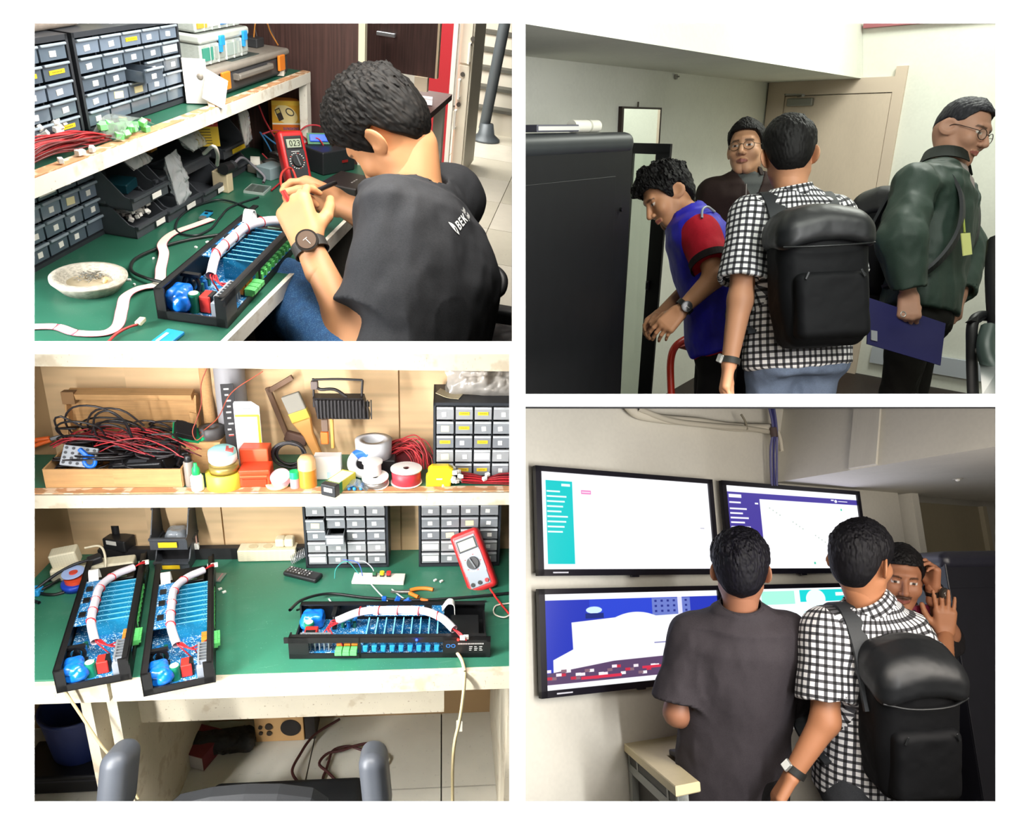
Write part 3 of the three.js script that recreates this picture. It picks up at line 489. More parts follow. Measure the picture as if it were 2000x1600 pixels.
// uv for clothes: each face takes the length and the girth of the limb or trunk that it lies on
function clothUV(g0, charts) {
  const g = g0.toNonIndexed(), p = g.attributes.position, uv = new Float32Array(p.count * 2), c = V(), q = V(), r = V();
  for (const k of charts) { k.ax = k.b.clone().sub(k.a).normalize(); const ref = k.ref || (Math.abs(k.ax.y) > 0.9 ? V(1, 0, 0) : V(0, 1, 0)); k.e1 = ref.clone().addScaledVector(k.ax, -ref.dot(k.ax)).normalize(); k.e2 = V().crossVectors(k.ax, k.e1); }
  for (let t = 0; t < p.count; t += 3) {
    c.set(0, 0, 0); for (let k = 0; k < 3; k++) c.add(q.fromBufferAttribute(p, t + k)); c.multiplyScalar(1 / 3);
    let best = charts[0], bd = 1e9; for (const k of charts) { const d = capv(c, k.a, k.b, k.r, k.r); if (d < bd) { bd = d; best = k; } }
    const K = best; r.subVectors(c, K.a); const a0 = Math.atan2(r.dot(K.e2), r.dot(K.e1));
    for (let k = 0; k < 3; k++) { q.fromBufferAttribute(p, t + k).sub(K.a); let a = Math.atan2(q.dot(K.e2), q.dot(K.e1)); while (a - a0 > Math.PI) a -= 2 * Math.PI; while (a - a0 < -Math.PI) a += 2 * Math.PI; uv[(t + k) * 2] = a * K.girth; uv[(t + k) * 2 + 1] = q.dot(K.ax); }
  }
  g.setAttribute('uv', new THREE.BufferAttribute(uv, 2)); return g;
}
function ringBand(c, ax, front, r0x, r0z, r1x, r1z, h, t, gap = 0, lift = 0) {   // a collar: band around an axis, open at the front by gap
  const lat = V().crossVectors(ax, front).normalize(), n = 40, pos = [], uv = [], idx = [];
  for (let i = 0; i <= n; i++) {
    const a = gap + (2 * Math.PI - 2 * gap) * i / n, s = Math.sin(a), k = Math.cos(a), up = lift * (1 - k) / 2;
    for (const [rx, rz, y] of [[r0x, r0z, 0], [r1x, r1z, h], [r1x - t, r1z - t, h], [r0x - t, r0z - t, 0]]) { const p = c.clone().addScaledVector(lat, s * rx).addScaledVector(front, k * rz).addScaledVector(ax, y + up); pos.push(p.x, p.y, p.z); uv.push(a * r0x, y); }
  }
  for (let i = 0; i < n; i++) for (let k = 0; k < 4; k++) { const a = i * 4 + k, b = i * 4 + (k + 1) % 4; idx.push(a, b, a + 4, b, b + 4, a + 4); }
  const g = new THREE.BufferGeometry(); g.setAttribute('position', new THREE.Float32BufferAttribute(pos, 3)); g.setAttribute('uv', new THREE.Float32BufferAttribute(uv, 2)); g.setIndex(idx); const q = g.toNonIndexed(); q.computeVertexNormals(); return q;
}
const SKINM = new THREE.MeshPhysicalMaterial({ color: 0xffffff, vertexColors: true, roughness: 0.55, sheen: 0.15, sheenRoughness: 0.5 });
const HAIRM = new THREE.MeshPhysicalMaterial({ color: 0xffffff, vertexColors: true, roughness: 0.62, specularIntensity: 0.4 });
const people = {}, SILVW = M(0xe8e4dc, 0.4);
function person(room, label, o) {
  const base = ray(...o.hip), W = (a) => ray(...a).sub(base), J = {}; for (const k of ['neck', 'shL', 'shR', 'elL', 'elR', 'wrL', 'wrR', 'hip']) J[k] = W(o[k]);
  const t = new THREE.Group(); t.name = numbered('person'); t.position.copy(base); tag(t, room, label, 'person');
  const up = room.Y, ctr = J.shL.clone().add(J.shR).multiplyScalar(0.5), ax = J.neck.clone().sub(J.hip).normalize(), H = J.neck.clone().sub(J.hip).length();
  const lat = J.shL.clone().sub(J.shR); const SW = lat.length(); lat.addScaledVector(ax, -lat.dot(ax)).normalize(); const fr = V().crossVectors(lat, ax).normalize(), sc = (o.girth || 1);
  const prof = o.prof || { h: [-0.4, -0.05, 0.25, 0.55, 0.8, 0.93, 1.02, 1.1], a: [0.172, 0.168, 0.158, 0.168, 0.175, 0.15, 0.085, 0.05], b: [0.122, 0.12, 0.112, 0.118, 0.112, 0.092, 0.066, 0.05] };
  const at1 = (arr, h) => { const hh = prof.h; if (h <= hh[0]) return arr[0]; for (let i = 1; i < hh.length; i++) if (h <= hh[i]) { const q = (h - hh[i - 1]) / (hh[i] - hh[i - 1]); return mix(arr[i - 1], arr[i], q * q * (3 - 2 * q)); } return arr[arr.length - 1]; };
  const hunch = o.hunch || 0;
  const torso = (p, k, lo, hi) => { const q = p.x - J.hip.x, q1 = p.y - J.hip.y, q2 = p.z - J.hip.z, h = (q * ax.x + q1 * ax.y + q2 * ax.z) / H, u = q * lat.x + q1 * lat.y + q2 * lat.z, w = q * fr.x + q1 * fr.y + q2 * fr.z + hunch * Math.sin(clamp(h, 0, 1) * Math.PI); const a = at1(prof.a, h) * sc * k, b = at1(prof.b, h) * sc * k; let d = (Math.sqrt(u * u / a / a + w * w / b / b) - 1) * Math.min(a, b); return smax(smax(d, (lo - h) * H, 0.015), (h - hi) * H, 0.02); };
  const hips = [1, -1].map((s) => J.hip.clone().addScaledVector(lat, 0.078 * s)), kn = [0, 1].map((i) => o.knee ? W(o.knee[i]) : hips[i].clone().addScaledVector(up, -0.42)), an = [0, 1].map((i) => o.ankle ? W(o.ankle[i]) : kn[i].clone().addScaledVector(up, -0.4));
  const arms = [['shL', 'elL', 'wrL'], ['shR', 'elR', 'wrR']].map((k) => k.map((n) => J[n])), aw = o.arm || 1;
  // skin
  const hm = frame(W(o.head.c), o.head.fwd, o.head.up), inv = hm.clone().invert(), hs = o.head.s || 1; inv.premultiply(new THREE.Matrix4().makeScale(1 / hs, 1 / hs, 1 / hs)); hm.multiply(new THREE.Matrix4().makeScale(hs, hs, hs));
  const hp = headParts({ ...o.head, neck: J.neck.clone().applyMatrix4(inv), skin: o.skin }), S = lin(o.skin), skinc = (x, y, z) => { const k = 0.93 + 0.12 * fb3(x * 40, y * 40, z * 40); return S.map((v) => v * k); };
  const nkTop = V(0, -0.07, -0.022).applyMatrix4(hm);
  const bodyF = (p) => {
    let d = torso(p, 0.86, -0.1, 0.97); d = smin(d, capv(p, J.shL, J.shR, 0.04, 0.04), 0.04); d = smin(d, capv(p, J.neck, nkTop, 0.058, 0.05), 0.035);
    for (const [a, b, c] of arms) { d = smin(d, capv(p, a, b, 0.05 * aw, 0.041 * aw), 0.03); d = smin(d, capv(p, b, c, 0.043 * aw, 0.0275 * aw), 0.02); }
    for (let i = 0; i < 2; i++) { d = smin(d, capv(p, hips[i], kn[i], 0.075, 0.052), 0.03); d = smin(d, capv(p, kn[i], an[i], 0.05, 0.036), 0.02); } return d;
  };
  const bb = bounds([J.neck, ...arms.flat(), ...hips, ...kn, nkTop, ctr], 0.1), body = [paint(nets(bodyF, bb.min, bb.max, o.cell || 0.011), skinc)];
  hp.head.applyMatrix4(hm); body.push(hp.head);
  (o.hands || []).forEach((h, i) => { if (!h) return; const dir = h.dir || arms[i][2].clone().sub(arms[i][1]), g = handGeo(arms[i][2], dir, h.palm, i ? 1 : -1, POSE[h.pose], h.s || 1, o.hcell); body.push(paint(g, skinc)); });
  const m = mergeGeometries(body.map((g) => { const q = g.toNonIndexed(); for (const k of Object.keys(q.attributes)) if (!['position', 'normal', 'color'].includes(k)) q.deleteAttribute(k); return q; }));
  part(t, 'body', m, SKINM);
  if (hp.hair) { hp.hair.applyMatrix4(hm); part(t, 'hair', hp.hair, HAIRM); }
  // clothes
  const folds = (p, A, s) => A * (fb3((p.x + base.x) * 11 * s, (p.y + base.y) * 7 * s, (p.z + base.z) * 11 * s) - 0.5) + A * 0.5 * (Math.abs(vn3(p.x * 17 * s + 3, p.y * 9 * s, p.z * 17 * s) - 0.5) - 0.25);
  for (const c of o.clothes) {
    if (c.kind === 'top') {
      const infl = c.infl || 0.012, A = c.folds ?? 0.018;
      const sl = arms.map(([a, b, w], i) => { const k = c.sleeve === undefined ? 0 : Array.isArray(c.sleeve) ? c.sleeve[i] : c.sleeve; if (!k) return null; const segs = []; const loose = c.loose ?? 0.02; if (k <= 1) { const e = a.clone().lerp(b, k), dir = b.clone().sub(a).normalize(); segs.push([a, e, 0.055 * aw + infl, 0.048 * aw + infl + loose]); return { segs, e, dir, ri: 0.048 * aw + infl + loose - 0.017, e0: e.clone().addScaledVector(dir, -0.08), e1: e.clone().addScaledVector(dir, 0.08) }; } const e = b.clone().lerp(w, k - 1); segs.push([a, b, 0.055 * aw + infl, 0.048 * aw + infl + loose * 0.7], [b, e, 0.046 * aw + infl + loose * 0.7, 0.034 * aw + infl + loose * 0.3]); const dir = w.clone().sub(b).normalize(); return { segs, e, dir, ri: 0.034 * aw + infl + loose * 0.3 - 0.014, e0: e.clone().addScaledVector(dir, -0.08), e1: e.clone().addScaledVector(dir, 0.08) }; });
      const nd = nkTop.clone().sub(J.neck).normalize(), n0 = J.neck.clone().addScaledVector(nd, c.neckY ?? -0.012);
      const f = (p) => {
        let d = torso(p, 1, c.hem ?? -0.12, 1.06) - infl; if (c.sleeve !== undefined) d = smin(d, capv(p, J.shL, J.shR, 0.052, 0.052) - infl, 0.05); else d = smin(d, capv(p, J.shL.clone().lerp(ctr, 0.25), J.shR.clone().lerp(ctr, 0.25), 0.055, 0.055) - infl, 0.04);
        for (const s of sl) if (s) { let q = 1e9; for (const [a, b, r1, r2] of s.segs) q = smin(q, capv(p, a, b, r1, r2), 0.02); const ed = (p.x - s.e.x) * s.dir.x + (p.y - s.e.y) * s.dir.y + (p.z - s.e.z) * s.dir.z; q = smax(q, ed, 0.005); if (ed > -0.05 && c.hollow !== false) q = Math.max(q, -Math.max(capv(p, s.e0, s.e1, s.ri, s.ri), -0.022 - ed)); d = smin(d, q, 0.035); }
        d += folds(p, A, c.fs || 1);
        const q = p.clone().sub(n0), y = q.dot(nd); const rad = Math.sqrt(Math.max(q.lengthSq() - y * y, 0)); d = smax(d, -(y > -0.03 ? Math.max(rad - (c.neckR ?? 0.062), -0.03 - y) : 1), 0.008); d = Math.max(d, -capv(p, J.neck, nkTop, 0.05, 0.05) - 0.0);
        if (c.vneck) { const w = q.dot(fr), u = Math.abs(q.dot(lat)); d = smax(d, -Math.max(-w + 0.02, u - 0.012 - (y + c.vneck) * 0.42, -y - c.vneck), 0.008); } return d;
      };
      const b2 = bounds([J.neck, J.hip.clone().addScaledVector(ax, -0.25), ctr, ...arms.map((a) => a[0]), ...sl.filter(Boolean).flatMap((s) => [s.e, ...s.segs.map((x) => x[1])]), J.hip.clone().addScaledVector(lat, 0.13), J.hip.clone().addScaledVector(lat, -0.13)], 0.16);
      let g = nets(f, b2.min, b2.max, c.cell || 0.0095);
      const charts = [{ a: J.hip.clone().addScaledVector(ax, -0.2), b: J.neck, r: 0.13, girth: 0.15, ref: fr }]; sl.forEach((s, i) => { if (s) charts.push({ a: arms[i][0].clone().lerp(s.segs[0][1], 0.12), b: s.segs[s.segs.length - 1][1], r: 0.075, girth: 0.075 }); });
      g = clothUV(g, charts); const pm = part(t, c.name, g, c.mat); if (c.label) pm.userData.label = c.label; people[label + c.name] = pm;
      if (c.cuff) sl.forEach((s) => { if (s) { const ref = Math.abs(s.dir.y) > 0.8 ? V(1, 0, 0) : V(0, 1, 0); part(pm, 'cuff', ringBand(s.e.clone().addScaledVector(s.dir, -c.cuff.h * 0.8), s.dir, V().crossVectors(s.dir, ref).normalize(), c.cuff.r, c.cuff.r, c.cuff.r, c.cuff.r, c.cuff.h, 0.004), c.cuff.mat); } });
    } else if (c.kind === 'collar') {
      const nd = nkTop.clone().sub(J.neck).normalize(); part(t, 'collar', ringBand(J.neck.clone().addScaledVector(nd, c.y ?? 0.005), nd, fr.clone().addScaledVector(nd, -fr.dot(nd)).normalize(), c.r0 ?? 0.082, c.r0 ?? 0.082, c.r1 ?? 0.067, c.r1 ?? 0.067, c.h ?? 0.038, 0.005, c.gap ?? 0.25, c.lift ?? 0.012), c.mat);
    } else if (c.kind === 'trousers') {
      const f = (p) => { let d = smax(torso(p, 1, -0.6, c.top ?? 0.08), -1, 0.01) - 0.002; const q = p.clone().sub(J.hip), y = q.dot(ax); d = smax(d, -y - 0.12, 0.04); for (let i = 0; i < 2; i++) { d = smin(d, capv(p, hips[i], kn[i], 0.088, 0.068), 0.04); d = smin(d, capv(p, kn[i], an[i], 0.07, 0.055), 0.02); } return d + folds(p, c.folds ?? 0.016, 1.2); };
      const b2 = bounds([...hips, ...kn, ...an, J.hip.clone().addScaledVector(ax, 0.1)], 0.13); let g = nets(f, b2.min, b2.max, c.cell || 0.011);
      g = clothUV(g, [0, 1].flatMap((i) => [{ a: hips[i], b: kn[i], r: 0.08, girth: 0.08 }, { a: kn[i], b: an[i], r: 0.06, girth: 0.065 }])); part(t, 'trousers', g, c.mat);
    }
  }
  if (o.glasses) {
    const G = M(o.glasses, 0.35, { metalness: 0.3 }), gp = new THREE.Group(), list = [];
    for (const s of [1, -1]) { list.push(at(new THREE.TorusGeometry(0.0215, 0.0016, 8, 24).scale(1.08, 0.86, 1), s * 0.0315, -0.003, 0.097, 0, s * 0.16, 0)); list.push(tube([[s * 0.054, 0.004, 0.092], [s * 0.07, 0.006, 0.05], [s * 0.079, 0.006, 0.0], [s * 0.078, -0.008, -0.02]], 0.0015, 14, 6)); }
    list.push(tube([[-0.011, 0.001, 0.1], [0, 0.004, 0.103], [0.011, 0.001, 0.1]], 0.0014, 8, 6));
    const gm = part(t, 'eyeglasses', merge(list).applyMatrix4(hm), G);
    for (const s of [1, -1]) part(gm, 'lens', at(cyl(0.021, 0.0008, 22), 0, 0, 0, Math.PI / 2, 0, 0).scale(1.08, 0.86, 1).applyMatrix4(new THREE.Matrix4().makeRotationY(s * 0.16).setPosition(s * 0.0315, -0.003, 0.097)).applyMatrix4(hm), M(0xffffff, 0.02, { transmission: 1, thickness: 0, ior: 1.4 }));
  }
  if (o.watch) for (const w of o.watch) {
    const [a, b] = [arms[w.arm][1], arms[w.arm][2]], d = b.clone().sub(a).normalize(), c = b.clone().addScaledVector(d, -(w.up ?? 0.02)), f = w.face.clone().addScaledVector(d, -w.face.dot(d)).normalize(), r = w.r || 0.034;
    const wt = part(t, 'watch_strap', ringBand(c.clone().addScaledVector(d, -0.011), d, f, r, r, r, r, 0.022, 0.003), w.strap);
    const q = new THREE.Quaternion().setFromUnitVectors(V(0, 1, 0), f), fc = c.clone().addScaledVector(f, r + 0.003), mk = (g) => g.applyQuaternion(q).translate(fc.x, fc.y, fc.z);
    part(wt, 'watch_case', mk(w.square ? box(0.03, 0.009, 0.03, 0.004) : cyl(0.021, 0.009, 26)), w.case); part(wt, 'dial', mk(w.square ? at(box(0.024, 0.001, 0.024), 0, 0.005, 0) : at(cyl(0.0172, 0.001, 26), 0, 0.005, 0)), w.dial);
    if (!w.square) { part(wt, 'hand', mk(at(box(0.001, 0.0006, 0.012), 0.0035, 0.006, 0.003, 0, 0.9, 0)), SILVW); part(wt, 'hand', mk(at(box(0.001, 0.0006, 0.009), -0.003, 0.006, -0.001, 0, -0.7, 0)), SILVW); }
  }
  return { t, J, lat, ax, fr, hm, base, arms, nkTop };
}
function backpack(room, label, pr, off, sz = 1, mats) {
  const { t, J, lat, ax, fr, base } = pr, bk = fr.clone().multiplyScalar(-1), c = base.clone().add(J.neck).addScaledVector(ax, off[1]).addScaledVector(bk, off[2]).addScaledVector(lat, off[0]);
  const x = lat.clone().multiplyScalar(-1), y = V().crossVectors(bk, x).normalize(), o = new THREE.Group(); o.name = numbered('backpack'); tag(o, room, label, 'backpack');
  o.position.copy(c); o.quaternion.setFromRotationMatrix(new THREE.Matrix4().makeBasis(x, y, bk)); o.scale.set(sz, sz * (mats.ys || 1), sz);
  const nz = (p) => 0.008 * (fb3(p.x * 14, p.y * 14, p.z * 14) - 0.5);
  const B = (a, f, lo, hi, m, cell = 0.008) => { let g = nets(f, V(...lo), V(...hi), cell); return part(o, a, muv(g), m); };
  B('main_compartment', (p) => rbox(p.x, p.y + 0.26, p.z, 0.152 - 0.02 * sstep(-0.3, -0.48, p.y), 0.235, 0.085 + 0.02 * (1 - (p.x / 0.16) ** 2), 0.05) + nz(p), [-0.18, -0.53, -0.13], [0.18, 0.02, 0.14], mats.body);
  B('lid', (p) => { const yy = p.y + 0.06 - 0.045 * (1 - (p.x / 0.17) ** 2) + 0.32 * Math.max(p.z, 0); return smax(rbox(p.x, yy, p.z - 0.012, 0.165, 0.075, 0.115, 0.062), -(yy + 0.06), 0.01) + nz(p) * 0.8; }, [-0.19, -0.2, -0.13], [0.19, 0.1, 0.16], mats.lid, 0.007);
  B('front_pocket', (p) => rbox(p.x, p.y + 0.345, p.z - 0.095, 0.12, 0.125, 0.04, 0.03) + nz(p), [-0.14, -0.49, 0.03], [0.14, -0.2, 0.15], mats.body);
  part(o, 'lid_piping', tube([[-0.15, -0.12, 0.1], [-0.08, -0.128, 0.128], [0, -0.13, 0.136], [0.08, -0.128, 0.128], [0.15, -0.12, 0.1]], 0.004), mats.trim);
  for (const s of [-1, 1]) part(o, 'zip_pull', box(0.008, 0.03, 0.004, 0.002), mats.trim, s * 0.09, -0.235, 0.138, 0, 0, 0.4 * s);
  const L = (v) => v.clone().add(base).sub(c).applyQuaternion(o.quaternion.clone().invert()).divide(o.scale);
  for (const [sh, s] of [[J.shL, 1], [J.shR, -1]]) {
    const k = J.neck.clone().lerp(sh, 0.62), n = (a, b, d) => L(k.clone().addScaledVector(ax, a).addScaledVector(fr, b).addScaledVector(lat, s * d));
    part(o, 'strap', strip([n(-0.2, -0.17, 0.0), n(-0.02, -0.1, 0), n(0.052, -0.03, 0), n(0.048, 0.04, 0), n(-0.04, 0.12, 0.01), n(-0.2, 0.145, 0.03), n(-0.36, 0.08, 0.1), n(-0.42, -0.06, 0.07)], V(1, 0, 0), 0.062, 0.014), mats.strap);
  }
  return o;
}
// ---------------------------------------------------------------- the people
const cottonM = (c, r = 0.85) => M(c, r, { map: T.cloth, sheen: 0.15, sheenRoughness: 0.6, specularIntensity: 0.5 });
const PLAID = M(0xffffff, 0.85, { map: T.plaid }), BLACKST = M(0x151515, 0.5), SILV = M(0xc8c8c4, 0.3, { metalness: 0.8 });
const shortHair = { top: 0.02, side: 0.007, front: 0.004, color: 0x0b0a0a, color2: 0x1c1b1b };
const PACK = { body: M(0x0d0e11, 0.7, { map: T.cloth, specularIntensity: 0.4 }), lid: M(0x15171a, 0.45, { map: T.cloth }), trim: M(0x1a1c1e, 0.4), strap: M(0x23272b, 0.6, { map: T.cloth }) };
// seated man at the repair bench
const P1 = person(R1, 'seated man in a black T-shirt and jeans testing a circuit at the bench', {
  hip: [797, 770, 1.42], arm: 0.9, neck: [812, 392, 1.49], shL: [770, 508, 1.37], shR: [880, 388, 1.6], elL: [706, 694, 1.35], wrL: [604, 480, 1.37], elR: [768, 460, 1.64], wrR: [668, 400, 1.6],
  knee: [[556, 575, 1.5], [640, 640, 1.62]], ankle: [[575, 800, 1.62], [640, 800, 1.7]], skin: 0xc98f63, girth: 0.93, hunch: 0.05, cell: 0.008, hcell: 0.0027,
  head: { c: [750, 258, 1.46], s: 0.91, fwd: V(-0.62, -0.48, -0.62), up: V(-0.1, 0.76, 0.62), cell: 0.0034, seed: 3, hair: { top: 0.024, side: 0.009, front: 0.008, rough: 0.007, lump: 0.012, cell: 0.003, color: 0x0b0a09, color2: 0x241f1b } },
  hands: [{ palm: V(0.25, 0.3, -0.9), dir: V(-0.38, 0.92, -0.08), pose: 'pinch' }, { palm: V(-0.35, -0.5, 0.5), dir: V(-0.85, 0.32, -0.1), pose: 'pinch' }],
  watch: [{ arm: 0, up: 0.005, face: V(0.0, 0.35, 0.9), strap: M(0x2b2825, 0.6), case: M(0x26221f, 0.3, { metalness: 0.6 }), dial: M(0x5d4a3c, 0.3) }],
  clothes: [{ kind: 'top', name: 't_shirt', hollow: false, mat: cottonM(0x303134), sleeve: [0.6, 0.8], loose: 0.03, infl: 0.014, folds: 0.024, cell: 0.007, neckR: 0.066, neckY: -0.005 }, { kind: 'collar', mat: cottonM(0x2b2c2f), r0: 0.072, r1: 0.069, h: 0.018, gap: 0, lift: 0.004, y: -0.008 }, { kind: 'trousers', mat: M(0xffffff, 0.85, { map: T.denim }), cell: 0.009 }],
});
// office: four men
const VM = M(0x2b26c4, 0.6, { map: T.cloth, sheen: 0.2 });
const P2A = person(R2, 'bending man in a blue vest over a red T-shirt reaching into the rack', {
  hip: [1405, 650, 3.0], neck: [1345, 425, 2.98], shL: [1368, 458, 2.84], shR: [1352, 452, 3.14], elL: [1397, 540, 2.76], wrL: [1330, 606, 2.78], elR: [1352, 560, 3.14], wrR: [1290, 615, 3.05],
  skin: 0xba8560, girth: 1.0, hunch: 0.02, head: { c: [1302, 385, 2.97], fwd: V(-0.82, -0.55, 0.12), up: V(-0.5, 0.83, 0.05), seed: 11, hair: { top: 0.03, side: 0.014, front: 0.012, rough: 0.012, lump: 0.03, color: 0x0b0a0a, color2: 0x1a1716 } },
  hands: [{ palm: V(-0.1, -0.5, -0.8), pose: 'relaxed' }, { palm: V(0, -0.5, 0.5), pose: 'relaxed' }], watch: [{ arm: 0, up: 0.02, r: 0.036, face: V(0.2, 0.1, 1), strap: M(0x111111, 0.5), case: M(0x151515, 0.4), dial: M(0x222222, 0.2) }],
  clothes: [{ kind: 'top', name: 't_shirt', hollow: false, mat: cottonM(0xb5172b), sleeve: 0.72, hem: -0.14, cuff: { h: 0.03, r: 0.082, mat: cottonM(0x1d1516) } }, { kind: 'top', name: 'vest', mat: VM, infl: 0.024, hem: -0.1, neckR: 0.075, folds: 0.02 }, { kind: 'trousers', mat: cottonM(0x101012) }],
});
const P2B = person(R2, 'man with thin glasses in a dark brown shirt standing in the corner', {
  hip: [1450, 580, 3.35], neck: [1458, 352, 3.3], shL: [1535, 372, 3.3], shR: [1392, 380, 3.3], elL: [1545, 480, 3.35], wrL: [1520, 570, 3.3], elR: [1382, 500, 3.35], wrR: [1400, 600, 3.3],
  skin: 0xc2916e, head: { c: [1458, 291, 3.27], fwd: V(-0.5, -0.12, 0.86), up: V(0.02, 1, 0.1), seed: 21, hair: { top: 0.016, side: 0.007, front: 0.006, color: 0x0c0b0b, color2: 0x1f1c1b } }, glasses: 0x6a5742, hands: [null, null],
  clothes: [{ kind: 'top', name: 'shirt', mat: cottonM(0x30221f), sleeve: 1.9, hem: -0.2, vneck: 0.09, folds: 0.016 }, { kind: 'top', name: 'undershirt', mat: cottonM(0x4c4f4e), infl: 0.004, neckR: 0.058, hem: 0.3 }, { kind: 'collar', mat: cottonM(0x2b1f1c), gap: 0.5, h: 0.04 }, { kind: 'trousers', mat: cottonM(0x141416) }],
});
const P2C = person(R2, 'man seen from behind in a checked shirt with a backpack facing the door', {
  hip: [1556, 668, 2.52], neck: [1546, 392, 2.5], shL: [1464, 424, 2.5], shR: [1632, 424, 2.5], elL: [1446, 586, 2.46], wrL: [1424, 712, 2.44], elR: [1650, 570, 2.56], wrR: [1630, 640, 2.75],
  skin: 0xbc8765, head: { c: [1541, 306, 2.5], fwd: V(0.3, -0.02, -1), up: V(0.0, 1, 0.0), seed: 31, cell: 0.004, hair: { ...shortHair, top: 0.022 } },
  hands: [{ palm: V(0.9, 0, 0.1), pose: 'relaxed' }, null], watch: [{ arm: 0, up: 0.012, r: 0.035, face: V(-1, 0.2, 0.3), square: true, strap: M(0x24241f, 0.6), case: M(0xb9bab6, 0.3, { metalness: 0.7 }), dial: M(0xe8eae6, 0.2) }],
  clothes: [{ kind: 'top', name: 'checked_shirt', mat: PLAID, sleeve: 0.78, loose: 0.026, hem: -0.16, cell: 0.0085, folds: 0.014 }, { kind: 'collar', mat: PLAID, r0: 0.085, r1: 0.07, h: 0.042, gap: 0.3, lift: 0.006 }, { kind: 'trousers', mat: M(0x5d6b82, 0.85, { map: T.cloth }) }],
});
backpack(R2, 'large black backpack worn by the man in the checked shirt facing the door', P2C, [0, -0.105, 0.185], 0.95, { ...PACK, ys: 0.88 });
const P2D = person(R2, 'man with glasses in a dark green jacket walking right with a blue folder', {
  hip: [1800, 585, 2.85], neck: [1846, 338, 2.82], shL: [1838, 378, 3.0], shR: [1785, 366, 2.68], elL: [1884, 488, 2.98], wrL: [1874, 580, 2.88], elR: [1758, 472, 2.6], wrR: [1774, 572, 2.6],
  skin: 0xb98a72, gaunt: 0.004, head: { c: [1880, 258, 2.8], fwd: V(0.48, -0.46, 0.78), up: V(0.3, 0.9, 0.3), seed: 41, gaunt: 0.005, hair: { top: 0.011, side: 0.002, front: 0.004, lump: 0.006, rough: 0.003, color: 0x26262b, color2: 0x45454c, line: [[0, 0.082], [38, 0.076], [56, 0.05], [66, 0.03], [82, 0.02], [112, 0.03], [145, 0.0], [180, -0.03]] } }, glasses: 0x3a2a24,
  hands: [{ palm: V(-0.8, 0, -0.5), pose: 'relaxed' }, { palm: V(0.3, 0, -0.95), dir: V(0.0, -1, 0.05), pose: 'grip' }],
  clothes: [{ kind: 'top', name: 'jacket', mat: M(0x293d34, 0.6, { map: T.cloth }), sleeve: 1.92, hem: -0.06, infl: 0.02, loose: 0.022, folds: 0.03, vneck: 0.13, neckR: 0.074 }, { kind: 'top', name: 'shirt', mat: cottonM(0xb5aaa8), infl: 0.008, neckR: 0.06, hem: 0.3 }, { kind: 'collar', mat: M(0x18211c, 0.7, { map: T.cloth }), r0: 0.1, r1: 0.085, h: 0.055, gap: 0.5, lift: 0.02 }, { kind: 'trousers', mat: cottonM(0x1b1a17), folds: 0.022 }],
});
backpack(R2, 'dark backpack on the back of the man in the green jacket', P2D, [0, -0.1, 0.2], 0.82, PACK);
// monitor room: three men
const P4A = person(R4, 'man seen from behind in a dark grey shirt facing the monitors', {
  hip: [1430, 1500, 2.4], neck: [1446, 1200, 2.36], shL: [1352, 1243, 2.4], shR: [1538, 1240, 2.35], elL: [1322, 1392, 2.36], wrL: [1400, 1440, 2.6], elR: [1560, 1385, 2.46], wrR: [1590, 1410, 2.7],
  skin: 0x9c6a50, girth: 1.05, head: { c: [1446, 1114, 2.36], fwd: V(0.3, -0.12, -1), up: V(0, 1, -0.08), seed: 51, hair: { top: 0.026, side: 0.011, rough: 0.005, lump: 0.012, color: 0x0b0a10, color2: 0x171522 } }, hands: [null, { palm: V(0, -1, 0), pose: 'relaxed' }],
  clothes: [{ kind: 'top', name: 'shirt', mat: cottonM(0x3a3539), sleeve: 0.85, loose: 0.03, hem: -0.3, folds: 0.02 }, { kind: 'collar', mat: cottonM(0x383337), r0: 0.08, r1: 0.068, h: 0.034, gap: 0.2 }, { kind: 'trousers', mat: cottonM(0x161517) }],
});
const P4C = person(R4, 'man with a moustache scratching his head beside the black rack', {
  hip: [1755, 1440, 2.85], neck: [1757, 1202, 2.8], shL: [1832, 1250, 2.82], shR: [1690, 1245, 2.84], elL: [1850, 1238, 2.78], wrL: [1822, 1148, 2.72], elR: [1672, 1300, 2.8], wrR: [1612, 1236, 2.76],
  skin: 0xa46e50, head: { c: [1757, 1128, 2.76], fwd: V(-0.3, -0.05, 1), up: V(0.06, 1, 0.04), seed: 61, s: 1.0, moustache: true, hair: { top: 0.014, side: 0.004, front: 0.004, color: 0x100f10, color2: 0x262325 } },
  hands: [{ palm: V(-0.75, 0.1, 0.1), dir: V(-0.05, 1, 0.05), pose: 'touch', s: 0.9 }, { palm: V(0.2, -0.8, 0.3), dir: V(-1, -0.05, 0.1), pose: 'point' }], watch: [{ arm: 0, up: 0.012, r: 0.035, face: V(0.4, 0.1, 1), strap: M(0x15120f, 0.5), case: M(0x2b2724, 0.4), dial: M(0x3a3632, 0.3) }],
  clothes: [{ kind: 'top', name: 'shirt', mat: cottonM(0x1e1b1d), sleeve: [0.8, 0.9], hem: -0.15 }, { kind: 'collar', mat: cottonM(0x2b2729), gap: 0.4 }, { kind: 'trousers', mat: cottonM(0x161517) }],
});
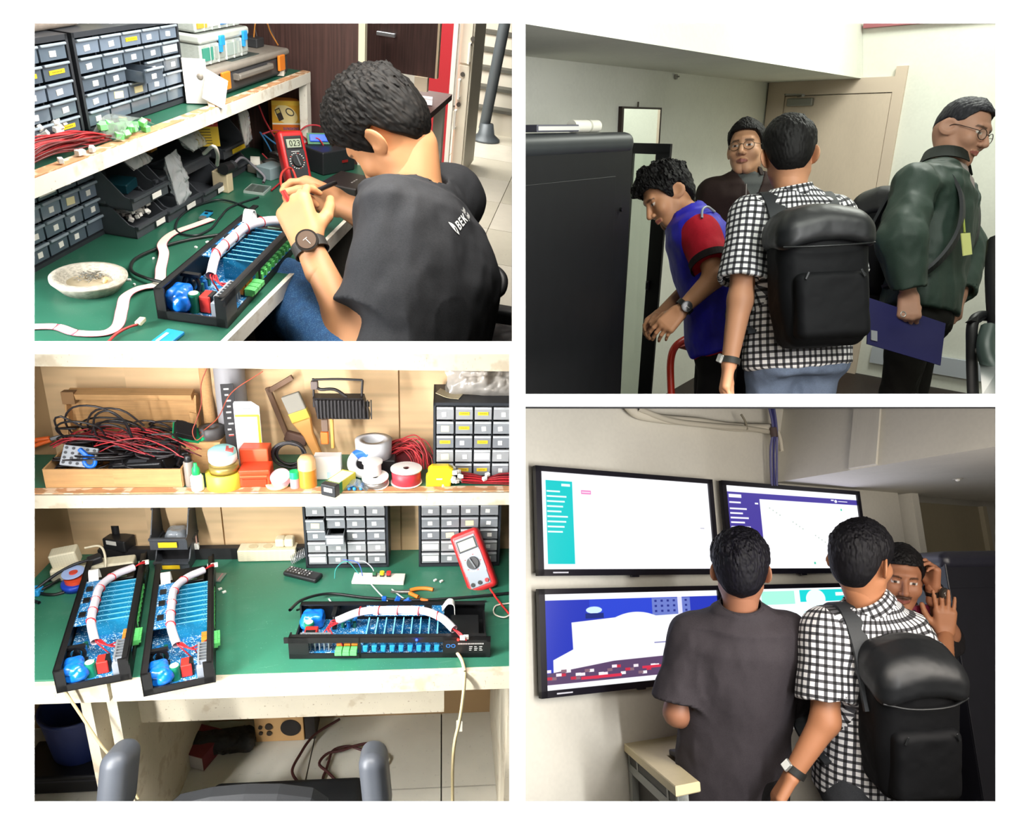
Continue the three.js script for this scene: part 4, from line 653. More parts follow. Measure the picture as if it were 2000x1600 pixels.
const P4B = person(R4, 'man seen from behind in a checked shirt leaning a hand on the rack', {
  hip: [1700, 1470, 2.3], neck: [1700, 1192, 2.26], shL: [1612, 1232, 2.25], shR: [1772, 1258, 2.27], elL: [1612, 1408, 2.18], wrL: [1548, 1512, 2.16], elR: [1840, 1335, 2.5], wrR: [1846, 1240, 2.68],
  skin: 0xa8714f, head: { c: [1684, 1097, 2.26], fwd: V(0.8, -0.05, -0.6), up: V(0.03, 1, 0), seed: 71, hair: { ...shortHair, color: 0x0a090d, color2: 0x15141b } },
  hands: [{ palm: V(0.9, 0, 0.1), pose: 'relaxed' }, { palm: V(0.15, 0, -1), dir: V(0.02, 1, -0.05), pose: 'open' }], watch: [{ arm: 0, up: 0.012, r: 0.035, face: V(-1, 0.2, 0.35), square: true, strap: M(0x1c1c19, 0.6), case: M(0xb9bab6, 0.3, { metalness: 0.7 }), dial: M(0xe8eae6, 0.2) }],
  clothes: [{ kind: 'top', name: 'checked_shirt', mat: PLAID, sleeve: [0.78, 0.5], loose: 0.026, hem: -0.2, cell: 0.0085, folds: 0.016 }, { kind: 'collar', mat: PLAID, r0: 0.085, r1: 0.07, h: 0.042, gap: 0.3 }, { kind: 'trousers', mat: cottonM(0x3a3c40) }],
});
backpack(R4, 'black backpack worn by the man in the checked shirt leaning on the rack', P4B, [-0.02, -0.075, 0.165], 0.83, { ...PACK, ys: 1.0 });
// ---------------------------------------------------------------- builders for things that come more than once
function rise(R, p, py) { let h = 0.1; for (let i = 0; i < 12; i++) { const a = R.px(p.x, p.y + h, p.z)[1] - py, b = R.px(p.x, p.y + h + 0.01, p.z)[1] - py; h -= a * 0.01 / (b - a); } return h; }
const YEL = M(0xe8c21c, 0.6), WLAB = M(0xeeece6, 0.7), CLAB = M(0xe6dcae, 0.7);
const inkLabel = ctex(128, 32, (g, w, h) => { g.fillStyle = '#e9c41e'; g.fillRect(0, 0, w, h); g.fillStyle = '#5a4a10'; g.font = 'bold 18px sans-serif'; for (let i = 0; i < 7; i++) g.fillRect(24 + i * 12, 11, 7, 10); });
const DF = [M(0x56626f, 0.3, { clearcoat: 0.5, map: T.plastic }), M(0x5f6d7b, 0.3, { clearcoat: 0.5, map: T.plastic }), M(0x717f90, 0.28, { clearcoat: 0.5, map: T.plastic })], LIPM = M(0x8b98a3, 0.3, { clearcoat: 0.4 }), CASE = M(0x2c3036, 0.5, { map: T.plastic }), LIPG = M(0xb4b8bb, 0.3, { clearcoat: 0.4 });
const DG = [M(0x7d8186, 0.3, { clearcoat: 0.5, map: T.plastic }), M(0x8a8e92, 0.3, { clearcoat: 0.5, map: T.plastic }), M(0x9a9c9e, 0.28, { clearcoat: 0.5, map: T.plastic })];
function drawerCabinet(room, label, x0, y0, z0, cols, rows, cw, rh, depth, o = {}) {
  const t = thing(room, 'drawer_cabinet', label, 'drawer cabinet', [x0, y0, z0], o.yaw || 0), w = cols * cw + 0.012, h = rows * rh + 0.018, fr = [];
  fr.push(at(box(w, 0.008, depth), w / 2, 0.004, -depth / 2), at(box(w, 0.008, depth), w / 2, h - 0.004, -depth / 2), at(box(0.006, h, depth), 0.003, h / 2, -depth / 2), at(box(0.006, h, depth), w - 0.003, h / 2, -depth / 2), at(box(w, h, 0.005), w / 2, h / 2, -depth + 0.0025));
  part(t, 'casing', merge(fr), CASE);
  for (let c = 1; c < cols; c++) part(t, 'divider', box(0.003, h - 0.016, depth - 0.012), CASE, 0.006 + c * cw, h / 2, -depth / 2 - 0.004);
  const fg = muv(merge([at(box(cw - 0.005, rh - 0.005, 0.003), 0, 0, 0), at(box(0.002, rh - 0.009, depth - 0.03), -cw / 2 + 0.005, -0.002, -depth / 2 + 0.012), at(box(0.002, rh - 0.009, depth - 0.03), cw / 2 - 0.005, -0.002, -depth / 2 + 0.012), at(box(cw - 0.009, 0.002, depth - 0.03), 0, -rh / 2 + 0.005, -depth / 2 + 0.012)]));
  const lg = at(box(cw - 0.005, rh * 0.16, rh * 0.28, 0.002), 0, rh * 0.36, rh * 0.1, -0.35, 0, 0), wl = box(cw * 0.23, rh * 0.3, 0.001), yl = box(cw * 0.56, rh * 0.22, 0.001), yt = M(0xffffff, 0.6, { map: inkLabel });
  for (let r = 0; r < rows; r++) for (let c = 0; c < cols; c++) {
    const out = (o.open && o.open[r + ',' + c]) || 0, d = part(t, 'drawer', fg, (o.pal || DF)[(r * 5 + c * 3 + cols) % 3], 0.006 + (c + 0.5) * cw, h - 0.009 - (r + 0.5) * rh, out - 0.003);
    part(d, 'lip', lg, o.pal ? LIPG : LIPM); const k = o.lab ? o.lab(r, c) : 'w';
    if (k === 'y') part(d, 'label', yl, yt, 0, -rh * 0.02, 0.002); else if (k === 'w') part(d, 'label', wl, WLAB, rr(-0.1, 0.1) * cw, -rh * 0.08, 0.002, 0, 0, rr(-0.08, 0.08)); else if (k === 'c') part(d, 'label', box(cw * 0.42, rh * 0.4, 0.001), CLAB, 0, -rh * 0.08, 0.002, 0, 0, rr(-0.1, 0.1)); else if (k === 'b') part(d, 'label', box(cw * 0.8, rh * 0.45, 0.001), WLAB, 0, -rh * 0.05, 0.002);
  }
  return t;
}
const BINM = M(0x474b51, 0.45, { map: T.plastic });
function bin(room, label, p, yaw, w, h, d, lab, group) {
  const t = thing(room, 'storage_bin', label, 'storage bin', p, yaw, group), wt = 0.003, side = [[-d, 0], [0, 0], [0, 0.34 * h], [-0.1 * d, 0.4 * h], [-0.42 * d, h], [-d, h]];
  for (const s of [-1, 1]) part(t, 'side_wall', at(ext(side, wt).rotateY(-Math.PI / 2), s * (w / 2 - wt / 2), 0, 0), BINM);
  part(t, 'bottom', at(box(w, wt, d), 0, wt / 2, -d / 2), BINM); part(t, 'back_wall', at(box(w, h, wt), 0, h / 2, -d + wt / 2), BINM); part(t, 'front_lip', at(merge([box(w, 0.34 * h, wt), at(box(w, 0.006, 0.008), 0, 0.16 * h, 0.003)]), 0, 0.17 * h, 0), BINM);
  for (const s of [-1, 1]) part(t, 'rim', at(box(0.006, 0.005, 0.58 * d), s * (w / 2), h, -0.71 * d), BINM);
  if (lab) part(t, 'label', box(lab === YEL ? w * 0.5 : w * 0.25, 0.16 * h, 0.001), lab, lab === YEL ? 0 : w * 0.1, 0.18 * h, 0.0075); return t;
}
const REDP = M(0xc92a2c, 0.4, { clearcoat: 0.2 });
function multimeter(room, label, p, yaw, tilt, s, digits) {
  const t = thing(room, 'multimeter', label, 'multimeter', p, yaw, null, tilt); t.scale.setScalar(s);
  part(t, 'holster', at(box(0.09, 0.184, 0.044, 0.013), 0, 0.092, -0.022), REDP); part(t, 'face', at(box(0.062, 0.15, 0.004, 0.0015), 0, 0.091, 0.001), M(digits ? 0x2b2e31 : 0x9aa3ad, 0.5));
  const lc = ctex(256, 128, (g, w, h) => { g.fillStyle = '#aeb8a2'; g.fillRect(0, 0, w, h); if (digits) { g.fillStyle = '#23281f'; g.font = 'bold 116px monospace'; g.fillText(digits, 40, 106); } });
  const sc = part(t, 'display_bezel', at(box(0.058, 0.036, 0.003, 0.001), 0, 0.142, 0.003), M(0x1c1e20, 0.4)); part(sc, 'display', at(new THREE.PlaneGeometry(0.05, 0.027), 0, 0.142, 0.0048), M(0xffffff, 0.25, { map: lc }));
  const marks = ctex(256, 256, (g, w, h) => { g.fillStyle = digits ? '#2b2e31' : '#9aa3ad'; g.fillRect(0, 0, w, h); for (let i = 0; i < 20; i++) { const a = i / 20 * 6.283; g.fillStyle = i % 4 ? '#e6e6e0' : '#d84a3a'; g.fillRect(128 + 98 * Math.cos(a) - 9, 128 + 98 * Math.sin(a) - 6, 18, 10); } g.fillStyle = '#e8e8e2'; g.fillRect(70, 4, 116, 7); });
  part(t, 'range_print', at(new THREE.PlaneGeometry(0.064, 0.064), 0, 0.086, 0.0036), M(0xffffff, 0.5, { map: marks }));
  const dl = part(t, 'dial', at(cyl(0.019, 0.008, 28, 0.018), 0, 0.086, 0.007, Math.PI / 2, 0, 0), M(0x2a2c2e, 0.4)); part(dl, 'pointer', at(box(0.005, 0.036, 0.006, 0.002), 0, 0.086, 0.013, 0, 0, 0.25), M(0x74787c, 0.4));
  for (const [x, c] of [[-0.022, 0x151515], [0, 0x151515], [0.022, 0xb02024]]) part(t, 'jack', at(cyl(0.006, 0.006, 14), x, 0.026, 0.004, Math.PI / 2, 0, 0), M(c, 0.5));
  part(t, 'stand', at(box(0.05, 0.1, 0.004, 0.002), 0, 0.058, -0.062, 0.5, 0, 0), M(0x222426, 0.5)); return t;
}
// open chassis of the controller: x along its length, front wall at z = 0
const BLK = M(0x121315, 0.45, { map: T.plastic }), PCB = M(0xffffff, 0.4, { map: T.pcb }), PCB2 = M(0xffffff, 0.4, { map: T.pcbplain }), ALU = M(0xb9bfc6, 0.35, { metalness: 0.7 }), GRN = M(0x5fc46a, 0.45), REDW = M(0xc3232b, 0.5), SLEEVE = M(0xd9d2dc, 0.55), BLUEW = M(0x0f6fd8, 0.3, { clearcoat: 0.6 }), ORG = M(0xd8862a, 0.5), WPL = M(0xf0efe9, 0.5);
function controller(room, label, p, yaw) {
  const t = thing(room, 'controller_chassis', label, 'circuit chassis', p, yaw, 'open black controller chassis'), L = 0.45, W = 0.14, H = 0.056;
  part(t, 'base_plate', at(box(L, 0.003, W), L / 2, 0.0015, -W / 2), BLK);
  part(t, 'front_wall', merge([at(box(L + 0.02, 0.014, 0.004), L / 2, H - 0.007, 0), at(box(L, 0.012, 0.004), L / 2, 0.006, 0), at(box(0.045, H, 0.004), 0.022, H / 2, 0), at(box(0.11, H, 0.004), L - 0.045, H / 2, 0), at(box(0.004, H, 0.004), 0.16, H / 2, 0), at(box(L, 0.003, 0.012), L / 2, H - 0.0015, -0.006)]), BLK);
  part(t, 'back_wall', merge([at(box(L, H, 0.003), L / 2, H / 2, -W + 0.0015), at(box(L, 0.003, 0.014), L / 2, H - 0.0015, -W + 0.007)]), BLK);
  part(t, 'end_plate', merge([at(box(0.004, 0.016, W), 0.002, 0.008, -W / 2), at(box(0.004, H, 0.02), 0.002, H / 2, -0.01), at(box(0.004, H, 0.02), 0.002, H / 2, -W + 0.01)]), BLK); part(t, 'end_plate', at(box(0.004, 0.03, W), L - 0.002, 0.015, -W / 2), BLK);
  part(t, 'main_board', muv(at(box(0.36, 0.002, W - 0.012), 0.19, 0.007, -W / 2)), PCB);
  const dg = muv(box(0.0016, 0.04, 0.078)), eg = box(0.0028, 0.0016, 0.074);
  for (let i = 0; i < 9; i++) { const b = part(t, 'daughter_board', dg, PCB2, 0.172 + 0.0205 * i, 0.028, -0.047); part(b, 'board_edge', eg, M(0x6cc0e4, 0.4), 0, 0.0204, 0); part(b, 'chip', box(0.003, 0.008, 0.012), BLK, 0.002, 0.008, 0.022); part(t, 'terminal_block', merge([box(0.012, 0.015, 0.012, 0.001), at(box(0.008, 0.011, 0.004), 0, -0.001, 0.007)]), GRN, 0.172 + 0.0205 * i, 0.024, -0.007); }
  const cb = part(t, 'controller_board', muv(at(box(0.19, 0.002, 0.046), 0.255, 0.052, -W + 0.03)), PCB); part(cb, 'pin_header', at(box(0.15, 0.008, 0.005), 0.255, 0.056, -W + 0.05), WPL);
  for (const x of [0.2, 0.26, 0.31]) part(cb, 'chip', at(box(0.018, 0.004, 0.014), x, 0.055, -W + 0.026), BLK);
  part(t, 'cable_sleeve', tube([[0.095, 0.046, -0.075], [0.15, 0.062, -0.088], [0.23, 0.066, -0.09], [0.3, 0.066, -0.086], [0.345, 0.064, -0.06], [0.375, 0.06, -0.022]], 0.0095, 34, 10), SLEEVE);
  for (const [x, z] of [[0.15, -0.088], [0.195, -0.09], [0.24, -0.09], [0.29, -0.087], [0.335, -0.068]]) part(t, 'cable_tie', at(new THREE.TorusGeometry(0.0102, 0.0013, 6, 16), x, 0.0645, z, 0, Math.PI / 2 - 0.2, 0), REDW);
  for (let i = 0; i < 4; i++) part(t, 'red_wire', tube([[0.1, 0.047, -0.075 + i * 0.003], [0.085 - i * 0.004, 0.05 - i * 0.003, -0.07 + i * 0.01], [0.08 + i * 0.012, 0.03, -0.055 + i * 0.014], [0.09 + i * 0.01, 0.012, -0.05 + i * 0.012]], 0.0016), REDW);
  for (let i = 0; i < 3; i++) { part(t, 'red_wire', tube([[0.37, 0.06, -0.026], [0.38 + i * 0.006, 0.064, -0.008 + i * 0.004], [0.392 + i * 0.006, 0.058 - i * 0.004, 0.006]], 0.0015), REDW); part(t, 'connector', box(0.012, 0.008, 0.009, 0.001), WPL, 0.395 + i * 0.008, 0.059 - i * 0.005, 0.008 - i * 0.009); }
  const bl = nets((q) => smin(rbox(q.x, q.y, q.z, 0.026, 0.02, 0.019, 0.012), sph(q.x + 0.012, q.y + 0.002, q.z - 0.014, 0.017), 0.012) + 0.004 * (vn3(q.x * 120, q.y * 120, q.z * 120) - 0.5), V(-0.04, -0.035, -0.035), V(0.04, 0.035, 0.045), 0.003);
  part(t, 'blue_wrapped_choke', bl, BLUEW, 0.034, 0.028, -W + 0.03);
  part(t, 'capacitor', merge([cyl(0.0115, 0.032, 18), at(cyl(0.0105, 0.002, 18), 0, 0.0165, 0)]), M(0x157a5c, 0.35), 0.03, 0.024, -0.078); part(t, 'capacitor_top', cyl(0.009, 0.001, 16), M(0xd8d6c2, 0.5), 0.03, 0.0415, -0.078);
  const tr = part(t, 'transformer', box(0.03, 0.03, 0.022, 0.002), M(0xc22a22, 0.5), 0.04, 0.024, -0.055); part(tr, 'core', box(0.022, 0.033, 0.008), BLK, 0, 0, 0.01);
  const hs = part(t, 'heatsink', at(box(0.07, 0.036, 0.004), 0.055, 0.028, -0.03), ALU); for (let i = 0; i < 7; i++) part(hs, 'fin', box(0.0022, 0.034, 0.018), ALU, 0.024 + i * 0.0105, 0.029, -0.02); part(hs, 'end_block', at(box(0.012, 0.03, 0.024), 0.016, 0.022, -0.022), M(0x8a9199, 0.5));
  const fan = part(t, 'fan', merge([at(new THREE.TorusGeometry(0.016, 0.004, 8, 22), 0, 0, 0, 0, Math.PI / 2, 0), box(0.01, 0.04, 0.006), at(box(0.01, 0.006, 0.04), 0, 0.018, 0), at(box(0.01, 0.006, 0.04), 0, -0.018, 0), at(cyl(0.008, 0.01, 14), 0, 0, 0, 0, 0, Math.PI / 2)]), BLK, 0.085, 0.03, -W + 0.028);
  for (let i = 0; i < 6; i++) part(t, 'small_capacitor', cyl(0.0045, 0.014, 10), i % 2 ? M(0x1a6c54, 0.4) : M(0x2277c4, 0.4), 0.105 + (i % 3) * 0.014, 0.016, -0.118 + (i > 2 ? 0.016 : 0));
  for (let i = 0; i < 3; i++) { part(t, 'relay', box(0.015, 0.016, 0.014, 0.001), ORG, 0.112 + i * 0.017, 0.02, -0.02); part(t, 'green_plug', merge([box(0.015, 0.014, 0.018, 0.001), at(box(0.015, 0.008, 0.006), 0, 0.002, 0.011)]), GRN, 0.112 + i * 0.017, 0.018, -0.001); }
  const pb = part(t, 'power_module', box(0.07, 0.036, 0.085, 0.003), BLK, L - 0.05, 0.022, -0.065); part(pb, 'indicator_window', box(0.004, 0.002, 0.03), M(0x7aa08a, 0.3), -0.028, 0.018, 0.01);
  part(t, 'white_ribbon', strip([[0.345, 0.055, -W + 0.03], [0.36, 0.075, -W + 0.03], [0.372, 0.072, -W + 0.03], [0.376, 0.045, -W + 0.032]], V(0, 0, 1), 0.022, 0.0015), WPL);
  const pr = ctex(256, 96, (g, w, h) => { g.fillStyle = '#121315'; g.fillRect(0, 0, w, h); g.fillStyle = '#c9c9c4'; for (let i = 0; i < 22; i++) g.fillRect(84 + i * 7, 22, 4, 10); for (let r = 0; r < 3; r++) for (let i = 0; i < 3; i++) g.fillRect(150 + i * 30, 46 + r * 13, 20 - (i * 5 + r * 3) % 8, 5); g.strokeStyle = '#2c7ad0'; g.lineWidth = 4; g.beginPath(); g.arc(26, 42, 11, 0, 6.3); g.stroke(); g.beginPath(); g.arc(56, 42, 11, 0, 6.3); g.stroke(); });
  part(t, 'front_print', at(new THREE.PlaneGeometry(0.1, 0.036), L - 0.048, 0.03, 0.0023), M(0xffffff, 0.45, { map: pr })); return t;
}
function cable(room, name, label, cat, pts, r, m, ends) {   // pts: [picture x, y, height above the plane]
  const P = pts.map(([x, y, h = r, base = 0]) => room.hit(x, y, 'y', base + h)), o = P[0], t = thing(room, name, label, cat, o); part(t, 'wire', tube(P.map((q) => q.clone().sub(o)), r, pts.length * 8), m);
  if (ends) ends(t, P.map((q) => q.clone().sub(o))); return t;
}
function bundle(room, name, label, cat, o, n, mk, r, m, extra) { const t = thing(room, name, label, cat, o); for (let i = 0; i < n; i++) part(t, 'wire', tube(mk(i), r, 26, 5), Array.isArray(m) ? m[i % m.length] : m); if (extra) extra(t); return t; }
function filmBag(w, h, bulge, sd = 1) {           // thin crumpled plastic bag, upright
  const mk = (s) => { const g = new THREE.PlaneGeometry(w, h, 26, 26), P = g.attributes.position; for (let i = 0; i < P.count; i++) { const x = P.getX(i), y = P.getY(i), e = (1 - (2 * x / w) ** 2) * (1 - (2 * y / h) ** 4); const n = Math.abs(fb3(x * 55 * sd + s * 7, y * 40 * sd, sd * 3) - 0.5) * 2; P.setXYZ(i, x * (0.86 + 0.25 * fb3(y * 30, s, sd)), y + h / 2 + 0.012 * (fb3(x * 30, y * 30, sd) - 0.5), s * (bulge * e * (0.5 + n) + 0.0008)); } g.computeVertexNormals(); return g.toNonIndexed(); };
  return merge([mk(1), mk(-1)]);
}
function crumple(w, h, d, amp, m, s = 1) { return nets((q) => rbox(q.x, q.y - h / 2, q.z, w / 2, h / 2, d / 2, Math.min(w, h, d) * 0.4) + amp * (Math.abs(fb3(q.x * 40 * s, q.y * 40 * s, q.z * 40 * s) - 0.5) * 4 - 1), V(-w / 2 - 0.02, -0.01, -d / 2 - 0.02), V(w / 2 + 0.02, h + 0.02, d / 2 + 0.02), m); }
// ---------------------------------------------------------------- things on and around the repair bench
const SH1 = 0.244;
{
  const lab1 = (r, c) => ({ '0,2': 'y', '0,1': 'w', '1,4': 'b', '3,1': 'c', '3,2': 'c', '3,4': '', '4,1': '', '4,2': '', '4,3': '', '4,4': '' }[r + ',' + c] ?? 'w');
  const zu = -0.299, tl = R1.hit(146, 80, 'z', zu), tr = R1.hit(343, 55, 'z', zu), hh = tl.y - SH1 + 0.012;
  drawerCabinet(R1, 'five column grey parts cabinet on the shelf behind the loose green blocks', tl.x - 0.006, SH1, zu, 5, 5, (tr.x - tl.x + 0.004) / 5, (hh - 0.018) / 5, 0.16, { lab: lab1, open: { '2,2': 0.035 } });
  const q = R1.hit(131, 88, 'z', zu), cw = 0.066; drawerCabinet(R1, 'grey parts cabinet at the left end of the shelf with yellow labels', q.x - 4 * cw - 0.008, SH1, zu, 4, 5, cw, (hh - 0.018) / 5, 0.16, { lab: (r, c) => ((r === 1 && c > 1) || (r === 4 && c === 3) ? 'y' : 'w') });
  const zl = -0.408, lr = R1.hit(212, 456, 'z', zl); drawerCabinet(R1, 'grey blue parts cabinet standing on the bench under the shelf', lr.x - 0.006 - 5 * 0.056 - 0.008, 0.0, zl, 5, 6, 0.056, 0.0345, 0.14, { lab: (r, c) => ({ '2,2': 'b', '3,3': 'c', '5,4': '', '2,4': '' }[r + ',' + c] ?? 'w') });
  // on top of the shelf cabinet
  const ct = SH1 + hh, p = R1.hit(150, 70, 'y', ct);
  single(R1, 'plastic_tub', 'beige grey plastic tub on top of the shelf cabinet', 'tub', at(box(0.17, 0.09, 0.1, 0.012), 0, 0.045, 0), M(0x8d837a, 0.5, { map: T.plastic }), [p.x + 0.01, ct, zu - 0.075], 0.06);
  single(R1, 'cloth_pouch', 'pale olive pouch beside the beige tub', 'pouch', crumple(0.06, 0.06, 0.06, 0.004, 0.005), M(0xb9b48e, 0.8), [p.x + 0.145, ct, zu - 0.07], 0);
  single(R1, 'clear_bag', 'crumpled clear bag on the right of the shelf cabinet top', 'bag', crumple(0.09, 0.04, 0.07, 0.006, 0.005), M(0x8f9a98, 0.25, { clearcoat: 0.6 }), [p.x + 0.24, ct, zu - 0.07], 0.2);
  // organiser boxes, tool case
  const sx = (x, y) => R1.hit(x, y, 'y', SH1);
  const a = sx(428, 207), b = sx(573, 143), tc = thing(R1, 'tool_case', 'dark tool case with a grey lid and two orange latches', 'tool case', [(a.x + b.x) / 2, SH1, -0.262]), tw = b.x - a.x, th = 0.045;
  part(tc, 'body', at(box(tw, th, 0.17, 0.01), 0, th / 2, -0.088), M(0x3c3d40, 0.5, { map: T.plastic })); const ld = part(tc, 'lid', at(box(tw + 0.006, 0.016, 0.176, 0.007), 0, th + 0.006, -0.088), M(0x8d877e, 0.5, { map: T.plastic }));
  part(ld, 'handle_recess', at(box(tw * 0.32, 0.004, 0.05, 0.002), 0.01, th + 0.0135, -0.04), M(0x3c4644, 0.4)); part(tc, 'handle', at(merge([box(tw * 0.4, 0.012, 0.012, 0.004), at(box(0.012, 0.012, 0.02), -tw * 0.2, 0, -0.008), at(box(0.012, 0.012, 0.02), tw * 0.2, 0, -0.008)]), 0.01, th * 0.72, 0.006), M(0x76726b, 0.5));
  for (const k of [-0.3, 0.36]) part(tc, 'latch', at(box(0.036, 0.036, 0.007, 0.002), tw * k, th * 0.72, 0.004), M(0xe8842a, 0.4));
  const CL = M(0xb4bdb8, 0.22, { clearcoat: 0.7, map: T.plastic }); const bx = (n, label, x, y, z, w, h, d, lat, cont) => { const t = thing(R1, 'organiser_box', label, 'organiser box', [x, y, z], 0, null); part(t, 'tray', at(box(w, h * 0.68, d, 0.005), 0, h * 0.34, -d / 2), CL); part(t, 'lid', at(box(w + 0.008, h * 0.3, d + 0.008, 0.006), 0, h * 0.84, -d / 2), M(0xc2cac4, 0.2, { clearcoat: 0.8 })); for (const k of lat || []) part(t, 'latch', merge([box(0.022, 0.02, 0.006, 0.002), at(box(0.009, 0.016, 0.005), -0.006, -0.014, 0)]), M(0x2a9be0, 0.35), k * w, h * 0.72, 0.006); cont.forEach((c, i) => part(t, 'contents', box(w / cont.length * 0.8, h * 0.4, 0.003), M(c, 0.5), -w / 2 + (i + 0.5) * w / cont.length, h * 0.36, 0.0008)); for (let i = 1; i < 6; i++) part(t, 'rib', box(0.002, h * 0.6, 0.003), M(0xd8ded8, 0.3), -w / 2 + i * w / 6, h * 0.34, 0.001); return t; };
  const y1 = SH1 + th + 0.016, xb = (a.x + b.x) / 2 - 0.075;
  bx(0, 'lowest clear organiser box with two blue latches on the tool case', xb, y1, -0.285, 0.23, 0.062, 0.15, [-0.12, 0.38], [0x3f8d7a, 0x9aa39c, 0x9fb0aa, 0xa9b2ac]);
  bx(0, 'middle clear organiser box with blue and pink parts', xb - 0.012, y1 + 0.064, -0.29, 0.21, 0.05, 0.145, null, [0xd8a03c, 0xcfd2c8, 0x3f7fc0, 0xc99a9a]);
  bx(0, 'top clear organiser box with white and red parts', xb - 0.02, y1 + 0.116, -0.295, 0.2, 0.045, 0.14, null, [0xe8e6e0, 0xc95b52, 0x3d8cc4, 0xd0625e]);
  single(R1, 'yellow_bag', 'crumpled yellow tan bag on top of the clear organiser boxes', 'bag', crumple(0.12, 0.05, 0.09, 0.006, 0.005), M(0xb28f4c, 0.6), [xb - 0.03, y1 + 0.164, -0.36], 0.1);
  const hs = thing(R1, 'heatsink_block', 'grey finned aluminium heatsink on a carton at the top of the shelf', 'heatsink', [xb + 0.2, y1 + 0.115, -0.3], -0.35); part(hs, 'base', box(0.15, 0.008, 0.09), M(0x8f9694, 0.4, { metalness: 0.4 })); for (let i = 0; i < 9; i++) part(hs, 'fin', box(0.004, 0.06, 0.088), M(0xa9b0ae, 0.35, { metalness: 0.5 }), -0.07 + i * 0.0172, 0.034, 0);
  single(R1, 'carton', 'brown carton standing behind the clear organiser boxes', 'carton', muv(at(box(0.09, 0.17, 0.12), 0, 0.085, 0)), M(0xffffff, 0.85, { map: T.card }), [xb + 0.19, SH1, -0.47], 0);
  const ad = thing(R1, 'power_adapter', 'small black power adapter with loose thin wires on the tool case', 'adapter', [b.x - 0.06, SH1 + th + 0.014, -0.33]); part(ad, 'body', at(box(0.045, 0.022, 0.035, 0.003), 0, 0.011, 0), M(0x303235, 0.5)); part(ad, 'wire', tube([[0, 0.02, 0], [0.0, 0.06, 0.01], [0.03, 0.06, 0.02], [0.06, 0.03, 0.02], [0.08, 0.0, 0.03]], 0.0018), M(0xd08a3c, 0.5)); part(ad, 'wire', tube([[0.02, 0.02, 0], [0.05, 0.065, -0.02], [0.09, 0.06, -0.01], [0.1, 0.0, 0.02]], 0.0014), M(0x4a4448, 0.5));
  const pw = sx(572, 150); single(R1, 'paper_stack', 'loose papers lying at the right end of the shelf', 'papers', at(box(0.11, 0.012, 0.08), 0, 0.006, 0), M(0xd8d2c4, 0.8), [pw.x + 0.03, SH1, -0.31], 0.3);
  const cd = thing(R1, 'folded_card', 'folded white card standing on the shelf beside the tool case', 'card', [sx(378, 200).x, SH1, -0.275], -1.0); const ch = 0.085; part(cd, 'panel', at(box(0.045, ch, 0.0015), 0, ch / 2, 0, -0.12, 0, 0), M(0xf8f6f0, 0.7)); part(cd, 'panel', at(box(0.05, ch * 0.75, 0.0015), 0.035, ch * 0.36, 0.012, -0.5, 0.5, -0.3), M(0xf0eee8, 0.7)); part(cd, 'torn_flap', at(box(0.012, 0.03, 0.001), 0.022, 0.008, 0.025, -0.4, 0, 0.2), M(0xe8e2d2, 0.7));
  const mo = thing(R1, 'module_board', 'small dark module board with thin wires behind the white card', 'circuit board', [sx(405, 197).x + 0.005, SH1, -0.268]); part(mo, 'board', at(box(0.03, 0.02, 0.004), 0, 0.012, 0, -0.4, 0, 0), M(0x2a5f8c, 0.4)); part(mo, 'wire', tube([[0, 0.02, 0], [0.01, 0.045, 0.005], [0.035, 0.04, 0.01], [0.04, 0.0, 0.012]], 0.0012), M(0xb9a9b8, 0.5)); part(mo, 'wire', tube([[0.005, 0.02, 0], [0.02, 0.05, 0], [0.045, 0.035, 0.01], [0.045, 0.0, 0.014]], 0.0012), M(0x6b6a72, 0.5));
  // loose green blocks in a bag, white strip
  const gp = sx(244, 262), gb = thing(R1, 'block_bag', 'clear zip bag of light green terminal blocks at the shelf front', 'bag', [gp.x, SH1, gp.z]); part(gb, 'film', strip([[-0.055, 0.006, 0], [-0.02, 0.026, 0], [0.02, 0.026, -0.004], [0.07, 0.006, -0.012]], V(0, 0, 1), 0.05, 0.0006), M(0xe6ece8, 0.1, { transmission: 0.85, thickness: 0 })); part(gb, 'zip_line', strip([[0.045, 0.018, 0.024], [0.06, 0.014, 0.0], [0.07, 0.008, -0.03]], V(0, 1, 0), 0.004, 0.001), M(0xb04454, 0.5));
  for (let i = 0; i < 26; i++) part(gb, 'terminal_block', box(0.013, 0.01, 0.011, 0.001), M(0x86e08e, 0.45), rr(-0.045, 0.04), 0.006 + rr(0, 0.014), rr(-0.018, 0.02), rr(-0.4, 0.4), rr(0, 3), rr(-0.4, 0.4));
  const ws = sx(192, 268); single(R1, 'plastic_strip', 'narrow white plastic strip next to the green block bag', 'strip', at(box(0.075, 0.004, 0.012), 0, 0.002, 0), M(0xe0e2dc, 0.5), [ws.x, SH1, ws.z], 0.0);
  // red wire harnesses on the shelf
  const rp = sx(132, 296);
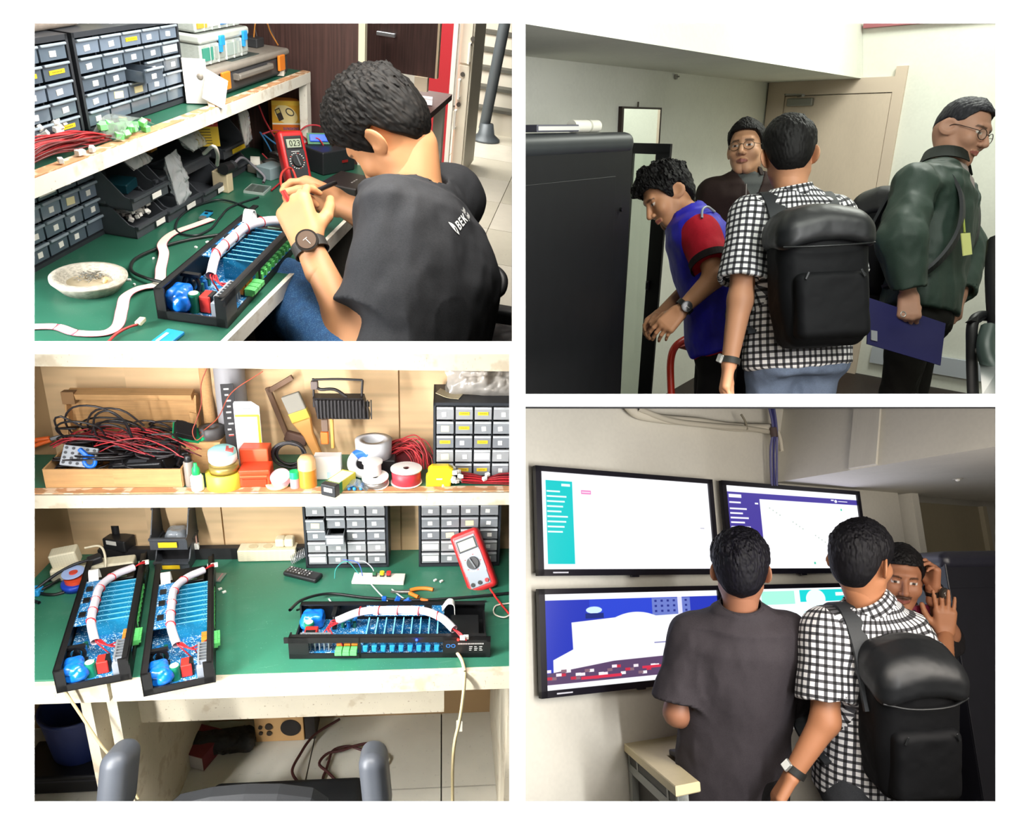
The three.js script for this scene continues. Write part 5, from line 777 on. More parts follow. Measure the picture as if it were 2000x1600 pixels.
  bundle(R1, 'wire_harness', 'heap of red wires with white plugs at the left of the shelf', 'wire harness', [rp.x, SH1, rp.z], 34, (i) => { const z = (i % 6) * 0.006 - 0.016, y = 0.003 + Math.floor(i / 6) * 0.0032; return [[-0.13, y, z + rr(-0.006, 0.006)], [-0.06, y + rr(0.003, 0.012), z + rr(-0.006, 0.006)], [0.0, y + rr(0, 0.008), z + rr(-0.006, 0.006)], [0.05, y, z + rr(-0.004, 0.01)], [rr(0.07, 0.12), 0.003, z + rr(-0.004, 0.012)]]; }, 0.0014, [M(0xb7262c, 0.45), M(0xa01d24, 0.45), M(0x5b1518, 0.5)],
    (t) => { for (let i = 0; i < 12; i++) part(t, 'plug', box(0.01, 0.008, 0.007, 0.001), WPL, rr(-0.02, 0.05), 0.022 + rr(0, 0.012), -0.03 + rr(-0.012, 0.012), rr(-1, 1), rr(0, 3), 0); for (let i = 0; i < 5; i++) part(t, 'plug', box(0.01, 0.008, 0.007, 0.001), WPL, rr(-0.08, 0.02), 0.006, 0.026 + rr(0, 0.008), 0, rr(0, 3), 0); });
  // stacking bins
  const dk = (x, y) => R1.hit(x, y, 'y', 0.0006), mkbin = (l, pa, pb, h, y, lab, zoff = 0) => { const u = dk(...pa), v = dk(...pb); return bin(R1, l, [(u.x + v.x) / 2, y + 0.0006, (u.z + v.z) / 2 + zoff], 0, v.x - u.x, h, 0.13, lab); };
  mkbin('lower black stacking bin filled with white connectors', [262, 466], [340, 428], 0.068, 0, WLAB); mkbin('black stacking bin on top of the bin of white connectors', [262, 466], [340, 428], 0.07, 0.058, WLAB);
  mkbin('black stacking bin holding a clear parts bag', [324, 434], [398, 396], 0.068, 0, WLAB); mkbin('black stacking bin with a white label beside the beige block', [398, 397], [446, 367], 0.068, 0, WLAB);
  mkbin('upper black stacking bin under a clear zip bag', [330, 431], [440, 371], 0.066, 0.06, null, -0.03); 
  mkbin('black stacking bin with a yellow label and a hanging bag', [478, 362], [530, 334], 0.07, 0.056, YEL, -0.055); mkbin('lowest black bin in the far stack on the bench', [478, 362], [530, 334], 0.066, 0, null, -0.055);
  const bagM = M(0xdfe6e6, 0.12, { transmission: 0.75, thickness: 0 }), bp = dk(300, 446);
  const wc = thing(R1, 'connector_heap', 'heap of white connectors in the lower bin', 'connectors', [bp.x, 0.012, bp.z - 0.035]); for (let i = 0; i < 30; i++) part(wc, 'connector', box(0.011, 0.008, 0.008, 0.001), WPL, rr(-0.03, 0.03), 0.012 + rr(0, 0.022), rr(-0.03, 0.022), rr(-0.5, 0.5), rr(0, 3), rr(-0.5, 0.5));
  single(R1, 'blue_case', 'dark blue green case inside the upper left bin', 'case', at(box(0.06, 0.02, 0.05, 0.003), 0, 0.01, 0), M(0x123f4a, 0.4), [bp.x, 0.075, bp.z - 0.06], 0.2);
  const film = (n, l, x, y, h, w, hh2, d, m = bagM, sd = 1) => single(R1, n, l, 'bag', filmBag(w * 1.15, hh2 * 1.1, d * 0.42, sd), m, dk(x, y).setY(h), 0.2, null, [hh2 < 0.06 ? -0.9 : -0.15, 0]);
  film('clear_bag', 'clear plastic bag of metal parts between the bins', 362, 412, 0.02, 0.07, 0.1, 0.05, M(0xf2f6f8, 0.12, { clearcoat: 0.8, transmission: 0.6, thickness: 0 }), 1.3);
  film('clear_bag', 'flat clear zip bag lying on the upper bin', 405, 390, 0.125, 0.1, 0.055, 0.05, M(0xeef4f2, 0.12, { clearcoat: 0.8, transmission: 0.6, thickness: 0 }), 1.1);
  film('clear_bag', 'crumpled clear bag at the back behind the left bins', 300, 440, 0.13, 0.09, 0.05, 0.04, M(0xeef2f2, 0.12, { clearcoat: 0.8, transmission: 0.6, thickness: 0 }), 1.2);
  film('hanging_bag', 'clear bag of screws hanging over the yellow labelled bin', 492, 356, 0.1, 0.07, 0.12, 0.03, M(0xe8ebe6, 0.12, { clearcoat: 0.8, transmission: 0.55, thickness: 0 }), 1.4);
  { const d = R1.hit(408, 286, 'y', 0.115); const c = thing(R1, 'catalogue_card', 'yellow card with a red band behind the bins', 'card', [d.x, 0.115, d.z], -0.9, null, [-0.15, 0]); part(c, 'card', at(box(0.052, 0.07, 0.001), 0, 0.035, 0), M(0xffffff, 0.6, { map: ctex(128, 160, (g, w, h) => { g.fillStyle = '#c9a81c'; g.fillRect(0, 0, w, h); g.fillStyle = '#e8d23c'; g.fillRect(0, 0, w, 22); g.fillStyle = '#c0302a'; g.fillRect(0, 26, w, 34); g.fillStyle = '#f4e6c0'; g.font = 'bold 20px sans-serif'; g.fillText('CATALOG', 16, 50); g.fillStyle = '#5b4c10'; for (let i = 0; i < 6; i++) g.fillRect(12, 72 + i * 14, 70 + (i * 37) % 36, 5); }) })); }
  cable(R1, 'grey_cable', 'light grey cable arching over the black bins', 'cable', [[398, 300, 0.14], [418, 286, 0.17], [425, 300, 0.15], [424, 322, 0.11]], 0.004, M(0xc9c6be, 0.5));
  single(R1, 'brown_block', 'small brown wooden block behind the left bins', 'block', at(box(0.03, 0.04, 0.03), 0, 0.02, 0), M(0xa8762e, 0.7), dk(352, 405).setY(0.12).add(V(0, 0, -0.06)), 0.1);
  { const d = dk(452, 375); const j = thing(R1, 'socket_block', 'beige block with a black ribbed plug and cable', 'plug', [d.x, 0, d.z - 0.02]); part(j, 'block', at(box(0.03, 0.05, 0.04, 0.003), 0, 0.025, 0), M(0xd8c8a4, 0.6)); part(j, 'plug', at(merge([cyl(0.014, 0.035, 16), at(cyl(0.01, 0.03, 12), 0, -0.03, 0)]), 0.0, 0.058, 0.012, 0, 0, Math.PI / 2 - 0.1), M(0x1d1f21, 0.5)); for (let i = 0; i < 4; i++) part(j, 'rib', at(new THREE.TorusGeometry(0.0105, 0.0015, 6, 14), 0.02 + i * 0.005, 0.057, 0.012, 0, Math.PI / 2, 0), M(0x303336, 0.5)); part(j, 'cord', tube([[0.035, 0.057, 0.012], [0.09, 0.062, 0.012], [0.13, 0.035, 0.02], [0.13, 0.01, 0.05], [0.1, 0.004, 0.06]], 0.0035, 30), M(0x85828a, 0.5)); }
  // far end of the bench
  { single(R1, 'black_crate', 'low black crate under the yellow meter carton', 'crate', at(box(0.09, 0.07, 0.05, 0.003), 0, 0.035, 0), M(0x2b2a2a, 0.5), [0.7, 0.0005, -0.325], -0.5); const m = thing(R1, 'meter_box', 'yellow and orange meter carton with a printed meter picture', 'carton', [0.695, 0.0715, -0.305], -0.95); const w = 0.078, h = 0.086; part(m, 'carton', at(box(w, h, 0.04, 0.001), 0, h / 2, -0.02), M(0xd8852a, 0.5));
    part(m, 'print', at(new THREE.PlaneGeometry(w * 0.99, h * 0.99), 0, h / 2, 0.0006), M(0xffffff, 0.4, { map: ctex(256, 256, (g, w2, h2) => { g.fillStyle = '#f0b83a'; g.fillRect(0, 0, w2, h2); g.fillStyle = '#fbe9a8'; g.beginPath(); g.ellipse(130, 110, 110, 70, 0.4, 0, 7); g.fill(); g.fillStyle = '#f6cf4c'; g.fillRect(0, 0, w2, 36); g.fillStyle = '#e0701c'; g.fillRect(0, 190, w2, 66); g.fillStyle = '#f8f0da'; g.fillRect(0, 178, w2, 14); g.save(); g.translate(66, 110); g.rotate(-0.4); g.fillStyle = '#3a3430'; g.fillRect(-24, -50, 48, 100); g.fillStyle = '#d8c46a'; g.fillRect(-17, -42, 34, 30); g.restore(); g.strokeStyle = '#4a4440'; g.lineWidth = 9; g.beginPath(); g.ellipse(165, 90, 38, 24, 0.5, 0, 7); g.stroke(); g.fillStyle = '#2c3f9a'; g.font = 'bold 30px sans-serif'; g.fillText('SUNSHINE', 96, 236); }) })); }
  { const m = thing(R1, 'power_supply', 'black power supply box carrying a lit blue display module', 'power supply', [0.655, 0.0005, -0.17], -0.5); part(m, 'case', at(box(0.12, 0.062, 0.09, 0.004), 0, 0.031, 0), M(0x26282b, 0.45)); part(m, 'rocker', at(box(0.02, 0.006, 0.004), 0.02, 0.03, 0.046), M(0x8a1c1c, 0.4)); }
  { const m = thing(R1, 'display_module', 'blue lit character display module on a green board', 'display', [0.66, 0.0635, -0.195], -1.0, null, [-0.45, 0]); part(m, 'board', at(box(0.068, 0.03, 0.002), 0, 0.015, 0), M(0x1f7a4c, 0.4)); part(m, 'screen', at(box(0.055, 0.018, 0.006, 0.001), 0, 0.016, 0.004), M(0x2b5fe8, 0.3, { emissive: 0x2048ff, emissiveIntensity: 0.7 })); }
  { const m = thing(R1, 'terminal_supply', 'black slotted supply block with a row of metal terminals', 'power supply', [0.635, 0.0005, -0.275], -0.6); part(m, 'case', at(box(0.1, 0.035, 0.05, 0.003), 0, 0.0175, 0), M(0x3a3836, 0.45)); for (let i = 0; i < 9; i++) part(m, 'terminal', at(box(0.006, 0.004, 0.012), -0.048 + i * 0.012, 0.037, 0.01), SILV); }
  const wires = [[[505, 205, 0.12], [520, 240, 0.09], [545, 275, 0.06], [585, 285, 0.05], [620, 270, 0.08], [640, 300, 0.04]], [[512, 262, 0.05], [540, 255, 0.07], [575, 270, 0.06], [600, 290, 0.04], [598, 305, 0.02]], [[563, 292, 0.05], [560, 268, 0.07], [580, 262, 0.07], [600, 275, 0.05], [590, 300, 0.02]], [[512, 300, 0.02], [530, 318, 0.01], [548, 330, 0.006], [550, 352, 0.005], [530, 372, 0.004]], [[580, 262, 0.07], [600, 246, 0.1], [628, 248, 0.09], [655, 280, 0.04], [650, 310, 0.01]]];
  wires.forEach((w, i) => cable(R1, 'red_lead', ['red lead dropping from the shelf to the power supply', 'red lead looping over the slotted supply', 'red lead circling in front of the meter carton', 'red lead running along the green top to the clear lid', 'red lead arching over the blue display'][i], 'wire', w.map(([x, y, h]) => [x, y, Math.max(h, (312 - y) / 690 + 0.012)]), 0.0022, M(0xb8323a, 0.45)));
  [[[508, 258, 0.05], [520, 278, 0.04], [535, 305, 0.02], [545, 318, 0.01]], [[514, 262, 0.05], [530, 275, 0.045], [552, 290, 0.03], [560, 300, 0.02]]].forEach((w, i) => cable(R1, 'blue_lead', i ? 'blue lead lying over the slotted supply' : 'blue lead hanging beside the black bin', 'wire', w.map(([x, y, h]) => [x, y, Math.max(h, (312 - y) / 690 + 0.012)]), 0.0024, M(0x3d7fb4, 0.45)));
  { const d = dk(524, 334); const m = thing(R1, 'grey_module', 'grey speaker shaped module with a round grille', 'module', [d.x, 0, d.z], -0.28); part(m, 'case', at(box(0.1, 0.022, 0.06, 0.004), 0, 0.011, 0), M(0x7c766e, 0.55, { map: T.plastic })); part(m, 'grille', at(new THREE.TorusGeometry(0.02, 0.003, 8, 24), 0.012, 0.023, 0, Math.PI / 2, 0, 0), M(0x2c2a28, 0.5)); }
  { const d = dk(500, 334); const m = thing(R1, 'tape_roll', 'small white roll of tape standing on the bench', 'tape', [d.x, 0, d.z], 0.4); part(m, 'roll', at(lathe([[0.009, -0.012], [0.019, -0.012], [0.019, 0.012], [0.009, 0.012], [0.009, -0.012]], 26), 0, 0.02, 0, Math.PI / 2, 0, 0), M(0xe2dfd4, 0.6)); part(m, 'loose_end', at(box(0.02, 0.03, 0.002), -0.01, 0.0, 0.014, 0.3, 0, 0.3), M(0xd8c23a, 0.6)); }
  { const d = dk(530, 345); single(R1, 'blue_box', 'pale blue grey box with a white tag beside the tape roll', 'box', at(box(0.065, 0.032, 0.045, 0.002), 0, 0.016, 0), M(0x8fa3a8, 0.45), [d.x, 0, d.z], -0.25); }
  { const d = dk(503, 372); const m = thing(R1, 'clear_dish', 'square clear plastic dish lying on the green top', 'dish', [d.x, 0, d.z], 0.1); part(m, 'rim', merge([at(box(0.06, 0.006, 0.003), 0, 0.003, 0.024), at(box(0.06, 0.006, 0.003), 0, 0.003, -0.024), at(box(0.003, 0.006, 0.05), 0.03, 0.003, 0), at(box(0.003, 0.006, 0.05), -0.03, 0.003, 0)]), M(0xaebbb6, 0.2)); part(m, 'pane', at(box(0.058, 0.002, 0.048), 0, 0.005, 0), M(0x90a098, 0.08, { transmission: 0.7, thickness: 0 })); }
  { const d = dk(680, 372); const m = thing(R1, 'router', 'black flat box with grey marks near the seated man', 'router', [d.x, 0, d.z], -0.1); part(m, 'case', at(box(0.13, 0.03, 0.1, 0.005), 0, 0.015, 0), M(0x221c1b, 0.4)); for (let i = 0; i < 3; i++) part(m, 'mark', at(box(0.008, 0.001, 0.004), -0.02 + i * 0.014, 0.0306, 0.02), M(0x8f8a86, 0.4)); }
  // multimeter, device, leads
  { const d = dk(591, 366); multimeter(R1, 'red cased multimeter showing 023 propped up on the bench', [d.x, 0, d.z], -0.75, [-0.42, 0], 0.78, '023'); }
  { const d = R1.hit(443, 640, 'y', 0.002); const c1 = controller(R1, 'open black chassis being tested under the seated man hands', [d.x, 0.001, d.z], 0.06); c1.scale.set(1.02, 1, 0.84); }
  cable(R1, 'test_lead', 'red test lead from the meter up to the left hand', 'test lead', [[583, 362, 0.02], [570, 330, 0.05], [553, 335, 0.06], [548, 352, 0.06], [552, 372, 0.06]], 0.003, M(0xd8423a, 0.4));
  { const a2 = ray(655, 357, 1.53), b2 = ray(592, 384, 1.44), c2 = ray(560, 398, 1.4); const m = thing(R1, 'test_probe', 'black test probe held in the right hand', 'probe', R1.l(a2)); const lo = (v) => m.worldToLocal(v.clone()); m.updateMatrixWorld(true); part(m, 'grip', tube([lo(a2), lo(a2.clone().lerp(b2, 0.5)), lo(b2)], 0.005), M(0x222225, 0.4)); part(m, 'tip', tube([lo(b2), lo(c2)], 0.0016), SILV); }
  { const a2 = ray(552, 372, 1.36), b2 = ray(566, 396, 1.37), c2 = ray(560, 432, 1.4); const m = thing(R1, 'test_probe', 'red test probe held in the left hand', 'probe', R1.l(a2)); const lo = (v) => m.worldToLocal(v.clone()); m.updateMatrixWorld(true); part(m, 'grip', tube([lo(a2), lo(a2.clone().lerp(b2, 0.5)), lo(b2)], 0.005), M(0xc2302a, 0.4)); part(m, 'tip', tube([lo(b2), lo(c2)], 0.0016), SILV); }
  // ashtray, ribbons, small things on the green top
  { const d = dk(178, 562); const m = thing(R1, 'ashtray', 'round stone grey ashtray full of ash and clipped leads', 'ashtray', [d.x, 0, d.z]); const r = 0.062; part(m, 'bowl', lathe([[0, 0], [r * 0.75, 0], [r, 0.02], [r, 0.024], [r * 0.82, 0.026], [r * 0.72, 0.02], [r * 0.5, 0.009], [0, 0.008]], 40), M(0xffffff, 0.5, { map: T.marble }));
    part(m, 'ash', at(lathe([[0, 0.012], [r * 0.4, 0.0125], [r * 0.6, 0.0135], [r * 0.62, 0.011]], 26), -0.006, 0, 0.002), M(0xa89a80, 0.95)); for (let i = 0; i < 60; i++) { const a3 = rr(0, 6.28), q = Math.sqrt(rnd()) * 0.026; part(m, 'clipping', box(0.007, 0.0014, 0.0014), i % 3 ? SILV : M(0x6f6a60, 0.6), 0.014 + q * Math.cos(a3), 0.0155 + rr(0, 0.003), -0.008 + q * 0.8 * Math.sin(a3), 0, rr(0, 3), rr(-0.3, 0.3)); } part(m, 'filter_end', at(cyl(0.004, 0.01, 12), 0.006, 0.017, 0.026, 0.5, 0, 0), M(0xe3c48a, 0.8)); }
  const rib = (n, l, pts, w) => { const P = pts.map(([x, y, h]) => dk(x, y).setY(h || 0.002)), o = P[0], t = thing(R1, n, l, 'ribbon cable', o), sd = pts.map((q) => V(...(q[3] || [0, 0, 1]))); part(t, 'ribbon', strip(P.map((q) => q.clone().sub(o)), sd, w, 0.0014), M(0xe6ddcb, 0.6)); part(t, 'edge_stripe', strip(P.map((q) => q.clone().sub(o).add(V(0, 0.0002, 0.0))), sd.map((v) => v.clone()), w + 0.0016, 0.0007), M(0xc0566a, 0.6)); };
  rib('ribbon_cable', 'cream ribbon cable winding across the green top', [[60, 640], [110, 640], [150, 652], [205, 652], [228, 640], [240, 615, 0.01, [1, 0, 0.6]], [248, 590, 0.012, [1, 0, 0.5]], [275, 568, 0.006], [308, 560, 0.006, [0.6, 0, 1]], [316, 535, 0.012, [1, 0, 0.3]], [322, 505, 0.012, [1, 0, 0.3]], [318, 485, 0.01, [1, 0, 0.3]], [340, 458, 0.004, [0.5, 0, 1]], [380, 443, 0.004], [415, 432, 0.006]], 0.017);
  { const d = dk(402, 425); const m = thing(R1, 'programmer_stick', 'small blue programmer board with a metal plug', 'circuit board', [d.x, 0, d.z], 0.12); part(m, 'board', at(box(0.034, 0.003, 0.018), 0.006, 0.006, 0), PCB2); part(m, 'metal_plug', at(box(0.016, 0.005, 0.012), -0.019, 0.006, 0), SILV); part(m, 'chip', at(box(0.006, 0.002, 0.006), 0.006, 0.0085, 0), BLK); part(m, 'header', at(box(0.006, 0.007, 0.016), 0.022, 0.006, 0), BLK); }
  { const m = cable(R1, 'plug_wire', 'red wire with a beige plug at the bench front', 'wire', [[212, 668, 0.003], [228, 652, 0.004], [250, 640, 0.006], [268, 634, 0.006]], 0.0022, M(0xc8322e, 0.45), (t, P) => { const e = P[P.length - 1]; part(t, 'plug', box(0.02, 0.007, 0.01, 0.001), M(0xe8dcb8, 0.5), e.x + 0.01, e.y + 0.001, e.z, 0, 0.1, 0); }); }
  { const d = dk(318, 664); const m = thing(R1, 'blue_packet', 'blue packet with white lettering at the bottom of the bench', 'packet', [d.x, 0, d.z], -0.05); part(m, 'packet', at(box(0.06, 0.006, 0.03, 0.002), 0, 0.003, 0.006), M(0x1f8fd0, 0.35)); part(m, 'lettering', at(box(0.03, 0.0006, 0.005), 0, 0.0063, 0), M(0xe8f2f8, 0.5)); }
  cable(R1, 'black_power_lead', 'black power lead looping on the green top into the chassis', 'cord', [[560, 438, 0.004], [500, 448, 0.004], [430, 458, 0.004], [360, 470, 0.004], [300, 488, 0.005], [262, 508, 0.006], [258, 530, 0.008], [285, 543, 0.01], [320, 552, 0.014], [350, 560, 0.02]], 0.0032, M(0x1d2120, 0.4), (t, P) => { const e = P[P.length - 1], f = P[P.length - 2]; part(t, 'plug', tube([f.clone().lerp(e, 0.1), f.clone().lerp(e, 0.6), e], 0.008), M(0x232628, 0.5)); });
  cable(R1, 'black_cable', 'thin black cable curving around the blue programmer board', 'cord', [[515, 428, 0.003], [470, 400, 0.004], [430, 390, 0.006], [400, 396, 0.005], [365, 412, 0.004], [345, 435, 0.004], [350, 455, 0.004], [380, 460, 0.004], [410, 448, 0.004], [430, 425, 0.003], [450, 405, 0.003], [505, 385, 0.003]], 0.0024, M(0x20282a, 0.35));
  [[437, 457], [418, 469], [405, 474], [413, 478], [383, 484], [252, 548], [263, 557], [255, 572], [322, 594], [300, 506]].forEach(([x, y], i) => single(R1, 'white_crumb', 'tiny white plastic offcut lying on the green bench top', 'offcut', at(box(0.004, 0.003, 0.003 + (i % 3) * 0.002), 0, 0.0015, 0), WPL, dk(x, y), i * 0.7, 'offcuts scattered on the repair bench'));
  // chair behind the man
  { const p2 = ray(955, 560, 1.62), m = thing(R1, 'office_chair', 'black office chair with a loop armrest behind the seated man', 'chair', R1.l(p2)); m.updateMatrixWorld(true); const lo = (x, y, d2) => m.worldToLocal(ray(x, y, d2)); const cm = M(0x1d1d1f, 0.5);
    part(m, 'armrest', tube([lo(930, 520, 1.66), lo(960, 522, 1.64), lo(983, 545, 1.62), lo(978, 570, 1.62), lo(955, 574, 1.64), lo(925, 568, 1.66)], 0.0105, 30), cm); part(m, 'seat', crumple(0.42, 0.08, 0.4, 0.002, 0.012), cm, ...lo(860, 760, 1.5).toArray()); part(m, 'backrest', at(box(0.04, 0.12, 0.3, 0.015), 0, 0, 0), cm, ...lo(965, 640, 1.75).toArray()); }
  // print on the T-shirt
}
// ---------------------------------------------------------------- lower left: things on the shelf
{
  const S = SH3 + 0.002, sh = (x, y) => R3.hit(x, y, 'y', S), dk = (x, y) => R3.hit(x, y, 'y', 0.0006), CARD = M(0xffffff, 0.85, { map: T.card });
  const wd = (a, b) => Math.abs(sh(...b).x - sh(...a).x);
  { // carton of cables
    const a = sh(90, 953), b = sh(358, 950), w = b.x - a.x, d = 0.17, fh = 0.048, bh = 0.185, c = thing(R3, 'open_carton', 'long open cardboard carton full of cables on the shelf', 'carton', [(a.x + b.x) / 2, S, (a.z + b.z) / 2]);
    part(c, 'front_wall', muv(at(box(w, fh, 0.004), 0, fh / 2, 0)), CARD); part(c, 'bottom', muv(at(box(w, 0.004, d), 0, 0.002, -d / 2)), CARD); part(c, 'back_wall', muv(at(box(w, bh, 0.004), 0, bh / 2, -d)), CARD); part(c, 'top_fold', muv(at(box(w * 0.96, 0.016, 0.03), 0, bh, -d + 0.012, 0.3, 0, 0)), CARD);
    for (const s of [-1, 1]) part(c, 'side_wall', muv(at(ext([[0, 0], [d, 0], [d, bh], [d * 0.9, bh], [d * 0.75, fh + 0.012], [0, fh]], 0.004).rotateY(Math.PI / 2), s * w / 2, 0, 0)), CARD);
    part(c, 'corner_flap', muv(at(box(0.028, 0.09, 0.004), -w / 2 - 0.004, 0.085, -d * 0.8, 0, 0.5, 0.08)), CARD); part(c, 'corner_flap', muv(at(box(0.03, 0.032, 0.02), -w / 2 + 0.012, bh - 0.006, -d + 0.02)), M(0x8a6844, 0.85)); part(c, 'corner_flap', muv(at(box(0.025, 0.07, 0.004), w / 2 - 0.006, 0.105, -d * 0.85, 0, -0.5, 0)), CARD);
    const o = [(a.x + b.x) / 2, S + 0.005, (a.z + b.z) / 2 - d / 2], hw = w / 2 - 0.014;
    bundle(R3, 'cable_heap', 'tangle of black cables heaped in the carton', 'cables', o, 62, (i) => { const x = rr(-hw, hw * 0.95), y = rr(0.02, 0.085), z = rr(-0.05, 0.05), r = rr(0.02, 0.06), P = [], n = 7, a0 = rr(0, 6.3), tl = rr(-0.6, 0.9); for (let k = 0; k <= n; k++) { const q = a0 + k * 0.85; P.push([clamp(x + r * 1.5 * Math.cos(q), -hw, hw), Math.max(0.005, y + r * Math.sin(q) * tl + (i % 4 === 0 ? 0.045 * (1 + Math.sin(q)) : 0)), clamp(z + r * Math.sin(q) * 0.8, -0.07, 0.075)]); } return P; }, 0.0026, [M(0x17171a, 0.4), M(0x1f1c1e, 0.45), M(0x2b2729, 0.4)]);
    bundle(R3, 'red_wire_heap', 'loose red wires lying over the black cables', 'wires', [o[0], o[1] + 0.055, o[2]], 26, (i) => { const x = rr(-hw * 0.7, hw * 0.3), y = rr(0.025, 0.05), z = rr(-0.02, 0.06); return [[x - 0.06, y - 0.01, z], [x - 0.02, y + rr(0.0, 0.02), z + rr(-0.02, 0.02)], [x + 0.05, y + rr(0, 0.02), z + rr(-0.02, 0.02)], [x + 0.12, y - 0.01, z + rr(0, 0.02)], [x + rr(0.14, 0.18), y - 0.025, z + 0.02]]; }, 0.0016, [M(0x8f2028, 0.45), M(0xb02a30, 0.45), M(0x5a1a1e, 0.45)]);
    for (const [l, x, z, w2, h2, d2, y2, ry] of [['black power brick in the middle of the carton', 0.02, 0.03, 0.09, 0.03, 0.045, 0.04, 0.2], ['black adapter near the right end of the carton', 0.09, 0.02, 0.07, 0.04, 0.05, 0.045, -0.3], ['long black box against the carton front', 0.05, 0.05, 0.12, 0.022, 0.03, 0.055, -0.05], ['black slotted box at the right carton end', 0.13, -0.02, 0.06, 0.06, 0.06, 0.03, 0.1]]) { const q = thing(R3, 'power_brick', l, 'adapter', [o[0] + x, S + y2 - 0.02, o[2] + z], ry, null, [0.25, 0.1]); part(q, 'case', at(box(w2, h2, d2, 0.005), 0, h2 / 2, 0), M(0x17181a, 0.4)); part(q, 'badge', at(box(w2 * 0.4, 0.0006, d2 * 0.4), 0, h2 + 0.0002, 0), M(0x3a3c40, 0.4)); }
    const ts = thing(R3, 'terminal_strip', 'grey screw terminal strip at the carton front left', 'terminal strip', [o[0] - hw + 0.06, S + 0.068, o[2] + 0.058], -0.15, null, [0.95, -0.35]); part(ts, 'body', box(0.075, 0.014, 0.05, 0.002), M(0x8f959c, 0.5)); for (let i = 0; i < 20; i++) part(ts, 'screw', cyl(0.0036, 0.002, 8), M(0x33363b, 0.5), -0.03 + (i % 5) * 0.015, 0.008, -0.018 + Math.floor(i / 5) * 0.012);
    const br = thing(R3, 'blue_ring', 'bright blue plastic ring fitting at the carton front', 'fitting', [o[0] - 0.055, S + 0.062, o[2] + 0.072], 0, null, [-0.2, 0]); part(br, 'ring', new THREE.TorusGeometry(0.0125, 0.005, 10, 26), M(0x1264d8, 0.35)); part(br, 'stem', at(box(0.01, 0.03, 0.01, 0.003), -0.014, 0.02, -0.004, 0, 0, 0.8), M(0x1264d8, 0.35)); part(br, 'core', at(cyl(0.009, 0.006, 18), 0, 0, -0.002, Math.PI / 2, 0, 0), BLK);
    const op = thing(R3, 'pliers', 'orange handled pliers at the left edge of the shelf', 'pliers', sh(72, 905).add(V(0, 0.05, -0.02)), 0.25, null, [0, 0.2]); for (const s of [1, -1]) part(op, 'handle', tube([[-0.05, -0.006 + s * 0.006, 0], [-0.01, s * 0.007, 0.0], [0.03, s * 0.003, 0]], 0.006), M(0xe8692a, 0.45)); part(op, 'jaw', box(0.03, 0.01, 0.006, 0.002), M(0x8a8c90, 0.4, { metalness: 0.6 }), 0.045, 0, 0);
    const gm = thing(R3, 'green_module', 'green and black connector board leaning on the carton edge', 'circuit board', sh(372, 945).add(V(-0.012, 0.105, -0.07)), 0.2, null, [0.6, -0.55]); part(gm, 'board', box(0.085, 0.004, 0.045), M(0x138a58, 0.4)); part(gm, 'block', at(box(0.05, 0.018, 0.04, 0.002), -0.016, 0.01, 0), BLK); part(gm, 'connector', at(box(0.014, 0.012, 0.03, 0.001), 0.034, 0.007, 0), M(0x15a86a, 0.45)); part(gm, 'antenna', tube([[0.02, 0.01, 0], [0.03, 0.09, 0.0], [0.02, 0.18, -0.01], [0.04, 0.3, 0]], 0.0012), M(0xa0442c, 0.5));
  }
  { const z = -0.36, H = (x, y) => R3.hit(x, y, 'z', z), o = H(400, 690), t = thing(R3, 'hanging_wire', 'thin rust red wire hanging down from the top beam', 'wire', o); part(t, 'wire', tube([[408, 690], [405, 715], [393, 750], [393, 790], [384, 820], [376, 845], [384, 860], [398, 850]].map((q) => H(...q).sub(o)), 0.0013, 60), M(0x94402c, 0.5)); }
  const SUPPLY = all.length;
  { // containers
    const bot = (n, l, x, y, prof, m, capm, cap2) => { const t = thing(R3, n, l, 'bottle', sh(x, y)); part(t, 'body', lathe(prof, 24), m); part(t, 'cap', lathe(cap2, 20), capm); return t; };
    bot('glue_bottle', 'white glue bottle with a green pointed cap', 387, 957, [[0, 0], [0.0105, 0], [0.0115, 0.003], [0.0115, 0.028], [0.008, 0.033], [0, 0.033]], M(0xeef0ea, 0.4), M(0x18b45e, 0.4), [[0, 0.032], [0.0075, 0.032], [0.007, 0.044], [0.0035, 0.05], [0.003, 0.056], [0, 0.056]]);
    bot('dropper_bottle', 'small grey bottle with a black cap behind the glue bottle', 373, 948, [[0, 0], [0.009, 0], [0.009, 0.05], [0, 0.052]], M(0x8d857c, 0.4), M(0x1d1d1f, 0.4), [[0, 0.05], [0.007, 0.05], [0.006, 0.062], [0, 0.063]]);
    const ty = sh(434, 958); { const t = thing(R3, 'tape_roll', 'yellow roll of tape under the brass can', 'tape', [ty.x, S, ty.z - 0.03]); part(t, 'roll', lathe([[0.02, 0], [0.034, 0], [0.034, 0.03], [0.02, 0.03], [0.02, 0]], 34), M(0xe3cf45, 0.45)); }
    { const t = thing(R3, 'brass_can', 'brass coloured tin on the yellow tape roll', 'tin', [ty.x + 0.001, S + 0.0385, ty.z - 0.03]); part(t, 'tin', lathe([[0, 0], [0.026, 0], [0.026, 0.006], [0.027, 0.007], [0.027, 0.018], [0, 0.018]], 30), M(0xa89252, 0.35, { metalness: 0.5 })); }
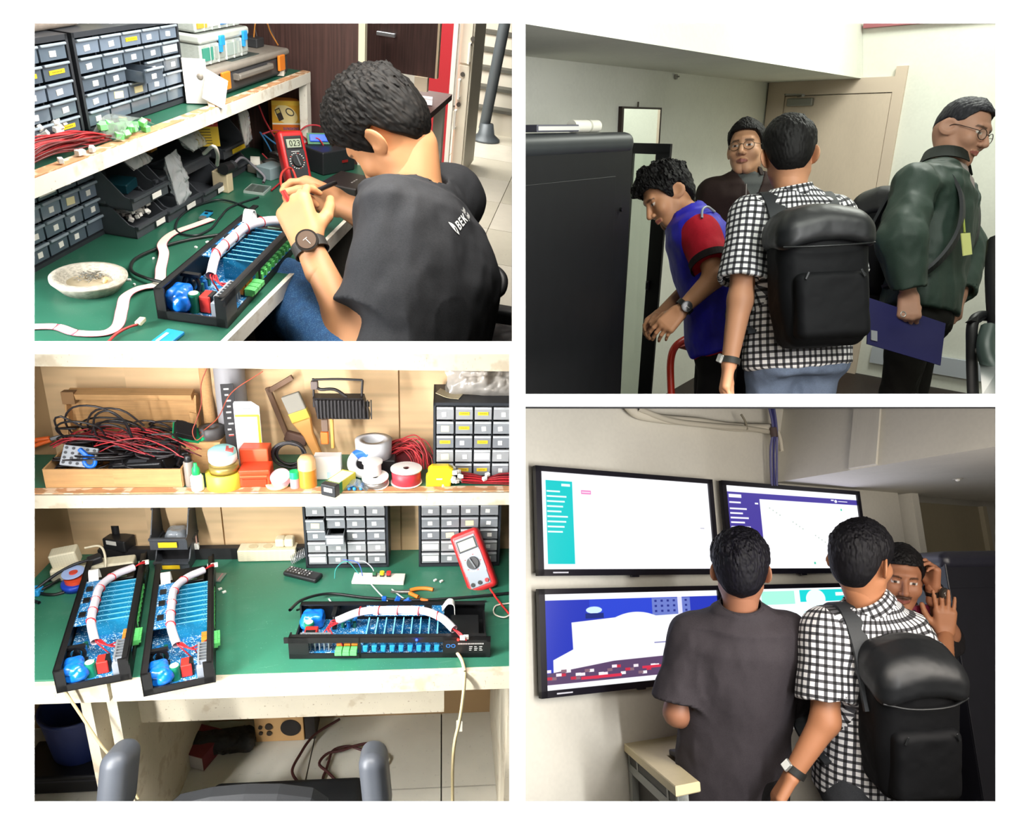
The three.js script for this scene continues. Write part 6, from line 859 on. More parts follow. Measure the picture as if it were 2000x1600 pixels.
    { const t = thing(R3, 'white_jar', 'white round jar with a teal and red lid on the brass tin', 'jar', [ty.x, S + 0.0615, ty.z - 0.03]); part(t, 'jar', lathe([[0, 0], [0.022, 0], [0.026, 0.006], [0.026, 0.02], [0, 0.02]], 28), M(0xf2f2ee, 0.35)); part(t, 'lid', lathe([[0.026, 0.019], [0.025, 0.026], [0.016, 0.032], [0, 0.033]], 28), M(0x9fdfe0, 0.4)); part(t, 'sticker', at(box(0.014, 0.003, 0.02), 0.016, 0.03, 0.006, 0, 0.2, -0.35), M(0xd84a44, 0.5)); }
    const rb = sh(498, 953); { const t = thing(R3, 'red_parts_box', 'orange red plastic bin with a clear front ledge', 'box', [rb.x, S, rb.z], 0.06); part(t, 'body', at(box(0.058, 0.036, 0.045, 0.003), 0, 0.018, -0.024), M(0xe1471f, 0.4)); part(t, 'ledge', at(box(0.05, 0.003, 0.008, 0.001), 0, 0.026, 0.002), M(0xf2643a, 0.4)); part(t, 'label_slot', at(box(0.044, 0.012, 0.002), 0, 0.012, 0.0), M(0xcf3a14, 0.4)); }
    single(R3, 'red_tray', 'second orange red bin standing behind the first', 'box', at(box(0.055, 0.062, 0.035, 0.003), 0, 0.031, 0), M(0xe65a34, 0.4), [rb.x - 0.012, S, rb.z - 0.08], 0);
    { const p = sh(545, 953), t = thing(R3, 'pink_sponge', 'pink soldering sponge on a small cream dish', 'sponge', [p.x, S, p.z - 0.008]); part(t, 'dish', at(lathe([[0, 0], [0.02, 0], [0.022, 0.006], [0.018, 0.006], [0, 0.004]], 24), -0.004, 0, 0), M(0xe8d9b0, 0.5)); part(t, 'sponge', at(cyl(0.019, 0.012, 26), 0.003, 0.018, 0.0, 0.5, 0, 0.1), M(0xe6a8ae, 0.9)); }
    { const p = sh(576, 953), t = thing(R3, 'green_capped_jar', 'small clear jar with a green cap', 'jar', [p.x, S, p.z - 0.004]); part(t, 'jar', cyl(0.009, 0.02, 20), M(0xc0a0a4, 0.25), 0, 0.01, 0); part(t, 'cap', cyl(0.0095, 0.014, 20), M(0x1fc476, 0.4), 0, 0.027, 0); }
    { const p = sh(600, 952), t = thing(R3, 'orange_jar', 'translucent orange jar with a pale lid', 'jar', [p.x, S, p.z - 0.012]); part(t, 'jar', at(cyl(0.0175, 0.036, 26), 0, 0.018, 0), M(0xe08a34, 0.3)); part(t, 'lid', at(lathe([[0.0172, 0], [0.017, 0.018], [0.012, 0.026], [0, 0.027]], 26), 0, 0.036, 0), M(0xeebf86, 0.35)); }
    { const p = sh(648, 965), t = thing(R3, 'battery_carton', 'yellow and green carton with a black module on the shelf edge', 'carton', [p.x, S, p.z - 0.005], -0.45); part(t, 'carton', at(box(0.03, 0.022, 0.06), 0, 0.011, -0.03), M(0xe6d64a, 0.5)); part(t, 'top_print', at(box(0.026, 0.0006, 0.05), 0.001, 0.0224, -0.03), M(0xf2ead0, 0.5)); part(t, 'green_band', at(box(0.0305, 0.0222, 0.01), 0, 0.011, -0.008), M(0x3a8a4a, 0.5)); part(t, 'black_module', at(box(0.032, 0.024, 0.016, 0.002), 0.002, 0.012, 0.008), M(0x26282b, 0.4)); part(t, 'badge', at(box(0.018, 0.008, 0.001), 0.003, 0.014, 0.0165), M(0xe8e6d8, 0.5)); }
    single(R3, 'green_ball', 'small bright green knob beside the white spool', 'knob', at(new THREE.SphereGeometry(0.0095, 18, 12).scale(1, 0.9, 1), 0, 0.0085, 0), M(0x48d05c, 0.4), sh(675, 940), 0);
    { const p = sh(694, 955), t = thing(R3, 'parts_bag', 'clear bag of blue components on the shelf edge', 'bag', [p.x, S, p.z]); part(t, 'film', strip([[-0.024, 0.002, 0], [0, 0.014, 0], [0.026, 0.003, 0.004]], V(0, 0, 1), 0.03, 0.0006), M(0xe0e8ec, 0.1, { transmission: 0.85, thickness: 0 })); for (let i = 0; i < 9; i++) part(t, 'component', new THREE.SphereGeometry(0.004, 8, 6), M(0x2c86c8, 0.4), rr(-0.014, 0.014), 0.005, rr(-0.01, 0.01)); }
    const spool = (n, l, p, y, r, h, fm, wm, tilt, rin = 0.006) => { const t = thing(R3, n, l, 'spool', [p.x, y, p.z], 0, null, tilt); part(t, 'flange', lathe([[rin, 0], [r, 0], [r, 0.003], [rin, 0.003]], 34), fm); part(t, 'flange', lathe([[rin, h - 0.003], [r, h - 0.003], [r, h], [rin, h]], 34), fm); part(t, 'winding', lathe([[rin, 0.003], [r * 0.92, 0.003], [r * 0.92, h - 0.003], [rin, h - 0.003]], 34), wm); return t; };
    spool('wire_spool', 'red wire spool with white ends on the shelf', sh(793, 950).add(V(0, 0, -0.022)), S, 0.031, 0.032, M(0xf4f2f0, 0.4), M(0xc93340, 0.45), null);
    spool('solder_spool', 'silver solder spool with a white hub', sh(733, 953).add(V(0, 0, -0.02)), S, 0.026, 0.018, M(0xf0eee8, 0.4), M(0x9a9692, 0.35, { metalness: 0.5 }), [0.12, 0.05]);
    { const p = sh(730, 950); single(R3, 'white_reel', 'small white reel standing on the solder spool', 'reel', lathe([[0, 0], [0.017, 0], [0.017, 0.022], [0.02, 0.024], [0.02, 0.028], [0, 0.028]], 26), M(0xf2f0ea, 0.45), [p.x - 0.004, S + 0.0238, p.z - 0.024], 0); }
    { const p = sh(705, 945), t = thing(R3, 'ring_spool', 'tilted white spool with a blue stripe', 'spool', [p.x, S + 0.036, p.z - 0.045], 0.3, null, [1.1, 0.2]); part(t, 'flange', new THREE.TorusGeometry(0.021, 0.009, 10, 32).rotateX(Math.PI / 2), M(0xf0f0f0, 0.4)); part(t, 'stripe', at(new THREE.TorusGeometry(0.021, 0.0095, 10, 16, 1.4).rotateX(Math.PI / 2), 0, 0.0008, 0, 0, 2.2, 0), M(0x2a68c8, 0.4)); }
    { const p = sh(727, 935), t = thing(R3, 'grey_tape_roll', 'wide light grey tape roll at the back of the shelf', 'tape', [p.x, S + 0.0385, p.z - 0.06]); part(t, 'roll', lathe([[0.02, 0], [0.036, 0], [0.037, 0.036], [0.02, 0.036], [0.02, 0]], 34), M(0xc2c3c8, 0.5)); part(t, 'loose_end', at(box(0.02, 0.034, 0.001), -0.02, 0.018, 0.032, 0, -0.35, 0), M(0xcfd0d4, 0.5)); }
    single(R3, 'black_stand', 'black plastic block under the grey tape roll', 'block', at(box(0.09, 0.03, 0.05, 0.003), 0, 0.015, 0), M(0x2a2a2d, 0.5), sh(727, 935).add(V(0.0, 0, -0.06)), 0);
    { const p = sh(780, 925); bundle(R3, 'red_wire_coil', 'tangled red wires behind the red spool', 'wires', [p.x, S, p.z - 0.06], 26, (i) => { const x = rr(-0.03, 0.02), y = rr(0.03, 0.06), z = rr(-0.01, 0.02); return [[x - 0.03, y - 0.02, z], [x, y, z], [x + 0.03, y + rr(0, 0.01), z], [x + 0.05, y - 0.015, z + 0.01], [x + 0.055, 0.004, z + 0.02]]; }, 0.0013, [M(0xb3222c, 0.45), M(0xd0343a, 0.45), M(0x8a1a22, 0.45)], (t) => part(t, 'core_block', box(0.08, 0.035, 0.03, 0.004), M(0x6b2228, 0.6), 0.0, 0.02, -0.012)); }
    { const p = sh(858, 950), t = thing(R3, 'tape_dispenser', 'bright yellow rounded tape dispenser in front of the cabinet', 'tape dispenser', [p.x, S, p.z - 0.006], 0, null, [-0.15, 0]); part(t, 'case', ext([[-0.026, 0], [0.022, 0], [0.024, 0.014], [0.027, 0.018], [0.027, 0.036], [0.018, 0.042], [-0.014, 0.042], [-0.022, 0.036], [-0.022, 0.026], [-0.026, 0.022]], 0.022, 0.003), M(0xefd21c, 0.4)); part(t, 'lettering', at(box(0.012, 0.003, 0.001), 0, 0.016, 0.0115), M(0xf8ecb0, 0.5)); }
    { const p = sh(940, 945); bundle(R3, 'plug_harness', 'red wire harness with bunched white plugs by the yellow dispenser', 'wire harness', [p.x, S, p.z], 22, (i) => { const z = rr(-0.012, 0.012), y = 0.003 + rr(0, 0.016); return [[-0.04, y + 0.004, z], [-0.01, y, z * 0.6], [0.01, y * 0.7, z * 0.4], [0.04, y, z], [0.09, y, z * 1.3]]; }, 0.0013, [M(0xb3222c, 0.45), M(0x8a1a22, 0.45)], (t) => { for (let i = 0; i < 16; i++) part(t, 'plug', box(0.009, 0.007, 0.007, 0.001), WPL, -0.045 + rr(-0.014, 0.008), 0.006 + rr(0, 0.024), rr(-0.012, 0.014), rr(-1, 1), rr(0, 3), 0); for (const [x, y, z] of [[0.006, 0.014, 0.006], [0.012, 0.02, 0], [-0.075, 0.004, 0.012], [0.06, 0.004, 0.02], [0.07, 0.003, 0.022]]) part(t, 'plug', box(0.009, 0.007, 0.007, 0.001), WPL, x, y, z, 0.3, 0.5, 0); }); }
  }
  for (const [o] of all.slice(SUPPLY)) o.scale.setScalar(1.28);
  { // tall things at the back of the shelf
    const bk = (x, y, z) => R3.hit(x, y, 'z', z);
    const c = bk(405, 900, -0.42); single(R3, 'small_carton', 'open brown carton behind the white jar', 'carton', muv(at(box(0.095, 0.085, 0.07), 0, 0.0425, 0)), CARD, [c.x, S, -0.42], 0);
    { const t = thing(R3, 'black_reel', 'dark grey reel on its side on the small carton', 'reel', [c.x + 0.018, S + 0.1, -0.42]); part(t, 'drum', lathe([[0.012, -0.014], [0.03, -0.014], [0.03, 0.014], [0.012, 0.014], [0.012, -0.014]], 28), M(0x4d4b4c, 0.5)); }
    single(R3, 'tube_post', 'tall brown cardboard tube standing on the shelf', 'tube', at(cyl(0.014, 0.3, 18), 0, 0.15, 0), M(0xffffff, 0.8, { map: T.card }), [bk(428, 850, -0.52).x, S, -0.46], 0);
    single(R3, 'grey_pipe', 'wide pale grey pipe standing against the back wall', 'pipe', at(cyl(0.038, 0.32, 30), 0, 0.16, 0), M(0x98979b, 0.5), [bk(474, 850, -0.54).x, S, -0.475], 0);
    { const p = bk(451, 835, -0.41), h = rise(R3, V(p.x, S, -0.41), 750); const t = thing(R3, 'dark_leaflet', 'narrow dark printed leaflet beside the hanging card', 'leaflet', [p.x, S, -0.41], 0.2); part(t, 'sheet', at(box(0.03, h, 0.002), 0, h / 2, 0), M(0xffffff, 0.5, { map: ctex(64, 256, (g, w, h2) => { g.fillStyle = '#2b2a2d'; g.fillRect(0, 0, w, h2); g.fillStyle = '#c9c7c4'; for (let i = 0; i < 9; i++) g.fillRect(14 + (i * 13) % 10, 12 + i * 17, 26 - (i * 7) % 14, 5); g.fillStyle = '#b8443c'; g.fillRect(18, 150, 26, 4); }) })); }
    { const p = bk(490, 893, -0.4), h = rise(R3, V(p.x, S, -0.4), 784); const t = thing(R3, 'hanging_card', 'white blister card with a yellow border standing on the shelf', 'card', [p.x, S, -0.4], 0.05); const w = 0.062; part(t, 'backing', at(ext([[-w / 2, 0], [w / 2, 0], [w / 2, h * 0.93], [w * 0.2, h], [-w * 0.45, h], [-w / 2, h * 0.97]], 0.002), 0, 0, 0), M(0xe9ecf0, 0.5)); part(t, 'yellow_border', merge([at(box(0.006, h * 0.8, 0.001), w / 2 - 0.004, h * 0.4, 0.0014), at(box(w - 0.004, 0.006, 0.001), 0, h * 0.8, 0.0014)]), M(0xe8d431, 0.5)); part(t, 'hook_slot', at(box(0.018, 0.003, 0.001), 0, h * 0.9, 0.0014), M(0x8a8d90, 0.5)); for (let i = 0; i < 7; i++) part(t, 'print_line', at(box(0.012, 0.002, 0.0006), 0.014, h * (0.1 + 0.09 * i), 0.0014), M(0xb9c0ca, 0.6)); }
    { // floodlight hanging from the beam
      const p = bk(664, 795, -0.4), t = thing(R3, 'flood_lamp', 'black finned flood lamp hanging on a bracket from the beam', 'lamp', p); const hw = 0.075, hh = rise(R3, p, 765); part(t, 'housing', at(ext([[-hw * 0.85, 0.03], [hw * 0.8, 0.03], [hw, -0.026], [-hw * 0.72, -0.026]], 0.05, 0.006), 0, 0, 0), M(0x2a2729, 0.5)); for (let i = 0; i < 16; i++) part(t, 'fin', at(box(0.0025, 0.05, 0.006), -hw * 0.68 + i * 0.0088, 0.003, 0.027), M(0x232022, 0.5)); part(t, 'bracket', merge([tube([[-hw * 0.86, 0.0, 0], [-hw * 0.84, 0.06, 0], [-hw * 0.84, 0.075, 0]], 0.003), tube([[-hw * 0.84, 0.072, 0], [0, 0.074, 0], [hw * 0.78, 0.072, 0]], 0.003), tube([[hw * 0.78, 0.072, 0], [hw * 0.74, 0.03, 0], [hw * 0.72, 0.0, 0]], 0.003)]), M(0x2e2a2a, 0.5)); part(t, 'bolt', at(cyl(0.007, 0.02, 12), hw * 0.86, 0.008, 0.0, 0, 0, Math.PI / 2), M(0x3a3634, 0.5)); part(t, 'cord', tube([[0.02, 0.03, 0.01], [-0.01, 0.05, 0.01], [-0.045, 0.05, 0.01], [-0.055, 0.052, 0]], 0.004), M(0x2b2626, 0.5)); part(t, 'clamp', at(box(0.018, 0.022, 0.014, 0.003), -0.06, 0.058, 0), M(0x6a5d58, 0.5)); }
    { const p = bk(600, 850, -0.5), t = thing(R3, 'paint_brush', 'wide paint brush with a wooden handle leaning at the back', 'brush', [p.x + 0.02, S + 0.045, -0.47], 0, null, [0, 0.35]); part(t, 'bristles', at(box(0.05, 0.05, 0.014, 0.004), 0, 0.125, 0), M(0x8d8a80, 0.8)); part(t, 'ferrule', at(box(0.052, 0.028, 0.016, 0.002), 0, 0.088, 0), M(0xb7a344, 0.4, { metalness: 0.5 })); part(t, 'handle', at(ext([[-0.026, 0.075], [0.026, 0.075], [0.014, 0.03], [0.011, -0.04], [-0.011, -0.04], [-0.014, 0.03]], 0.014, 0.003), 0, 0, 0), M(0xc18a4a, 0.5)); }
    { const p = bk(577, 850, -0.53), t = thing(R3, 'old_bracket', 'brown rusty metal bracket leaning at the back wall', 'bracket', [p.x, S + 0.02, -0.49], 0, null, [0, 0.3]); part(t, 'frame', merge([at(box(0.012, 0.15, 0.012), 0, 0.11, 0), at(box(0.075, 0.012, 0.012), 0.035, 0.185, 0, 0, 0, 0.25)]), M(0x7a5f4b, 0.7)); part(t, 'head', at(box(0.06, 0.03, 0.02, 0.006), 0.02, 0.03, 0, 0, 0, -0.6), M(0x5f463c, 0.7)); }
    { const p = bk(655, 870, -0.47), t = thing(R3, 'orange_brush', 'brush with an orange collar and wooden stick in the white box', 'brush', [p.x - 0.012, S + 0.03, -0.43]); part(t, 'collar', at(box(0.02, 0.034, 0.012, 0.003), -0.008, 0.05, 0), M(0xe8722a, 0.5)); part(t, 'head', at(box(0.018, 0.034, 0.01, 0.003), -0.006, 0.085, 0), M(0x6f5a4c, 0.6)); part(t, 'stick', at(box(0.009, 0.1, 0.009, 0.003), 0.012, 0.07, 0), M(0xd8a052, 0.6)); }
    { const p = bk(643, 925, -0.37), t = thing(R3, 'white_box', 'white box with a pale blue corner in front of the brushes', 'box', [p.x, S, -0.36]); part(t, 'box', at(box(0.066, 0.062, 0.03), 0, 0.031, 0), M(0xeef0f2, 0.5)); part(t, 'blue_patch', at(box(0.03, 0.016, 0.001), 0.014, 0.012, 0.0155), M(0xbfe0f0, 0.5)); }
    { const p = bk(572, 900, -0.42); bundle(R3, 'black_cord_coil', 'coiled black cord standing behind the pink sponge', 'cord', [p.x, S + 0.02, -0.4], 6, (i) => { const P = []; for (let k = 0; k <= 10; k++) { const a = k * 0.68 + i; P.push([0.045 * Math.cos(a) * (0.7 + 0.06 * i), 0.03 + 0.036 * Math.sin(a) * (0.8 + 0.05 * i), 0.01 * Math.sin(a * 0.5 + i) + i * 0.003]); } return P; }, 0.0026, M(0x262427, 0.4)); }
    // upper cabinet
    const f0 = R3.hit(857, 770, 'z', -0.34), f1 = R3.hit(846, 945, 'z', -0.34); drawerCabinet(R3, 'grey parts cabinet at the right end of the shelf with yellow labels', f1.x, S, -0.34, 5, 5, 0.0475, 0.0385, 0.15, { pal: DG, lab: (r, c) => ({ '0,0': 'w', '0,1': 'y', '0,2': 'y', '1,0': 'c', '1,1': 'y', '1,2': 'w', '2,0': 'y', '2,2': 'y', '3,0': 'c', '3,2': 'b', '4,1': 'y', '4,2': 'y', '4,0': '' }[r + ',' + c] ?? 'w') });
    const ct = S + 5 * 0.0385 + 0.018; single(R3, 'clear_bag', 'big crumpled clear bag on top of the shelf cabinet', 'bag', filmBag(0.2, 0.08, 0.045, 0.8), M(0xd9d4cc, 0.15, { clearcoat: 0.7, transmission: 0.55, thickness: 0 }), [f1.x + 0.13, ct, -0.4], 0, null, [-0.5, 0]); single(R3, 'paper_slip', 'curled cream paper on the cabinet corner', 'paper', strip([[-0.03, 0.012, 0], [0, 0.003, 0], [0.03, 0.002, 0]], V(0, 0, 1), 0.04, 0.001), M(0xd8caa8, 0.8), [f1.x + 0.04, ct, -0.39], -0.3);
    cable(R3, 'brown_wire', 'thin dark wire hanging in front of the top beam', 'wire', [[655, 690, 0.28, S], [680, 700, 0.27, S], [710, 702, 0.27, S], [745, 692, 0.28, S]], 0.0022, M(0x4a2c2c, 0.5));
  }
  // ------------------------------------------------------------ on the green top
  drawerCabinet(R3, 'left grey parts cabinet on the bench under the shelf', dk(597, 1113).x, 0.0006, -0.426, 4, 7, 0.054, 0.0375, 0.088, { pal: DG, lab: (r, c) => ({ '3,0': 'c', '5,0': 'w', '6,0': 'b', '4,1': 'b' }[r + ',' + c] ?? 'w'), open: { '4,1': 0.03, '3,0': 0.01 } });
  drawerCabinet(R3, 'right grey parts cabinet on the bench behind the red meter', dk(818, 1107).x, 0.0006, -0.424, 4, 7, 0.054, 0.0375, 0.088, { pal: DG, lab: (r, c) => ({ '4,0': 'w', '5,0': 'b', '6,0': 'b', '4,1': 'c', '3,2': 'c' }[r + ',' + c] ?? 'w') });
  const p1 = dk(337, 1113); bin(R3, 'lower black bin with a yellow label on the bench', [p1.x, 0, p1.z], 0, 0.092, 0.072, 0.1, YEL); bin(R3, 'upper black bin with a yellow label holding clear film', [p1.x - 0.001, 0.064, p1.z + 0.0], 0, 0.097, 0.1, 0.1, YEL);
  single(R3, 'clear_film', 'crumpled clear film inside the upper yellow labelled bin', 'film', crumple(0.05, 0.03, 0.05, 0.004, 0.005), M(0x9fa6ae, 0.15, { clearcoat: 0.6 }), [p1.x + 0.004, 0.069, p1.z - 0.05], 0);
  cable(R3, 'plug_lead', 'pink white lead with a square plug hanging beside the black bins', 'wire', [[368, 1012, 0.11], [376, 1020, 0.1], [382, 1045, 0.07], [384, 1062, 0.05]], 0.002, M(0xe0b4a8, 0.5), (t, P) => { const e = P[P.length - 1]; part(t, 'plug', box(0.012, 0.018, 0.008, 0.001), WPL, e.x, e.y - 0.008, e.z); });
  { const p = dk(410, 1128), t = thing(R3, 'zip_bag', 'flat clear zip bag lying beside the black bins', 'bag', [p.x, 0, p.z], -0.12); part(t, 'film', at(box(0.075, 0.003, 0.04), 0, 0.002, 0), M(0xaac0b8, 0.15, { transmission: 0.55, thickness: 0 })); part(t, 'zip_line', at(box(0.003, 0.0035, 0.034), 0.028, 0.0022, 0), M(0xc88a90, 0.5)); }
  const BEI = M(0xe4dcc0, 0.5, { map: T.plastic });
  { const p = dk(180, 1128), t = thing(R3, 'power_strip', 'cream power strip with plugs at the left back of the bench', 'power strip', [p.x, 0, p.z - 0.02], 0.2); part(t, 'body', at(box(0.2, 0.035, 0.045, 0.006), 0, 0.0175, 0), BEI); part(t, 'adapter', at(box(0.065, 0.045, 0.04, 0.005), -0.065, 0.057, -0.006, 0.1, 0, 0.12), BEI); part(t, 'black_plug', at(box(0.035, 0.02, 0.03, 0.006), 0.005, 0.045, 0.004, 0, 0.4, 0.1), M(0x26262a, 0.5)); part(t, 'cord', tube([[0.0, 0.05, 0.01], [-0.04, 0.05, 0.03], [-0.09, 0.03, 0.05], [-0.13, 0.006, 0.09], [-0.1, 0.004, 0.12]], 0.004, 30), M(0x1d2024, 0.45)); part(t, 'cord', tube([[-0.02, 0.07, -0.02], [0.02, 0.075, -0.01], [0.035, 0.05, 0.02], [0.03, 0.01, 0.04]], 0.003, 24), M(0xd9cfb4, 0.5)); }
  for (const [x, y, w, l, r] of [[232, 1095, 0.07, 'black adapter with a silver label on the cream strip', -0.3], [205, 1070, 0.06, 'flat black adapter behind the cream power strip', 0.2]]) { const p = dk(x, y), t = thing(R3, 'black_adapter', l, 'adapter', [p.x, 0.03, p.z - 0.02], r); part(t, 'case', at(box(w, 0.035, 0.045, 0.004), 0, 0.018, 0), M(0x1b1c1f, 0.4)); part(t, 'label', at(box(w * 0.45, 0.012, 0.001), -0.006, 0.026, 0.023), M(0xc9c9c4, 0.5)); part(t, 'knob', at(cyl(0.014, 0.03, 14), -0.02, 0.045, -0.02), M(0x17171a, 0.5)); }
  { const p = dk(522, 1096), t = thing(R3, 'outlet_strip', 'long cream outlet strip lying along the back of the bench', 'power strip', [p.x, 0, p.z - 0.02], 0.01); part(t, 'body', at(box(0.16, 0.036, 0.045, 0.004), 0, 0.018, 0), BEI); for (const x of [-0.04, 0.0, 0.04]) part(t, 'socket', at(cyl(0.013, 0.002, 18), x, 0.0365, 0), M(0xcbbf9e, 0.5)); for (const x of [0.035, 0.06]) part(t, 'plug', at(box(0.026, 0.026, 0.03, 0.006), x, 0.05, -0.004), BEI); }
  single(R3, 'black_strip', 'black metal strip along the back edge of the bench', 'strip', at(box(0.62, 0.035, 0.02), 0, 0.0175, 0), M(0x1f1e20, 0.5), [-0.26, 0, -0.49], 0);
  { const a = dk(570, 1100), b = dk(610, 1090), t = thing(R3, 'coil_spring', 'silver coil spring leaning against the parts cabinet', 'spring', [a.x, 0.002, a.z + 0.01]); const P = []; for (let i = 0; i <= 96; i++) { const q = i / 96, an = q * 6.283 * 11; P.push([q * 0.048 + 0.004 * Math.cos(an), 0.014 + q * 0.024 + 0.0125 * Math.sin(an), -q * 0.01 + 0.0125 * Math.cos(an)]); } part(t, 'coil', new THREE.TubeGeometry(curve(P), 360, 0.0011, 5), M(0xd2d6dc, 0.3, { metalness: 0.7 })); }
  { const p = dk(592, 1126), t = thing(R3, 'remote_control', 'black remote control with grey buttons', 'remote control', [p.x, 0, p.z], -0.42); part(t, 'body', at(box(0.105, 0.014, 0.038, 0.006), 0, 0.007, 0), M(0x1f2022, 0.4)); for (let i = 0; i < 24; i++) part(t, 'button', at(cyl(0.0025, 0.002, 8), -0.042 + (i % 8) * 0.009, 0.0148, -0.01 + Math.floor(i / 8) * 0.009), i % 5 ? M(0x77777a, 0.5) : M(0xc9c9c6, 0.5)); }
  { const p = dk(740, 1133), t = thing(R3, 'breadboard', 'white breadboard with three round push buttons and wires', 'breadboard', [p.x, 0, p.z], -0.07); part(t, 'board', at(box(0.14, 0.009, 0.044, 0.001), 0, 0.0045, 0), M(0xeae6d6, 0.5)); for (const [x, c] of [[-0.012, 0x2f6a4a], [0.008, 0xe0c820], [0.026, 0xd8322c]]) { const b = part(t, 'button', cyl(0.0065, 0.008, 16), M(c, 0.4), x, 0.018, -0.008); part(b, 'base', box(0.011, 0.006, 0.011), M(0x26262a, 0.5), 0, -0.007, 0); } [[0x3aa09a, [[-0.055, 0.006, -0.015], [-0.09, 0.045, -0.02], [-0.12, 0.02, -0.02], [-0.12, 0.002, 0.0]]], [0x4a66b8, [[-0.045, 0.006, -0.005], [-0.05, 0.03, -0.01], [-0.06, 0.045, -0.015], [-0.1, 0.05, -0.02]]], [0xe8e8ee, [[-0.014, 0.01, -0.01], [-0.018, 0.03, -0.01], [-0.04, 0.048, -0.015], [-0.06, 0.046, -0.02]]]].forEach(([c, P]) => part(t, 'jumper', tube(P, 0.0013), M(c, 0.45))); }
  { const p = dk(800, 1160), t = thing(R3, 'cutting_pliers', 'small cutting pliers with orange handles lying open', 'pliers', [p.x, 0.004, p.z]); part(t, 'handle', tube([[0.0, 0.004, -0.004], [0.02, 0.004, -0.012], [0.045, 0.004, -0.012], [0.062, 0.004, -0.006]], 0.0055), M(0xe8862e, 0.45)); part(t, 'handle', tube([[0.0, 0.003, 0.006], [0.014, 0.003, 0.018], [0.024, 0.003, 0.026]], 0.0055), M(0xe8862e, 0.45)); part(t, 'handle_tip', tube([[0.03, 0.002, 0.034], [0.05, 0.002, 0.042]], 0.0045), M(0xe07a26, 0.45)); part(t, 'jaw', ext([[-0.05, 0], [-0.02, 0.005], [0.002, 0.006], [0.002, -0.006], [-0.02, -0.003]], 0.006, 0.001).rotateX(Math.PI / 2), M(0x8b8480, 0.35, { metalness: 0.6 }), 0, 0.004, 0); }
  { const p = dk(944, 1154); multimeter(R3, 'red cased meter with a blank display leaning on its stand', [p.x, 0.0, p.z], -0.3, [-0.5, 0.5], 0.92, ''); }
  cable(R3, 'meter_lead', 'red meter lead hanging over the bench edge at the right', 'test lead', [[957, 1150, 0.01], [972, 1172, 0.004], [995, 1200, 0.003]], 0.003, M(0xc8322e, 0.45)); cable(R3, 'white_cable_loop', 'thin white cable loop at the right side of the bench', 'cable', [[998, 1178, 0.003], [968, 1184, 0.003], [966, 1200, 0.003], [985, 1206, 0.004], [998, 1200, 0.006]], 0.002, M(0xe8e2d2, 0.5));
  // three controllers
  const yawOf = (...e) => { let s = 0; for (const [u, v] of e) { const a = dk(...u), b = dk(...v); s += Math.atan2(-(b.z - a.z), b.x - a.x); } return s / e.length; };
  const a1 = dk(120, 1330), a2 = dk(290, 1332), a3 = dk(566, 1286), y1 = 1.2;
  controller(R3, 'open black chassis at the far left of the bench', dk(256, 1327).setY(0.001), yawOf([[118, 1330], [180, 1115]], [[255, 1325], [290, 1115]])); controller(R3, 'open black chassis second from the left on the bench', dk(420, 1333).setY(0.001), yawOf([[289, 1332], [321, 1112]], [[417, 1332], [413, 1110]]));
  const c3 = controller(R3, 'powered open chassis lying lengthwise with lit blue and red lights', [a3.x, 0.001, a3.z], -0.03);
  c3.traverse((m) => { if (m.name === 'terminal_block') m.material = PCB2; });
  for (const [x, c] of [[0.29, 0x2a4bff], [0.385, 0xff2a20]]) { const l = part(c3, 'indicator_light', new THREE.SphereGeometry(0.003, 10, 8), new THREE.MeshPhysicalMaterial({ color: c, emissive: c, emissiveIntensity: 3 }), x, 0.05, 0.003); const q = new THREE.PointLight(c, 0.0035, 0.3); q.position.set(x, 0.052, 0.012); c3.add(q); }
  cable(R3, 'black_power_lead', 'black power lead running behind the powered chassis', 'cord', [[566, 1192, 0.05], [590, 1172, 0.035], [640, 1160, 0.012], [720, 1168, 0.006], [820, 1172, 0.005], [920, 1166, 0.005], [1000, 1158, 0.005]], 0.0038, M(0x17191b, 0.35)); cable(R3, 'signal_cable', 'second black cable lying behind the powered chassis', 'cord', [[580, 1192, 0.04], [620, 1178, 0.012], [680, 1178, 0.005], [760, 1184, 0.004], [850, 1182, 0.004], [950, 1174, 0.004]], 0.0026, M(0x20302c, 0.4));
  cable(R3, 'network_cable', 'cream network cable running from the chassis over the bench front', 'cable', [[886, 1262, 0.02], [893, 1275, 0.012], [902, 1290, 0.006], [908, 1312, 0.0]], 0.004, M(0xdccb9c, 0.5), (t, P) => { part(t, 'plug', box(0.014, 0.012, 0.024, 0.002), M(0xe6dcc0, 0.5), 0, 0.004, -0.004, 0.3, 0, 0); const o = R3.l(t.position.clone()), z = 0.035, H = (x, y) => R3.hit(x, y, 'z', z).sub(o); part(t, 'drop', tube([P[P.length - 1], H(906, 1345), H(902, 1380), H(897, 1410), H(888, 1450), H(884, 1500), H(884, 1570)], 0.004, 50), M(0xc9b88c, 0.5)); part(t, 'tape_tab', box(0.014, 0.03, 0.004), M(0xc9c4b4, 0.4), ...H(897, 1418).toArray()); });
  { const o = R3.hit(118, 1330, 'z', 0.03), H = (x, y, z = 0.03) => R3.hit(x, y, 'z', z).sub(o), t = thing(R3, 'cream_cord', 'cream cord running along the left chassis and down the bench front', 'cord', o); part(t, 'wire', tube([dk(178, 1140).setY(0.004).sub(o), dk(150, 1200).setY(0.004).sub(o), dk(128, 1270).setY(0.004).sub(o), dk(115, 1315).setY(0.004).sub(o), H(122, 1340), H(160, 1400), H(205, 1465), H(230, 1490), H(270, 1560)], 0.0032, 60), M(0xcdbd92, 0.5)); }
